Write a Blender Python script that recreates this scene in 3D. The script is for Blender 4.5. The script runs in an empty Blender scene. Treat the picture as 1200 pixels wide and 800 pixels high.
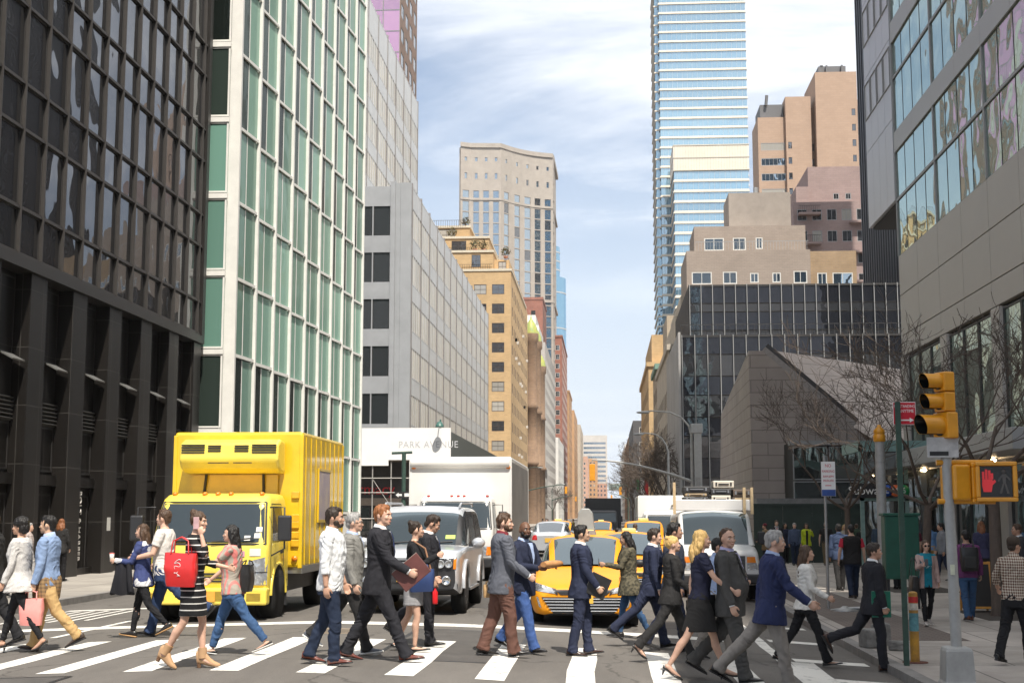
import bpy, math, random
import numpy as np
from mathutils import Vector, Matrix, Euler, noise
from mathutils.bvhtree import BVHTree
R = math.radians
random.seed(7)
S = bpy.context.scene
COL = S.collection
# ------------------------------------------------------------------ camera
HC = 1.7
cd = bpy.data.cameras.new("camera"); cam = bpy.data.objects.new("camera", cd); COL.objects.link(cam)
cd.lens = 48.0; cd.sensor_width = 36.0; cd.clip_end = 20000; cd.clip_start = .1
cam.location = (0, 0, HC); cam.rotation_euler = (R(90 + 7.2308), 0, R(3.9015))
S.camera = cam
_F = 1600.0
_M = np.array(Euler(cam.rotation_euler).to_matrix())
def proj(X, Y, Z):
    v = _M.T @ np.array([X, Y, Z - HC]); return 600 + _F*v[0]/-v[2], 400 - _F*v[1]/-v[2]
def ray(px, py):
    return _M @ np.array([(px - 600)/_F, -(py - 400)/_F, -1.0])
def atY(px, py, Y):
    d = ray(px, py); t = Y/d[1]; return Vector((d[0]*t, Y, HC + d[2]*t))
def atX(px, py, X):
    d = ray(px, py); t = X/d[0]; return Vector((X, d[1]*t, HC + d[2]*t))
# ground: the avenue falls from the left of its crown to the right kerb
_KX = [-400, -60, -16, -12.5, -11.9, -8, -4.5, -2, 1, 3.8, 4.6, 12, 60, 400]
_KZ = [-.5, -.32, -.30, -.29, -.28, -.13, -.02, -.07, -.22, -.40, -.42, -.44, -.6, -.9]
_xs = np.linspace(-410, 410, 8201); _zs = np.interp(_xs, _KX, _KZ)
_k = np.ones(11)/11; _zs[5:-5] = np.convolve(_zs, _k, 'valid')
def zr(x): return float(np.interp(x, _xs, _zs))
KERB_L, KERB_R = -11.9, 3.75
def zs(x): return -.14 if x < 0 else -.28
def zg(x, y=0):
    if y > 13 and (x < KERB_L or x > KERB_R): return zs(x)
    return zr(x)
def ground_at(px, py):
    d = ray(px, py); t = 14.0/d[1]
    for _ in range(60):
        z = zg(d[0]*t, d[1]*t); t2 = (z - HC)/d[2]; t = .5*t + .5*t2
    return Vector((d[0]*t, d[1]*t, zg(d[0]*t, d[1]*t)))
# ------------------------------------------------------------------ objects
def tag(o, label=None, cat=None, group=None, kind=None):
    if label: o['label'] = label
    if cat: o['category'] = cat
    if group: o['group'] = group
    if kind: o['kind'] = kind
    return o
def empty(name, loc, label=None, cat=None, group=None, rz=0, scale=1):
    o = bpy.data.objects.new(name, None); COL.objects.link(o); o.location = loc; o.rotation_euler = (0, 0, rz)
    o.scale = (scale,)*3; o.empty_display_size = .2
    return tag(o, label, cat, group)
def worldmat(o):
    m = o.matrix_basis.copy()
    while o.parent: o = o.parent; m = o.matrix_basis @ m
    return m
class MB:
    def __init__(s): s.v = []; s.f = []; s.m = []; s.sm = []
    def add(s, vs, fs, mat=0, smooth=False):
        b = len(s.v); s.v.extend([tuple(p) for p in vs])
        for f in fs: s.f.append(tuple(i + b for i in f)); s.m.append(mat); s.sm.append(smooth)
        return s
    def box(s, x0, x1, y0, y1, z0, z1, mat=0):
        return s.add([(x0,y0,z0),(x1,y0,z0),(x1,y1,z0),(x0,y1,z0),(x0,y0,z1),(x1,y0,z1),(x1,y1,z1),(x0,y1,z1)],
              [(0,3,2,1),(4,5,6,7),(0,1,5,4),(1,2,6,5),(2,3,7,6),(3,0,4,7)], mat)
    def obox(s, c, sx, sy, sz, rot=None, mat=0):
        m = (rot if rot is not None else Matrix.Identity(3)); c = Vector(c); vs = []
        for z in (-1, 1):
            for x, y in ((-1,-1),(1,-1),(1,1),(-1,1)): vs.append(c + m @ Vector((x*sx/2, y*sy/2, z*sz/2)))
        return s.add(vs, [(0,3,2,1),(4,5,6,7),(0,1,5,4),(1,2,6,5),(2,3,7,6),(3,0,4,7)], mat)
    def loft(s, rings, mat=0, cap=True, smooth=True, closed=True):
        n = len(rings[0]); vs = [p for r in rings for p in r]; fs = []
        for i in range(len(rings) - 1):
            for j in range(n if closed else n - 1):
                k = (j + 1) % n; fs.append((i*n + j, i*n + k, (i+1)*n + k, (i+1)*n + j))
        s.add(vs, fs, mat, smooth)
        if cap and closed:
            s.add(rings[0], [tuple(range(n))[::-1]], mat); s.add(rings[-1], [tuple(range(n))], mat)
        return s
    def tube(s, pts, rad, n=8, mat=0, smooth=True, cap=True, flat=None):
        pts = [Vector(p) for p in pts]; rad = rad if isinstance(rad, (list, tuple)) else [rad]*len(pts)
        rings = []; prev = None
        for i, p in enumerate(pts):
            t = (pts[min(i+1, len(pts)-1)] - pts[max(i-1, 0)]).normalized()
            a = prev if prev is not None else (Vector((1,0,0)) if abs(t.x) < .8 else Vector((0,1,0)))
            a = (a - t*a.dot(t)).normalized(); prev = a; b = t.cross(a)
            r = rad[i]; ra, rb = r if isinstance(r, (tuple, list)) else (r, r)
            rings.append([p + a*math.cos(2*math.pi*j/n)*ra + b*math.sin(2*math.pi*j/n)*rb for j in range(n)])
        return s.loft(rings, mat, cap, smooth)
    def ell(s, c, r, rot=None, n=14, m=9, mat=0, smooth=True):
        c = Vector(c); rot = rot or Matrix.Identity(3); vs = [c + rot @ Vector((0, 0, -r[2]))]; fs = []
        for i in range(1, m):
            a = -math.pi/2 + math.pi*i/m
            for j in range(n):
                b = 2*math.pi*j/n; vs.append(c + rot @ Vector((r[0]*math.cos(a)*math.cos(b), r[1]*math.cos(a)*math.sin(b), r[2]*math.sin(a))))
        vs.append(c + rot @ Vector((0, 0, r[2]))); L = len(vs) - 1
        for j in range(n):
            k = (j+1) % n; fs.append((0, 1+k, 1+j)); fs.append((L, L-n+j, L-n+k))
            for i in range(m-2): fs.append((1+i*n+j, 1+i*n+k, 1+(i+1)*n+k, 1+(i+1)*n+j))
        return s.add(vs, fs, mat, smooth)
    def lathe(s, prof, c=(0,0,0), n=20, mat=0, axis='z', smooth=True):
        c = Vector(c); rings = []
        for r, h in prof:
            ring = []
            for j in range(n):
                a = 2*math.pi*j/n; x, y = r*math.cos(a), r*math.sin(a)
                ring.append(c + (Vector((x, y, h)) if axis == 'z' else Vector((h, x, y)) if axis == 'x' else Vector((y, h, x))))
            rings.append(ring)
        return s.loft(rings, mat, True, smooth)
    def prism(s, poly, a, b, plane='xz', mat=0):
        f = {'xz': lambda p, t: (p[0], t, p[1]), 'yz': lambda p, t: (t, p[0], p[1]), 'xy': lambda p, t: (p[0], p[1], t)}[plane]
        n = len(poly); area = sum(poly[i][0]*poly[(i+1) % n][1] - poly[(i+1) % n][0]*poly[i][1] for i in range(n))
        if (area < 0) != (plane == 'xz'): poly = poly[::-1]
        if a > b: a, b = b, a
        vs = [f(p, a) for p in poly] + [f(p, b) for p in poly]
        fs = [tuple(range(n))[::-1], tuple(range(n, 2*n))] + [(i, (i+1) % n, (i+1) % n + n, i + n) for i in range(n)]
        return s.add(vs, fs, mat)
    def quad(s, a, b, c, d, mat=0): return s.add([a, b, c, d], [(0,1,2,3)], mat)
    def xf(s, M):
        s.v = [tuple(M @ Vector(p)) for p in s.v]; return s
    def mesh(s, name):
        me = bpy.data.meshes.new(name); me.from_pydata(s.v, [], s.f)
        me.polygons.foreach_set('material_index', s.m); me.polygons.foreach_set('use_smooth', s.sm); me.update(); return me
    def build(s, name, mats, parent=None, bevel=0, world=False, seg=2, label=None):
        """world=True: the vertices are world coordinates and are moved into the parent's frame"""
        if world and parent is not None:
            mi = worldmat(parent).inverted(); s.xf(mi)
        me = s.mesh(name)
        for m in (mats if isinstance(mats, (list, tuple)) else [mats]): me.materials.append(m)
        o = bpy.data.objects.new(name, me); COL.objects.link(o); o.parent = parent
        if bevel:
            b = o.modifiers.new('bevel', 'BEVEL'); b.width = bevel; b.segments = seg; b.limit_method = 'ANGLE'; b.angle_limit = R(35)
        if label: o['label'] = label
        return o
def copy_tree(o, parent=None):
    c = o.copy(); COL.objects.link(c); c.parent = parent
    for ch in [x for x in bpy.data.objects if x.parent == o]: copy_tree(ch, c)
    return c
def text_mesh(txt, size, mat, name, parent=None, loc=(0,0,0), rot=(R(90),0,0), depth=.004, align='CENTER', stretch=1.0, track=1.0):
    cu = bpy.data.curves.new('text', 'FONT'); cu.body = txt; cu.size = size; cu.extrude = depth/2; cu.align_x = align; cu.align_y = 'CENTER'
    cu.space_character = track; cu.resolution_u = 3
    t = bpy.data.objects.new('t', cu); COL.objects.link(t); bpy.context.view_layer.update()
    me = bpy.data.meshes.new_from_object(t.evaluated_get(bpy.context.evaluated_depsgraph_get()))
    bpy.data.objects.remove(t); bpy.data.curves.remove(cu)
    me.materials.clear(); me.materials.append(mat)
    o = bpy.data.objects.new(name, me); COL.objects.link(o); o.parent = parent; o.location = loc; o.rotation_euler = rot; o.scale = (stretch, 1, 1)
    return o
# ------------------------------------------------------------------ materials
_mc = {}
def nt(m):
    m.use_nodes = True; t = m.node_tree; t.nodes.clear(); return t
def lin(c): return tuple((x/12.92 if x <= .04045 else ((x+.055)/1.055)**2.4) for x in c)
def mat(name, col, rough=.6, metal=0., var=.18, vs=6., bump=.0, bs=60., coat=0., spec=.5, col2=None, dirt=0., emit=None, wave=None, stretch=(1,1,1)):
    if name in _mc: return _mc[name]
    m = bpy.data.materials.new(name); t = nt(m); N = t.nodes; L = t.links
    out = N.new('ShaderNodeOutputMaterial'); p = N.new('ShaderNodeBsdfPrincipled'); L.new(p.outputs[0], out.inputs[0])
    p.inputs['Roughness'].default_value = rough; p.inputs['Metallic'].default_value = metal
    p.inputs['Specular IOR Level'].default_value = spec
    if coat: p.inputs['Coat Weight'].default_value = coat; p.inputs['Coat Roughness'].default_value = .06
    c = tuple(col) + (1,)
    p.inputs['Base Color'].default_value = c
    if emit: p.inputs['Emission Color'].default_value = tuple(emit[:3]) + (1,); p.inputs['Emission Strength'].default_value = emit[3]
    tc = N.new('ShaderNodeTexCoord'); mp = N.new('ShaderNodeMapping'); mp.inputs['Scale'].default_value = stretch
    L.new(tc.outputs['Object'], mp.inputs[0])
    if var or col2:
        nz = N.new('ShaderNodeTexNoise'); nz.inputs['Scale'].default_value = vs; nz.inputs['Detail'].default_value = 6; nz.inputs['Roughness'].default_value = .65
        L.new(mp.outputs[0], nz.inputs['Vector'])
        mx = N.new('ShaderNodeMixRGB')
        c2 = tuple(col2) + (1,) if col2 else tuple(min(1, x*(1+var)) for x in col) + (1,)
        mx.inputs[1].default_value = tuple(x*(1-var) for x in col) + (1,) if not col2 else c
        mx.inputs[2].default_value = c2
        rp = N.new('ShaderNodeMapRange'); rp.inputs[1].default_value = .3; rp.inputs[2].default_value = .7
        L.new(nz.outputs[0], rp.inputs[0]); L.new(rp.outputs[0], mx.inputs[0])
        L.new(mx.outputs[0], p.inputs['Base Color'])
        rr = N.new('ShaderNodeMapRange'); rr.inputs[3].default_value = max(.02, rough*.85); rr.inputs[4].default_value = min(1, rough*1.15)
        L.new(nz.outputs[0], rr.inputs[0]); L.new(rr.outputs[0], p.inputs['Roughness'])
    if bump:
        nb = N.new('ShaderNodeTexNoise'); nb.inputs['Scale'].default_value = bs; nb.inputs['Detail'].default_value = 4
        L.new(mp.outputs[0], nb.inputs['Vector'])
        b = N.new('ShaderNodeBump'); b.inputs['Strength'].default_value = bump; b.inputs['Distance'].default_value = .02
        L.new(nb.outputs[0], b.inputs['Height']); L.new(b.outputs[0], p.inputs['Normal'])
    _mc[name] = m; return m
def glass(name, base, tint=(1,1,1), refl=.4, wob=.02, wscale=.7, var=.3, fres=.5):
    """reflecting window glass; every pane object bends its reflection a little differently"""
    if name in _mc: return _mc[name]
    m = bpy.data.materials.new(name); t = nt(m); N = t.nodes; L = t.links
    out = N.new('ShaderNodeOutputMaterial'); p = N.new('ShaderNodeBsdfPrincipled'); g = N.new('ShaderNodeBsdfGlossy'); mx = N.new('ShaderNodeMixShader')
    p.inputs['Roughness'].default_value = .25; g.inputs['Roughness'].default_value = .015; g.inputs['Color'].default_value = tuple(tint) + (1,)
    p.inputs['Specular IOR Level'].default_value = .1
    oi = N.new('ShaderNodeObjectInfo'); tc = N.new('ShaderNodeTexCoord'); va = N.new('ShaderNodeVectorMath'); va.operation = 'ADD'
    vm = N.new('ShaderNodeVectorMath'); vm.operation = 'SCALE'; vm.inputs[0].default_value = (71, 37, 53); L.new(oi.outputs['Random'], vm.inputs['Scale'])
    L.new(tc.outputs['Object'], va.inputs[0]); L.new(vm.outputs[0], va.inputs[1])
    nz = N.new('ShaderNodeTexNoise'); nz.inputs['Scale'].default_value = wscale; nz.inputs['Detail'].default_value = 1.5; L.new(va.outputs[0], nz.inputs['Vector'])
    b = N.new('ShaderNodeBump'); b.inputs['Strength'].default_value = 1; b.inputs['Distance'].default_value = wob; L.new(nz.outputs[0], b.inputs['Height'])
    L.new(b.outputs[0], g.inputs['Normal'])
    hs = N.new('ShaderNodeHueSaturation'); hs.inputs['Color'].default_value = tuple(base) + (1,)
    mr = N.new('ShaderNodeMapRange'); mr.inputs[3].default_value = 1 - var; mr.inputs[4].default_value = 1 + var; L.new(oi.outputs['Random'], mr.inputs[0])
    L.new(mr.outputs[0], hs.inputs['Value']); L.new(hs.outputs[0], p.inputs['Base Color'])
    lw = N.new('ShaderNodeLayerWeight'); lw.inputs['Blend'].default_value = .25
    f = N.new('ShaderNodeMapRange'); f.inputs[3].default_value = refl; f.inputs[4].default_value = min(1, refl + fres); L.new(lw.outputs['Fresnel'], f.inputs[0])
    L.new(f.outputs[0], mx.inputs[0]); L.new(p.outputs[0], mx.inputs[1]); L.new(g.outputs[0], mx.inputs[2]); L.new(mx.outputs[0], out.inputs[0])
    _mc[name] = m; return m
def brick(name, c1, c2, mortar, w=.5, h=.2, msize=.02, offset=.5, rough=.85, var=.25, xy=False, bump=.3, spec=.3, stain=.25):
    """masonry courses laid along a wall (x+y, z) or slabs on the ground (x, y)"""
    if name in _mc: return _mc[name]
    m = bpy.data.materials.new(name); t = nt(m); N = t.nodes; L = t.links
    out = N.new('ShaderNodeOutputMaterial'); p = N.new('ShaderNodeBsdfPrincipled'); L.new(p.outputs[0], out.inputs[0])
    p.inputs['Roughness'].default_value = rough; p.inputs['Specular IOR Level'].default_value = spec
    tc = N.new('ShaderNodeTexCoord'); sp = N.new('ShaderNodeSeparateXYZ'); cb = N.new('ShaderNodeCombineXYZ'); L.new(tc.outputs['Object'], sp.inputs[0])
    if xy: L.new(sp.outputs[0], cb.inputs[0]); L.new(sp.outputs[1], cb.inputs[1])
    else:
        ad = N.new('ShaderNodeMath'); L.new(sp.outputs[0], ad.inputs[0]); L.new(sp.outputs[1], ad.inputs[1]); L.new(ad.outputs[0], cb.inputs[0]); L.new(sp.outputs[2], cb.inputs[1])
    bt = N.new('ShaderNodeTexBrick'); bt.offset = offset; bt.inputs['Scale'].default_value = 1; bt.inputs['Brick Width'].default_value = w; bt.inputs['Row Height'].default_value = h
    bt.inputs['Mortar Size'].default_value = msize; bt.inputs['Mortar Smooth'].default_value = .1
    bt.inputs['Color1'].default_value = tuple(c1)+(1,); bt.inputs['Color2'].default_value = tuple(c2)+(1,); bt.inputs['Mortar'].default_value = tuple(mortar)+(1,)
    L.new(cb.outputs[0], bt.inputs['Vector'])
    nz = N.new('ShaderNodeTexNoise'); nz.inputs['Scale'].default_value = .35; nz.inputs['Detail'].default_value = 8; nz.inputs['Roughness'].default_value = .7; L.new(tc.outputs['Object'], nz.inputs['Vector'])
    mr = N.new('ShaderNodeMapRange'); mr.inputs[1].default_value = .3; mr.inputs[2].default_value = .7; mr.inputs[3].default_value = 1 - stain; mr.inputs[4].default_value = 1 + stain*.5; L.new(nz.outputs[0], mr.inputs[0])
    mu = N.new('ShaderNodeVectorMath'); mu.operation = 'SCALE'; L.new(bt.outputs['Color'], mu.inputs[0]); L.new(mr.outputs[0], mu.inputs['Scale']); L.new(mu.outputs[0], p.inputs['Base Color'])
    if bump:
        b = N.new('ShaderNodeBump'); b.inputs['Strength'].default_value = bump; b.inputs['Distance'].default_value = .02; b.invert = True; L.new(bt.outputs['Fac'], b.inputs['Height']); L.new(b.outputs[0], p.inputs['Normal'])
    _mc[name] = m; return m
# ------------------------------------------------------------------ light
SUN_EL, SUN_AZ = 57.0, 20.0      # degrees; azimuth measured from straight behind the camera towards its right
w = bpy.data.worlds.new("World"); S.world = w; w.use_nodes = True; T = w.node_tree; T.nodes.clear()
sun_dir = Vector((math.sin(R(SUN_AZ))*math.cos(R(SUN_EL)), -math.cos(R(SUN_AZ))*math.cos(R(SUN_EL)), math.sin(R(SUN_EL))))
wo = T.nodes.new('ShaderNodeOutputWorld'); bg = T.nodes.new('ShaderNodeBackground'); sky = T.nodes.new('ShaderNodeTexSky')
sky.sky_type = 'NISHITA'; sky.sun_disc = False; sky.sun_elevation = R(SUN_EL); sky.sun_rotation = math.atan2(sun_dir.x, sun_dir.y); sky.dust_density = 1.4; sky.ozone_density = 1.5
bg.inputs['Strength'].default_value = .108
tc = T.nodes.new('ShaderNodeTexCoord'); sp = T.nodes.new('ShaderNodeSeparateXYZ'); T.links.new(tc.outputs['Generated'], sp.inputs[0])
def wm(op, a, b=None, c=None):
    n = T.nodes.new('ShaderNodeMath'); n.operation = op
    for i, x in enumerate((a, b, c)):
        if x is None: continue
        if isinstance(x, (int, float)): n.inputs[i].default_value = x
        else: T.links.new(x, n.inputs[i])
    return n.outputs[0]
zc = wm('MAXIMUM', sp.outputs[2], .03); zc = wm('ADD', zc, .12)
cx = wm('DIVIDE', sp.outputs[0], zc); cy = wm('DIVIDE', sp.outputs[1], zc)
cb = T.nodes.new('ShaderNodeCombineXYZ'); T.links.new(wm('MULTIPLY', cx, .55), cb.inputs[0]); T.links.new(wm('MULTIPLY', cy, .85), cb.inputs[1])
n1 = T.nodes.new('ShaderNodeTexNoise'); n1.inputs['Scale'].default_value = 1.55; n1.inputs['Detail'].default_value = 9; n1.inputs['Roughness'].default_value = .58; n1.inputs['Distortion'].default_value = .5
T.links.new(cb.outputs[0], n1.inputs['Vector'])
n2 = T.nodes.new('ShaderNodeTexNoise'); n2.inputs['Scale'].default_value = 4.2; n2.inputs['Detail'].default_value = 8; n2.inputs['Roughness'].default_value = .62
T.links.new(cb.outputs[0], n2.inputs['Vector'])
CLOUD_BIAS_X, CLOUD_BIAS_Z = .34, .90
cov = wm('ADD', wm('MULTIPLY', n1.outputs[0], .95), wm('MULTIPLY', n2.outputs[0], .28))
cov = wm('ADD', cov, wm('MULTIPLY', sp.outputs[0], CLOUD_BIAS_X)); cov = wm('ADD', cov, wm('MULTIPLY', sp.outputs[2], CLOUD_BIAS_Z))
mr = T.nodes.new('ShaderNodeMapRange'); mr.interpolation_type = 'SMOOTHSTEP'; mr.inputs[1].default_value = .66; mr.inputs[2].default_value = 1.12; T.links.new(cov, mr.inputs[0])
mr.inputs[3].default_value = .0; mr.inputs[4].default_value = 1
fac = wm('MAXIMUM', wm('ADD', wm('MULTIPLY', mr.outputs[0], .84), .08), wm('SUBTRACT', .98, wm('MULTIPLY', sp.outputs[2], 2.7)))
mixc = T.nodes.new('ShaderNodeMixRGB'); T.links.new(fac, mixc.inputs[0]); T.links.new(sky.outputs[0], mixc.inputs[1])
cl = T.nodes.new('ShaderNodeMixRGB'); cl.inputs[1].default_value = (6.0, 6.5, 7.3, 1); cl.inputs[2].default_value = (9.2, 9.25, 9.35, 1); T.links.new(mr.outputs[0], cl.inputs[0])
T.links.new(cl.outputs[0], mixc.inputs[2])
T.links.new(mixc.outputs[0], bg.inputs[0]); T.links.new(bg.outputs[0], wo.inputs[0])
sd = bpy.data.lights.new('sun', 'SUN'); sd.energy = 4.7; sd.angle = R(.5); sd.color = (1, .935, .835)
so = bpy.data.objects.new('sun', sd); COL.objects.link(so); so.location = (20, -60, 90); so.rotation_euler = sun_dir.to_track_quat('Z', 'Y').to_euler()
S.view_settings.view_transform = 'Standard'; S.view_settings.look = 'None'; S.view_settings.gamma = 1; S.view_settings.exposure = .5
S.view_settings.use_curve_mapping = False
S.cycles.max_bounces = 8; S.cycles.glossy_bounces = 4; S.cycles.transparent_max_bounces = 6; S.cycles.caustics_reflective = False; S.cycles.caustics_refractive = False
S.cycles.sample_clamp_indirect = 6
# ------------------------------------------------------------------ ground, pavements, markings
asph = bpy.data.materials.new('asphalt'); _t = nt(asph); _N = _t.nodes; _L = _t.links
def _asphalt():
    out = _N.new('ShaderNodeOutputMaterial'); p = _N.new('ShaderNodeBsdfPrincipled'); _L.new(p.outputs[0], out.inputs[0]); p.inputs['Roughness'].default_value = .82; p.inputs['Specular IOR Level'].default_value = .35
    tc = _N.new('ShaderNodeTexCoord'); mp = _N.new('ShaderNodeMapping'); mp.inputs['Scale'].default_value = (1.0, .22, 1); _L.new(tc.outputs['Object'], mp.inputs[0])
    a = _N.new('ShaderNodeTexNoise'); a.inputs['Scale'].default_value = .8; a.inputs['Detail'].default_value = 7; a.inputs['Roughness'].default_value = .7; _L.new(mp.outputs[0], a.inputs['Vector'])
    b = _N.new('ShaderNodeTexNoise'); b.inputs['Scale'].default_value = 90; b.inputs['Detail'].default_value = 3; _L.new(tc.outputs['Object'], b.inputs['Vector'])
    r = _N.new('ShaderNodeValToRGB'); r.color_ramp.elements[0].position = .3; r.color_ramp.elements[0].color = (.097, .089, .081, 1); r.color_ramp.elements[1].position = .68; r.color_ramp.elements[1].color = (.158, .145, .131, 1); _L.new(a.outputs[0], r.inputs[0])
    m = _N.new('ShaderNodeMapRange'); m.inputs[1].default_value = .25; m.inputs[2].default_value = .75; m.inputs[3].default_value = .72; m.inputs[4].default_value = 1.28; _L.new(b.outputs[0], m.inputs[0])
    s = _N.new('ShaderNodeVectorMath'); s.operation = 'SCALE'; _L.new(r.outputs[0], s.inputs[0]); _L.new(m.outputs[0], s.inputs['Scale'])
    # thin meandering cracks and old sealed joints
    v = _N.new('ShaderNodeTexVoronoi'); v.feature = 'DISTANCE_TO_EDGE'; v.inputs['Scale'].default_value = .33; 
    wv = _N.new('ShaderNodeVectorMath'); wv.operation = 'ADD'; nw = _N.new('ShaderNodeTexNoise'); nw.inputs['Scale'].default_value = 1.3; nw.inputs['Detail'].default_value = 5; _L.new(tc.outputs['Object'], nw.inputs['Vector']); _L.new(tc.outputs['Object'], wv.inputs[0]); _L.new(nw.outputs['Color'], wv.inputs[1]); _L.new(wv.outputs[0], v.inputs['Vector'])
    c = _N.new('ShaderNodeMapRange'); c.inputs[1].default_value = .004; c.inputs[2].default_value = .011; c.inputs[3].default_value = .62; c.inputs[4].default_value = 1; _L.new(v.outputs[0], c.inputs[0])
    s2 = _N.new('ShaderNodeVectorMath'); s2.operation = 'SCALE'; _L.new(s.outputs[0], s2.inputs[0]); _L.new(c.outputs[0], s2.inputs['Scale']); _L.new(s2.outputs[0], p.inputs['Base Color'])
    bp = _N.new('ShaderNodeBump'); bp.inputs['Strength'].default_value = .5; bp.inputs['Distance'].default_value = .008; _L.new(b.outputs[0], bp.inputs['Height']); _L.new(bp.outputs[0], p.inputs['Normal'])
_asphalt()
def paint(name, col, under=(.115,.108,.102), wear=.42):
    m = bpy.data.materials.new(name); t = nt(m); N = t.nodes; L = t.links
    out = N.new('ShaderNodeOutputMaterial'); p = N.new('ShaderNodeBsdfPrincipled'); L.new(p.outputs[0], out.inputs[0]); p.inputs['Roughness'].default_value = .7
    tc = N.new('ShaderNodeTexCoord'); a = N.new('ShaderNodeTexNoise'); a.inputs['Scale'].default_value = 5; a.inputs['Detail'].default_value = 10; a.inputs['Roughness'].default_value = .78; L.new(tc.outputs['Object'], a.inputs['Vector'])
    r = N.new('ShaderNodeMapRange'); r.inputs[1].default_value = wear - .08; r.inputs[2].default_value = wear + .05; L.new(a.outputs[0], r.inputs[0])
    x = N.new('ShaderNodeMixRGB'); x.inputs[1].default_value = under + (1,); x.inputs[2].default_value = tuple(col) + (1,); L.new(r.outputs[0], x.inputs[0]); L.new(x.outputs[0], p.inputs['Base Color'])
    return m
white_paint = paint('road_paint', (.72, .70, .65), wear=.41)
xs = [-6000, -900, -410] + list(np.arange(-60, -20, 4)) + list(np.arange(-20, 16.01, .25)) + list(np.arange(20, 61, 4)) + [410, 900, 6000]
mb = MB(); ys = [-400, 0, 30, 100, 400, 1500, 9000]
rows = [[(x, y, zr(x)) for x in xs] for y in ys]
mb.loft(rows, 0, cap=False, closed=False); mb.sm = [True]*len(mb.f)
tag(mb.build('road', asph), kind='structure')
slab = brick('paving', (.37,.34,.30), (.32,.295,.265), (.15,.14,.125), w=1.5, h=1.5, msize=.018, offset=0, xy=True, bump=.2, stain=.28)
slab2 = brick('plaza_paving', (.47,.425,.385), (.39,.355,.32), (.20,.185,.17), w=1.35, h=2.7, msize=.016, offset=.5, xy=True, bump=.2, stain=.45)
kerbm = mat('kerb_stone', (.20,.19,.18), .8, var=.3, vs=3, bump=.2)
BLK = [(13.2, 89.5), (106, 187), (204, 286), (303, 384), (401, 483), (500, 640), (660, 900), (920, 1400)]
def pavement(x0, x1, y0, y1, z, side, m):
    r = 3.2; pts = []
    kx = x1 if side < 0 else x0; ox = x0 if side < 0 else x1
    s = -side
    def arc(cx, cy, a0, a1): return [(cx + r*math.cos(R(a)), cy + r*math.sin(R(a))) for a in np.linspace(a0, a1, 8)]
    if side < 0: poly = [(ox, y0)] + arc(kx - r, y0 + r, -90, 0) + arc(kx - r, y1 - r, 0, 90) + [(ox, y1)]
    else: poly = [(ox, y1)] + arc(kx + r, y1 - r, 90, 180) + arc(kx + r, y0 + r, 180, 270) + [(ox, y0)]
    b = MB().prism(poly, z - .4, z, 'xy'); o = b.build('pavement', m); tag(o, kind='structure')
    # the kerb: a stone edge a few millimetres proud of the slabs
    n = len(poly); k = MB(); w = .18
    inner = poly[1:-1]
    for i in range(len(inner) - 1):
        a, c = Vector(inner[i] + (0,)), Vector(inner[i+1] + (0,)); d = (c - a)
        if d.length < 1e-4: continue
        nrm = Vector((-d.y, d.x, 0)).normalized(); e = nrm*w
        vs = [a - nrm*.004, c - nrm*.004, c + e, a + e]
        k.add([(p.x, p.y, z - .4) for p in vs] + [(p.x, p.y, z + .004) for p in vs], [(0,3,2,1),(4,5,6,7),(0,1,5,4),(1,2,6,5),(2,3,7,6),(3,0,4,7)])
    tag(k.build('kerb', kerbm), kind='structure')
for i, (a, b) in enumerate(BLK):
    pavement(-70, KERB_L, a, b, zs(-1), -1, slab)
    pavement(KERB_R, 70, a, b, zs(1), 1, slab2 if i == 0 else slab)
pavement(-70, KERB_L - .3, -120, -3.5, zs(-1), -1, slab); pavement(KERB_R + .3, 70, -120, -3.5, zs(1), 1, slab)
pit = brick('brick_pavers', (.19,.155,.135), (.16,.13,.115), (.10,.085,.075), w=.22, h=.11, msize=.012, xy=True)
tag(MB().box(4.25, 5.75, 22.5, 36, zs(1)-.05, zs(1)+.004).build('paver_strip', pit), kind='structure')
for (a, b, c, d) in ((7.2, 9.0, 26.8, 29.6), (7.4, 9.2, 36.2, 39.0)): tag(MB().box(a, b, c, d, zs(1)-.05, zs(1)+.006).build('tree_pit_soil', mat('soil', (.06,.05,.042), .95, vs=9, bump=.5)), kind='structure')
def strip(mb, x0, x1, y0, y1, skew=0., lift=.004):
    n = max(1, int(abs(x1 - x0)/.2)); xx = np.linspace(x0, x1, n + 1); m = max(1, int(abs(y1-y0)/1.2)); yy = np.linspace(y0, y1, m+1)
    rings = []
    for y in yy:
        k = skew*(y - y0); wob = .012*math.sin(y*2.3 + x0*5)
        rings.append([(x + k + wob, y + .012*math.sin(x*7), zr(x + k) + lift) for x in xx])
    mb.loft(rings, 0, cap=False, closed=False, smooth=False)
mb = MB()
for k in range(-9, 4):
    x = -.47 + k*.995
    strip(mb, x, x + .33, 15.35, 19.55)
tag(mb.build('crosswalk_marking', white_paint), kind='structure')
mb = MB(); strip(mb, -11.6, 1.85, 22.0, 22.55); strip(mb, 2.35, 2.52, 15.6, 30, 0)
for y in (17.3, 19.6, 22.6, 25.6): strip(mb, 2.6, 3.62, y, y + .42)
for x in (-8.4, -5.2, -1.75, ):
    for y in range(26, 300, 12): strip(mb, x, x + .12, y, y + 5)
for i in range(6): strip(mb, -10.9 + i*.3, -10.9 + i*.3 + .1, 23.8 + i*.12, 27.2)
strip(mb, -10.95, -8.9, 27.4, 27.75); strip(mb, -8.4, -8.28, 20.5, 24)
for y0 in (88.2, 107): strip(mb, -11.4, 3.4, y0, y0 + .5)
tag(mb.build('lane_marking', white_paint), kind='structure')
patchm = mat('asphalt_patch', (.078,.072,.067), .85, var=.25, vs=3, bump=.5, bs=60); seam = mat('tar_seam', (.018,.018,.019), .5, var=.2)
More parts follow.
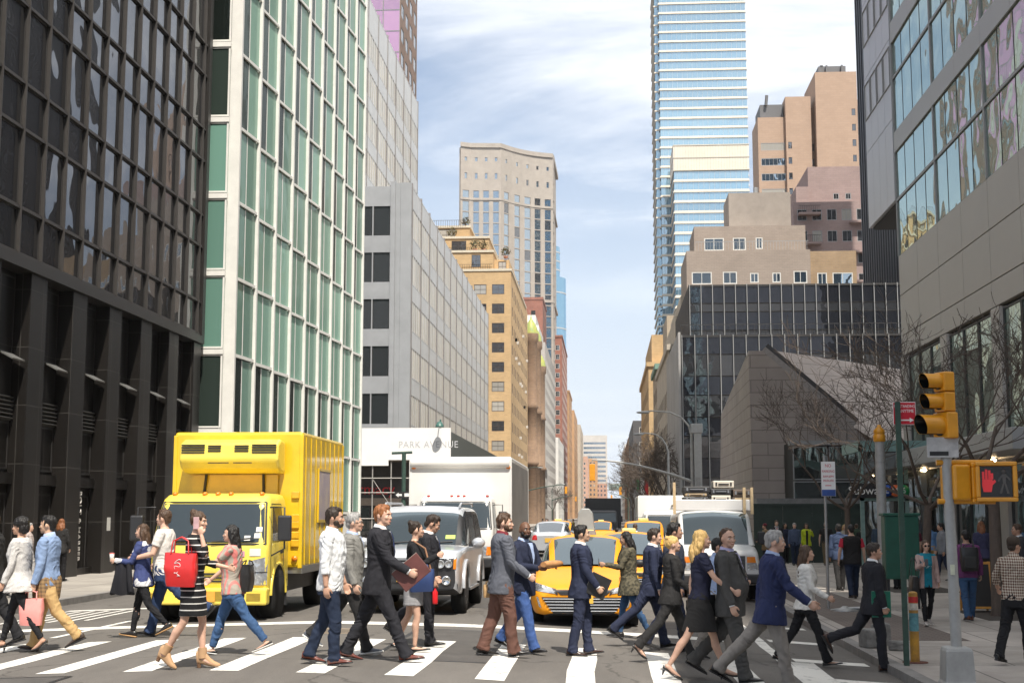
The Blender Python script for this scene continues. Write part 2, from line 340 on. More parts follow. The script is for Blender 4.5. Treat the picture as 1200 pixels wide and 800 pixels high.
for (x0, x1, y0, y1) in ((-7.6, -5.9, 13.2, 15.0), (-2.9, -1.2, 17.0, 21.4), (1.0, 2.0, 13.6, 16.4), (-10.6, -9.2, 19.9, 21.6), (-3.2, -1.0, 26.5, 31)):
    mb = MB(); strip(mb, x0, x1, y0, y1, lift=.0022); tag(mb.build('road_patch', patchm), kind='structure')
    mb = MB(); [strip(mb, a, c, e, g, lift=.0031) for a, c, e, g in ((x0 - .05, x0 + .02, y0, y1), (x1 - .02, x1 + .05, y0, y1), (x0, x1, y0 - .05, y0 + .02), (x0, x1, y1 - .02, y1 + .05))]; tag(mb.build('road_seam', seam), kind='structure')
p = ground_at(393, 739)
mh = empty('manhole_cover', (p.x, p.y, zr(p.x) + .003), 'round rusty manhole cover in the asphalt between the stop line and the crosswalk', 'manhole cover')
b = MB()
def disc(b, r0, r1, z, n=28, m=0):
    pts0 = [(r0*math.cos(2*math.pi*i/n), r0*math.sin(2*math.pi*i/n)) for i in range(n)]; pts1 = [(a*r1/r0, c*r1/r0) for a, c in pts0]
    f = lambda q: (q[0], q[1], zr(p.x + q[0]) - zr(p.x) + z)
    b.add([f(q) for q in pts0] + [f(q) for q in pts1], [(i, (i+1) % n, (i+1) % n + n, i + n) for i in range(n)], m)
disc(b, .47, .36, .003); b.build('ring', mat('patched_asphalt', (.30,.24,.18), .9, vs=14), mh)
b = MB(); disc(b, .355, .02, .004); b.build('lid', mat('iron_lid', (.16,.13,.10), .6, .3, vs=20, bump=.8, bs=40), mh)
# ------------------------------------------------------------------ building kit
frame_dark = mat('frame_dark', (.035,.033,.032), .45, var=.1); frame_white = mat('frame_white', (.62,.61,.57), .5, var=.08); frame_brown = mat('frame_brown', (.075,.055,.045), .55)
frame_grey = mat('frame_grey', (.30,.30,.30), .45, .2, var=.1)
win_dark = glass('window_dark', (.028,.03,.034), refl=.16, wob=.03, var=.6)
win_blue = glass('window_blue', (.035,.06,.09), (.80,.92,1), refl=.42, wob=.03, var=.4)
win_pale = glass('window_blind', (.36,.345,.31), refl=.08, wob=.02, var=.25)
roofm = mat('roof_gravel', (.17,.165,.155), .95, vs=2)
_wm = {}
def win_mesh(w, h, nx=1, ny=1, fr=.07, dep=.09, frame=frame_dark, gl=win_dark, sill=None):
    k = (round(w,3), round(h,3), nx, ny, fr, dep, frame.name, gl.name, sill)
    if k in _wm: return _wm[k]
    b = MB(); e = .004
    b.box(0, w, dep*.45, dep, 0, h, 1)                       # glazing
    for x0, x1 in ((0, fr), (w - fr, w)): b.box(x0, x1, 0, dep*.45 + e, 0, h, 0)
    for z0, z1 in ((0, fr), (h - fr, h)): b.box(fr, w - fr, 0.001, dep*.45 + e, z0, z1, 0)
    t = fr*.55
    for i in range(1, nx): b.box(w*i/nx - t/2, w*i/nx + t/2, .006, dep*.45 + e, fr, h - fr, 0)
    for i in range(1, ny): b.box(fr, w - fr, .010, dep*.45 + e, h*i/ny - t/2, h*i/ny + t/2, 0)
    if sill: b.box(-.08, w + .08, -.20, .0, -.12, -.003, 0)
    me = b.mesh('window'); me.materials.append(frame); me.materials.append(gl); _wm[k] = me; return me
class Bld:
    def __init__(s, name, label, loc, cat='building', group=None):
        s.root = empty(name, loc, label, cat, group); s.wins = []; s.loc = Vector(loc)
    def part(s, mb, name, mats, bevel=0, label=None, seg=2): return mb.build(name, mats, s.root, bevel, world=True, label=label, seg=seg)
    def win(s, O, u, x, z, w, h, recess=0., **kw):
        u = Vector(u); inn = Vector((0,0,1)).cross(u); P = Vector(O) + u*x + Vector((0,0,z)) + inn*recess
        s.wins.append((win_mesh(w, h, **kw), P, math.atan2(u.y, u.x), w, h, inn, u))
        return s
    def finish(s, name='window', cap=100):
        def vis(wd):
            c = wd[1] + wd[6]*wd[3]/2 + Vector((0,0,wd[4]/2))
            if c.y < 2: return 0
            toc = (Vector((0,0,HC)) - c); f = max(0, (-wd[5]).dot(toc.normalized()))
            x, y = proj(*c); d = toc.length
            inside = -20 < x < 1220 and -20 < y < 820
            return wd[3]*wd[4]*f/d/d*(1 if inside else .01)
        ws = sorted(s.wins, key=vis, reverse=True)
        for wd in ws[:cap]:
            o = bpy.data.objects.new(name, wd[0]); COL.objects.link(o); o.parent = s.root
            o.location = wd[1] - s.loc; o.rotation_euler = (0, 0, wd[2])
        rest = ws[cap:]
        if rest:
            vs, fs, ms, mats = [], [], [], []
            for me, P, rz, *_ in rest:
                M = Matrix.Translation(P - s.loc) @ Matrix.Rotation(rz, 4, 'Z'); bse = len(vs)
                vs.extend([tuple(M @ v.co) for v in me.vertices]); idx = []
                for m in me.materials:
                    if m not in mats: mats.append(m)
                    idx.append(mats.index(m))
                for p in me.polygons: fs.append(tuple(i + bse for i in p.vertices)); ms.append(idx[p.material_index])
            me = bpy.data.meshes.new(name); me.from_pydata(vs, [], fs); me.polygons.foreach_set('material_index', ms)
            for m in mats: me.materials.append(m)
            o = bpy.data.objects.new(name, me); COL.objects.link(o); o.parent = s.root; o['kind'] = 'stuff'
        s.wins = []
def wall(mb, O, u, W, H, holes, dep=.2, mat=0):
    """a wall sheet with real openings and their reveals; holes = (x, z, w, h)"""
    O = Vector(O); u = Vector(u); inn = Vector((0,0,1)).cross(u); up = Vector((0,0,1))
    xs = sorted({0., W} | {round(v, 4) for h in holes for v in (h[0], h[0] + h[2]) if 0 < v < W}); zs_ = sorted({0., H} | {round(v, 4) for h in holes for v in (h[1], h[1] + h[3]) if 0 < v < H})
    open_ = set(); xi = {x: i for i, x in enumerate(xs)}; zi = {z: i for i, z in enumerate(zs_)}
    for (x, z, w, h) in holes:
        a, b_, c, d = xi.get(round(x,4)), xi.get(round(x+w,4)), zi.get(round(z,4)), zi.get(round(z+h,4))
        if None in (a, b_, c, d): continue
        for i in range(a, b_):
            for j in range(c, d): open_.add((i, j))
    P = lambda x, z, y=0: O + u*x + up*z + inn*y
    for j in range(len(zs_) - 1):
        i = 0
        while i < len(xs) - 1:
            if (i, j) in open_: i += 1; continue
            k = i
            while k < len(xs) - 1 and (k, j) not in open_: k += 1
            mb.quad(P(xs[i], zs_[j]), P(xs[k], zs_[j]), P(xs[k], zs_[j+1]), P(xs[i], zs_[j+1]), mat); i = k
    for (x, z, w, h) in holes:
        mb.quad(P(x,z), P(x,z,dep), P(x+w,z,dep), P(x+w,z), mat); mb.quad(P(x,z+h), P(x+w,z+h), P(x+w,z+h,dep), P(x,z+h,dep), mat)
        mb.quad(P(x,z), P(x,z+h), P(x,z+h,dep), P(x,z,dep), mat); mb.quad(P(x+w,z), P(x+w,z,dep), P(x+w,z+h,dep), P(x+w,z+h), mat)
def face(x0, x1, y0, y1, z0, f):
    return {'S': ((x0, y0, z0), (1,0,0), x1 - x0), 'E': ((x1, y0, z0), (0,1,0), y1 - y0), 'W': ((x0, y1, z0), (0,-1,0), y1 - y0), 'N': ((x1, y1, z0), (-1,0,0), x1 - x0)}[f]
def grid(W, H, pitch, w, fl, h, z0=1.0, top=1.0, n=None, skip=None, margin=None):
    n = n or max(1, int((W - .6)/pitch)); m = (W - (n - 1)*pitch - w)/2 if margin is None else margin; out = []; j = 0; z = z0
    while z + h < H - top:
        for i in range(n):
            if not (skip and skip(i, j)): out.append((m + i*pitch, z, w, h))
        z += fl; j += 1
    return out
def tower(b, x0, x1, y0, y1, z0, z1, wallm, faces, name='wall', cornice=None, dep=.1, parapet=.5):
    """one block of a building: faces = {'S': (holes, window keywords)}; a capped core stands behind the walls"""
    mb = MB(); H = z1 - z0
    for f in 'SEWN':
        O, u, W = face(x0, x1, y0, y1, z0, f); holes, kw = faces.get(f, ([], {})); holes = holes(W, H) if callable(holes) else holes
        wall(mb, O, u, W, H, holes, dep)
        kk = dict(kw); alt = kk.pop('alt', None)
        for i, (x, z, w, h) in enumerate(holes):
            k2 = dict(kk)
            if alt and random.random() < alt[0]: k2['gl'] = alt[1]
            b.win(O, u, x + .004, z + .004, w - .008, h - .008, dep - .09, **k2)
    mb.quad((x0, y0, z1), (x1, y0, z1), (x1, y1, z1), (x0, y1, z1))
    i = dep + .06
    mb.box(x0 + i, x1 - i, y0 + i, y1 - i, z0, z1 - .05)
    b.part(mb, name, wallm)
    if cornice:
        c = MB(); pj, hh, cm = cornice
        c.box(x0 - pj, x1 + pj, y0 - pj, y1 + pj, z1 - hh + .003, z1 + .08); b.part(c, 'cornice', cm)
# --- off-frame south-east block, added and stepped so its shade lies on the right pavement
b = Bld('shade_block', 'tall brown grey block added out of frame at the near right corner for its shade', (11.2, -60, zs(1)))
bm_ = brick('shade_brick', (.16,.15,.145), (.145,.135,.13), (.14,.13,.125), w=.4, h=.15)
tower(b, 11.5, 45, -60, -3.9, zs(1), 48, bm_, {'N': (lambda W, H: grid(W, H, 3.4, 3.2, 3.6, 1.7, 4), dict(gl=win_blue)), 'W': (lambda W, H: grid(W, H, 3.4, 3.2, 3.6, 1.7, 4), dict(gl=win_blue))}); b.finish(cap=0)
tower(b, 17.5, 45, -60, -3.9, 48, 66, bm_, {}); b.finish(cap=0)
# ================================================================== LEFT SIDE
# --- black stone and glass building
blk_stone = brick('black_granite', (.017,.015,.0135), (.013,.0115,.0105), (.06,.056,.052), w=1.1, h=1.62, msize=.012, offset=0, rough=.34, bump=.1, spec=.28, stain=.4)
blk_glass = glass('black_glass', (.012,.011,.011), (.74,.77,.82), refl=.17, fres=.42, wob=.06, wscale=.38, var=.3)
bronze = mat('bronze_mullion', (.056,.051,.048), .5, .3, var=.12)
shop_teal = glass('teal_interior_glass', (.10,.27,.24), refl=.12, var=.35); shop_dark = glass('shop_glass', (.03,.028,.026), refl=.22, var=.5)
orange_brick = brick('orange_brick', (.36,.17,.085), (.29,.13,.07), (.22,.15,.1), w=.22, h=.075, msize=.012)
Z0 = zs(-1); XB = -16.0; YE = 52.9
b = Bld('black_office_building', 'black granite and dark glass office building at the left edge with deep stone piers', (XB, 20, Z0))
mb = MB(); mb.box(XB - 14, XB - .12, 20, YE, 8.72, 47); b.part(mb, 'core', mat('core_black', (.012,.012,.012), .8, var=0))
mull = MB(); bands = []; z = 8.77
while z < 45: bands += [(z, 1.29), (z + 1.29, 2.21)]; z += 3.5
ycols = [37.2 + 1.5*k for k in range(-11, 11)]
for (z, h) in bands:
    mull.box(XB - .1, XB + .055, 20, YE - .32, z - .028, z + .028)
    mull.box(XB - .1, XB + .025, 20, YE - .32, z + .03, z + .08)
    for a, c in zip(ycols, ycols[1:]):
        if c > YE: continue
        b.win((XB, a, z + .04), (0,1,0), .04, 0.0, min(c, YE - .3) - a - .08, h - .08, .02, frame=frame_dark, gl=blk_glass, fr=.02, dep=.06)
for y in ycols:
    if y < YE - .3: mull.box(XB - .1, XB + .085, y - .022, y + .022, 8.8, 46)
b.part(mull, 'mullion_grid', bronze)
mb = MB().box(XB - .2, XB + .12, YE - .30, YE + .05, 8.72, 47); mb.box(XB - 14, XB + .12, 20, YE + .05, 8.42, 8.72); b.part(mb, 'corner_trim', mat('dark_metal_trim', (.035,.032,.03), .4, .4))
mb = MB(); pier_y = [39.8 + 3.05*k for k in range(-6, 5)]
mb.box(XB - 14, XB - .46, 20, YE, Z0, 8.42); b.part(mb, 'recessed_wall', blk_stone)
for y in pier_y: 
    y1 = min(y + 1.12, YE); b.part(MB().box(XB - .48, XB, y, y1, Z0, 8.41), 'pier', blk_stone, bevel=.015)
ventm = mat('vent_metal', (.06,.058,.055), .5, .5)
for k, y in enumerate(pier_y[:-1]):
    g0, g1 = y + 1.12, y + 3.05; X = XB - .44
    O = (X, g0, 0); W = g1 - g0
    b.win(O, (0,1,0), .95, 6.15, W - 1.0, 2.15, .0, gl=shop_teal if k % 2 else shop_dark, fr=.05)
    hp = MB().obox((X + .22, g0 + 1.4, 6.02), .42, .8, .04, Matrix.Rotation(R(28), 3, 'Y')); b.part(hp, 'open_vent_flap', mat('flap_metal', (.17,.17,.165), .5, .3))
    v = MB()
    for i in range(6): v.obox((X + .05, g0 + W/2 + .25, 4.32 + i*.115), .12, W - .6, .03, Matrix.Rotation(R(-35), 3, 'Y'))
    b.part(v, 'vent', ventm)
    b.win(O, (0,1,0), .45, 2.95, W - .5, 1.3, .0, gl=[shop_dark, win_dark, shop_teal][k % 3], fr=.05)
    s = MB().box(X - .02, X + .14, g0 + .003, g1 - .003, 2.55, 2.85); b.part(s, 'sill_band', blk_stone)
    b.win(O, (0,1,0), .35 if k not in (6,) else .25, .15 + Z0, W - .4, 2.3, .0, gl=[shop_dark, shop_teal, shop_dark, shop_dark][k % 4], fr=.06)
    s = MB().box(X - .02, X + .14, g0 + .003, g1 - .003, Z0, Z0 + .2); b.part(s, 'threshold', blk_stone)
for k in (5, 6):
    y = pier_y[k] + 1.12; b.part(MB().box(XB - .43, XB - .34, y + .05, y + .32, Z0 + .2, 2.5), 'brick_jamb', orange_brick)
    b.part(MB().box(XB - .43, XB - .34, y + .05, y + .32, 2.95, 4.2), 'brick_jamb', orange_brick)
signy = pier_y[6] + 1.12 + .85
o = text_mesh('BOLT & HARPER', .30, mat('sign_letters', (.62,.60,.56), .4), 'shop_lettering', b.root, (-.33, signy - 20, 1.35 - Z0), (R(90), R(90), R(90)), .03)
tag(text_mesh('OPEN', .1, mat('sign_letters', (.6,.6,.6)), 'door_notice', b.root, (.006, pier_y[7] + .6 - 20, 1.6), (R(90), 0, R(90)), .003))
b.part(MB().box(XB + .002, XB + .008, pier_y[7] + .42, pier_y[7] + .72, 1.2, 1.62), 'paper_notice', frame_white)
b.finish()
# security lamp arm on the black building
cl = empty('wall_camera', (XB, 50.9, 4.6), 'small grey camera on a thin arm fixed to the last black pier', 'camera')
MB().tube([(0,0,0), (.5,0,.05), (.95,.0,.02)], .025, 6).build('arm', frame_grey, cl); MB().obox((.98,0,-.06), .2,.12,.12).build('camera_head', frame_grey, cl, bevel=.02)
# --- green glass building
gw = mat('white_fin', (.74,.73,.69), .45, var=.07, vs=1.5); g_dark = glass('green_dark_glass', (.028,.040,.034), (.82,.95,.88), refl=.03, fres=.10, wob=.03, var=.7)
g_green = glass('green_panel_glass', (.20,.33,.265), (.85,1,.92), refl=.05, fres=.14, wob=.02, var=.28); g_pale = glass('green_pale_glass', (.15,.29,.235), (.85,1,.92), refl=.10, wob=.012, var=.2)
XG = -15.0; Y0, Y1 = 53.6, 82.9; fl = 3.2; nb = 9; bw = (Y1 - .35 - Y0)/nb
b = Bld('green_glass_building', 'pale green glass office building with white vertical fins beside the black one', (XG, Y0, Z0))
b.part(MB().box(XG - 20, XG - .55, Y0 + .5, Y1, Z0, 58), 'core', mat('core_green', (.10,.14,.12), .8, var=0))
_gm = {}
def gcell(kind):
    if kind in _gm: return _gm[kind]
    m = MB(); y = [.10, bw*.60, bw]; x = [-.30, -.16, -.02]     # the glass leans out towards the next fin
    for i in range(2):
        mm = 1 if (i == 1 or kind == 'green') else 0
        m.add([(x[i], y[i], .10), (x[i+1], y[i+1], .10), (x[i+1], y[i+1], fl - .10), (x[i], y[i], fl - .10), (x[i]-.05, y[i], .10), (x[i+1]-.05, y[i+1], .10), (x[i+1]-.05, y[i+1], fl-.10), (x[i]-.05, y[i], fl-.10)], [(0,1,2,3),(4,7,6,5),(0,4,5,1),(3,2,6,7)], mm)
    m.add([(x[1] + .012, y[1] - .03, .1), (x[1] + .03, y[1] + .03, .1), (x[1] + .03, y[1] + .03, fl - .1), (x[1] + .012, y[1] - .03, fl - .1)], [(0,1,2,3)], 2)
    me = m.mesh('window')
    for q in (g_dark, g_green if kind != 'pale' else g_pale, gw): me.materials.append(q)
    _gm[kind] = me; return me
zrow = [Z0 + 1.95 + fl*k for k in range(17)]
cells = []
for k, z in enumerate(zrow):
    for i in range(nb):
        kd = 'green' if k in (2, 3, 4) and not (k == 4 and i > 5) else ('dark' if k else 'dark')
        cells.append((gcell(kd), Vector((XG, Y0 + .35 + i*bw, z)), 0.0, bw, fl, Vector((-1,0,0)), Vector((0,1,0))))
b.wins = cells; b.finish('window')
for k, z in enumerate(zrow):
    m = MB()
    for i in range(nb):
        y = Y0 + .35 + i*bw
        vs = [(XG - .34, y + .10, 0), (XG - .0, y + bw, 0), (XG - .0 + .07, y + bw, 0), (XG - .24, y + .10, 0)]
        m.add([(a, c, z - .065) for a, c, _ in vs] + [(a, c, z + .065) for a, c, _ in vs], [(0,1,2,3),(4,7,6,5),(3,2,6,7),(2,1,5,6)])
    b.part(m, 'floor_edge', gw)
for i in range(nb + 1):
    y = Y0 + .35 + i*bw; b.part(MB().box(XG - .5, XG + .10, y - .095, y + .095, Z0 + .1 if i in (0, nb) else Z0 + 1.8, 58), 'fin', gw)
m = MB().box(XG - .5, XG - .1, Y0 + .6, Y1 - .4, Z0, Z0 + 1.8); b.part(m, 'base_panel', gw)
for k, z in enumerate(zrow):                                     # the narrow end bay that faces the camera
    b.win((XG - 1.55, Y0, z), (1,0,0), .0, .14, 1.22, fl - .24, .02, frame=gw, gl=g_pale if k in (2, 3, 4) else g_dark, fr=.07)
b.finish('end_window')
b.part(MB().box(XG - 1.6, XG - .45, Y0 + .6, Y0 + .62, Z0, 58), 'end_backing', mat('pale_interior', (.45,.50,.42), .8))
for k in range(1, 12): b.part(MB().tube([(XG - 1.0, Y0 + .42, zrow[k] + .16), (XG - 1.0, Y0 + .42, zrow[k] + fl - .5)], .0001, 6), 'column', gw) if False else None
for z in zrow: b.part(MB().box(XG - 1.6, XG - .3, Y0 - .02, Y0 + .10, z - .10, z + .10), 'end_floor_edge', gw)
# --- grey office building with PARK AVENUE shed
alu = mat('grey_metal_panel', (.40,.41,.425), .42, .35, var=.08, vs=.7); alu2 = mat('silver_fin', (.64,.62,.58), .45, .08, var=.1, vs=.5); alu3 = mat('grey_spandrel', (.36,.375,.385), .4, .3, var=.1, vs=.6)
cream_win = glass('cream_blind_window', (.70,.65,.55), refl=.05, fres=.2, var=.25)
def grey_block(b, x0, x1, y0, y1, z0, z1, fl, zfirst, south=True, npair=0):
    core = MB().box(x0, x1 - .3, y0 + .15, y1, z0, z1 - .4); b.part(core, 'core', alu3)
    rows = []; z = zfirst
    while z + 2.6 < z1: rows.append(z); z += fl
    band = MB(); zz = [z0] + [r for r in rows for _ in (0,)]
    prev = z0
    for r in rows + [z1]: b.part(MB().box(x1 - .32, x1 - .012, y0, y1, prev, r), 'spandrel', mat('pale_spandrel', (.60,.61,.61), .45, .08, var=.10, vs=.6)); b.part(MB().box(x1 - .3, x1 - .008, y0, y1, r - .12, r - .07), 'shadow_line', frame_grey); prev = r + 2.45  # the thin grey strip stands in for the shadow line along the windows
    n = int((y1 - y0 - .6)/1.15); fin = MB(); big = MB()
    for i in range(n + 1):
        y = y0 + .5 + i*1.15
        if i % 5 == 0: big.box(x1 - .3, x1 + .05, y - .11, y + .11, z0, z1 + .25)
        else: fin.box(x1 - .3, x1 - .025, y - .2, y + .2, z0, z1 + .1)
        if i < n:
            for r in rows: b.win((x1 - .03, y + .2, r), (0,1,0), 0, 0, 1.15 - .4, 2.45, .0, frame=frame_grey, gl=cream_win, fr=.03, dep=.05)
    b.part(fin, 'fin', alu2); b.part(big, 'wide_fin', mat('dark_fin', (.25,.235,.23), .5, .3))
    return rows
xg0, xg1, yg0, yg1 = -34, -16.0, 111, 186.5
b = Bld('grey_metal_building', 'low grey metal office block with rows of narrow fins above the white shed', (xg1, yg0, Z0))
rows = grey_block(b, xg0, xg1, yg0, yg1, Z0 + 8.3, 29.1, 3.93, 9.1)
m = MB(); m.box(-16.9, -16.0, yg0 - .02, yg0 + .3, Z0 + 8.3, 29.3); m.box(-17.75, -17.35, yg0 - .08, yg0 + .3, Z0 + 8.3, 29.4)
b.part(m, 'corner_panel', alu)
m = MB(); m.box(-17.34, -16.91, yg0 + .0, yg0 + .3, Z0 + 8.3, 29.28); b.part(m, 'corner_strip', alu)
m = MB(); prev = Z0 + 8.3
holes = []
for r in rows:
    for x in (14.82, 13.32, 11.3, 9.8, 7.8, 6.3, 4.3): holes.append((x, r - (Z0 + 8.3), 1.4, 2.5))
wall(m, (-34, yg0, Z0 + 8.3), (1,0,0), 16.26, 20.85, holes, .16); b.part(m, 'south_wall', alu)
for (x, z, w_, h) in holes: b.win((-34, yg0, Z0 + 8.3), (1,0,0), x, z, w_, h, .07, frame=frame_dark, gl=win_dark, fr=.04, nx=1)
b.part(MB().box(-34, -16.3, yg0 + .2, yg1, Z0, Z0 + 8.3), 'lower_storeys', mat('dark_lower', (.045,.04,.038), .7))
sg = text_mesh('Pharmacy', 1.25, mat('red_sign', (.55,.03,.035), .4), 'shop_lettering', b.root, (-3.6, 0.16, 3.75 - Z0), (R(90), 0, 0), .06)
b.part(MB().box(-26, -16.4, yg0 + .17, yg0 + .19, Z0 + 2.6, Z0 + 3.2), 'shop_transom', mat('beige_band', (.30,.24,.19), .6))
for x in (-24, -21.5, -19): b.win((x, yg0, Z0), (1,0,0), 0, .2, 2.3, 2.3, .12, gl=shop_dark, fr=.05)
b.finish()
# the sidewalk shed: white boarding on scaffold poles
shed = empty('sidewalk_shed', (-12.6, 108.6, Z0), 'white boarded sidewalk shed on scaffold poles lettered PARK AVENUE', 'scaffold')
wb = mat('white_boarding', (.80,.79,.77), .6, var=.05, vs=.5)
MB().box(-23.5, -12.3, 108.5, 108.62, 6.05, 8.6).xf(Matrix.Translation((12.6,-108.6,-Z0))).build('white_hoarding', wb, shed)
MB().box(-23.5, -17.3, 108.5, 108.62, 5.6, 6.047).xf(Matrix.Translation((12.6,-108.6,-Z0))).build('lower_board', wb, shed)
MB().box(-12.42, -12.3, 108.63, 186, 6.05, 8.3).xf(Matrix.Translation((12.6,-108.6,-Z0))).build('side_boarding', mat('dark_green_boarding', (.10,.11,.10), .6), shed)
MB().box(-23.5, -12.43, 108.63, 186, 6.0, 6.2).xf(Matrix.Translation((12.6,-108.6,-Z0))).build('deck', mat('scaffold_deck', (.18,.15,.12), .9), shed)
text_mesh('PARK AVENUE', .75, mat('grey_letters', (.50,.50,.51), .5), 'lettering', shed, (-1.5, -.112, 7.25 - Z0), (R(90),0,0), .01, track=1.1, stretch=.92)
pole_m = mat('scaffold_pole', (.42,.40,.37), .5, .5)
for x in (-23, -20.7, -18.6, -17.1, -15.3, -13): MB().tube([(x+12.6, .1, 0), (x+12.6, .1, 5.95 - Z0)], .055, 6).build('scaffold_pole', pole_m, shed)
for z in (1.55, 3.6, 4.75): MB().tube([(-10.9, .02, z), (-.1, .02, z)], .045, 6).build('scaffold_rail', pole_m, shed)
for x in (-18.6, -15.3): MB().tube([(x+12.6, .06, 4.7), (x+14.3, .06, 2.2)], .03, 6).build('scaffold_brace', pole_m, shed)
hl = empty('hoarding_lamp', (-13.1, 108.5, 8.9), 'green floodlight hung over the top edge of the white hoarding', 'lamp')
gl_ = mat('lamp_green', (.04,.12,.10), .4); MB().tube([(0,.0,-.3), (0,-.1,.35), (0,-.5,.3), (0,-.75,.0)], .04, 6).build('arm', gl_, hl); MB().lathe([(.05,.25),(.18,.2),(.34,-.12),(.36,-.2),(.05,-.18)], (0,-.85,-.1), 12).build('lamp_shade', gl_, hl)
# --- upper setback tower, same house style
b = Bld('grey_setback_tower', 'taller grey finned tower rising behind the low grey metal block', (-22.2, 112, 29))
rows = grey_block(b, -42, -22.2, 118, 159, 28.5, 50.9, 3.93, 29.5); b.part(MB().box(-42, -22.25, 118, 118.14, 28.5, 50.9), 'south_wall', alu); b.finish()
# --- pink glass tower
pinkg = glass('pink_glass', (.38,.18,.30), (1,.84,.95), refl=.30, wob=.03, var=.25)
b = Bld('pink_glass_tower', 'tower with magenta tinted glass and brown brick flank at the top left', (-27, 185, 0))
bb = brick('brown_brick', (.25,.16,.12), (.21,.135,.10), (.28,.23,.2), w=.6, h=.2)
tower(b, -31.2, -28.5, 185, 202, Z0, 112, bb, {'E': (lambda W, H: grid(W, H, 4.2, 2.6, 3.6, 2.0, 40, n=4), dict(gl=win_dark))})
m = MB().box(-45.6, -31.21, 185.2, 200, Z0, 112); b.part(m, 'core', frame_dark)
for i in range(6):
    for j in range(20): b.win((-42.95 + i*2.4, 184.9, 48 + j*3.1), (1,0,0), .02, .02, 2.36, 3.06, 0, frame=frame_grey, gl=pinkg, fr=.05)
b.finish()
# --- tan apartment house
tanb = brick('tan_brick', (.56,.385,.20), (.49,.335,.175), (.48,.36,.22), w=.6, h=.2, stain=.18); tanw = dict(gl=win_dark, frame=frame_brown, nx=2, ny=2, fr=.09, alt=(.45, win_pale))
b = Bld('tan_brick_apartment_house', 'yellow tan brick apartment house with terraces behind the grey block', (-16, 232, Z0))
tower(b, -36, -16, 232, 282, Z0, 43.6, tanb, {'S': (lambda W, H: grid(W, H, 3.1, 2.15, 3.37, 1.75, 2.5, n=6, margin=1.2), tanw), 'E': (lambda W, H: grid(W, H, 4.2, 1.6, 3.37, 1.75, 2.5), tanw)})
tower(b, -36, -19.2, 233.5, 280, 43.6, 47.2, tanb, {'S': ([(7.4, .9, 2.3, 1.9), (13, .9, 1.6, 2.2)], tanw)}, parapet=.5); tower(b, -36, -16.6, 236, 276, 43.6, 46.2, tanb, {'S': ([(17.5, .5, 1.4, 1.8)], tanw)})
tower(b, -36, -20.2, 236, 276, 47.2, 50.2, tanb, {'S': ([(9.2, .5, 2.6, 2.0)], tanw)}); tower(b, -36, -24, 240, 274, 50.2, 53, tanb, {'S': ([(6.2, .3, 3.2, 2.2)], tanw)})
lim = mat('limestone_trim', (.55,.50,.40), .8)
m = MB()
for (x0, x1, y, z) in ((-36, -15.85, 231.85, 43.6), (-36, -19.05, 233.3, 47.2), (-36, -20.05, 235.8, 50.2), (-36, -23.8, 239.8, 53)): m.box(x0, x1, y, y + .4, z - .12, z + .28); m.box(x1 - .4, x1, y + .4, 276, z - .12, z + .28)
b.part(m, 'coping', lim)
rail = MB()
for (x0, x1, y, z) in ((-31, -19.3, 233.2, 44.9), (-34, -20.3, 235.7, 48.4), (-36, -24.3, 239.7, 54.2)):
    rail.box(x0, x1, y, y + .05, z, z + .06)
    for i in range(int((x1-x0)/.4)): rail.box(x0 + i*.4, x0 + i*.4 + .05, y + .003, y + .04, z - 1.15, z)
b.part(rail, 'terrace_railing', frame_dark)
acm = mat('air_conditioner', (.50,.48,.44), .6); 
for k in range(26):
    m = MB().box(-15.98, -15.6, 0, .7, 0, .5); yy = 233.6 + random.randrange(11)*4.2; zz = Z0 + 2.5 + random.randrange(11)*3.37 - .1
    b.part(m.xf(Matrix.Translation((0, yy + .5, zz))), 'air_conditioner', acm)
b.finish()
for k, (x, y, z) in enumerate(((-30, 238, 50.4), (-27, 238.5, 50.4), (-22.5, 234.5, 47.4), (-21, 234.5, 47.4), (-25, 242, 53.2), (-17.2, 236, 46.4))):
    r_ = empty('potted_shrub', (x, y, z), ['small round terrace shrub left of the roof hut on the tan house', 'second terrace shrub from the left on the tan house', 'low shrub on the middle terrace of the tan house', 'reddish shrub at the railing corner of the tan house', 'tallest rooftop bush on the tan house', 'shrub at the street corner terrace of the tan house'][k], 'plant')
    MB().lathe([(.3,0),(.42,.5),(.0,.48)], (0,0,0), 10).build('pot', mat('terracotta', (.28,.12,.07), .8), r_)
    m = MB(); rr = random.Random(k)
    for i in range(160):
        d = Vector((rr.gauss(0,1), rr.gauss(0,1), rr.gauss(0,1))).normalized()*rr.uniform(.3,.95); c = Vector((0,0,1.3)) + d; a = Vector((rr.gauss(0,1), rr.gauss(0,1), rr.gauss(0,1)))*.13; e = Vector((rr.gauss(0,1), rr.gauss(0,1), rr.gauss(0,1)))*.13
        m.add([c - a, c + e, c + a], [(0,1,2)])
    m.build('leaves', mat('shrub_leaves', (.07,.09,.03), .7, col2=(.12,.07,.03), vs=2), r_)
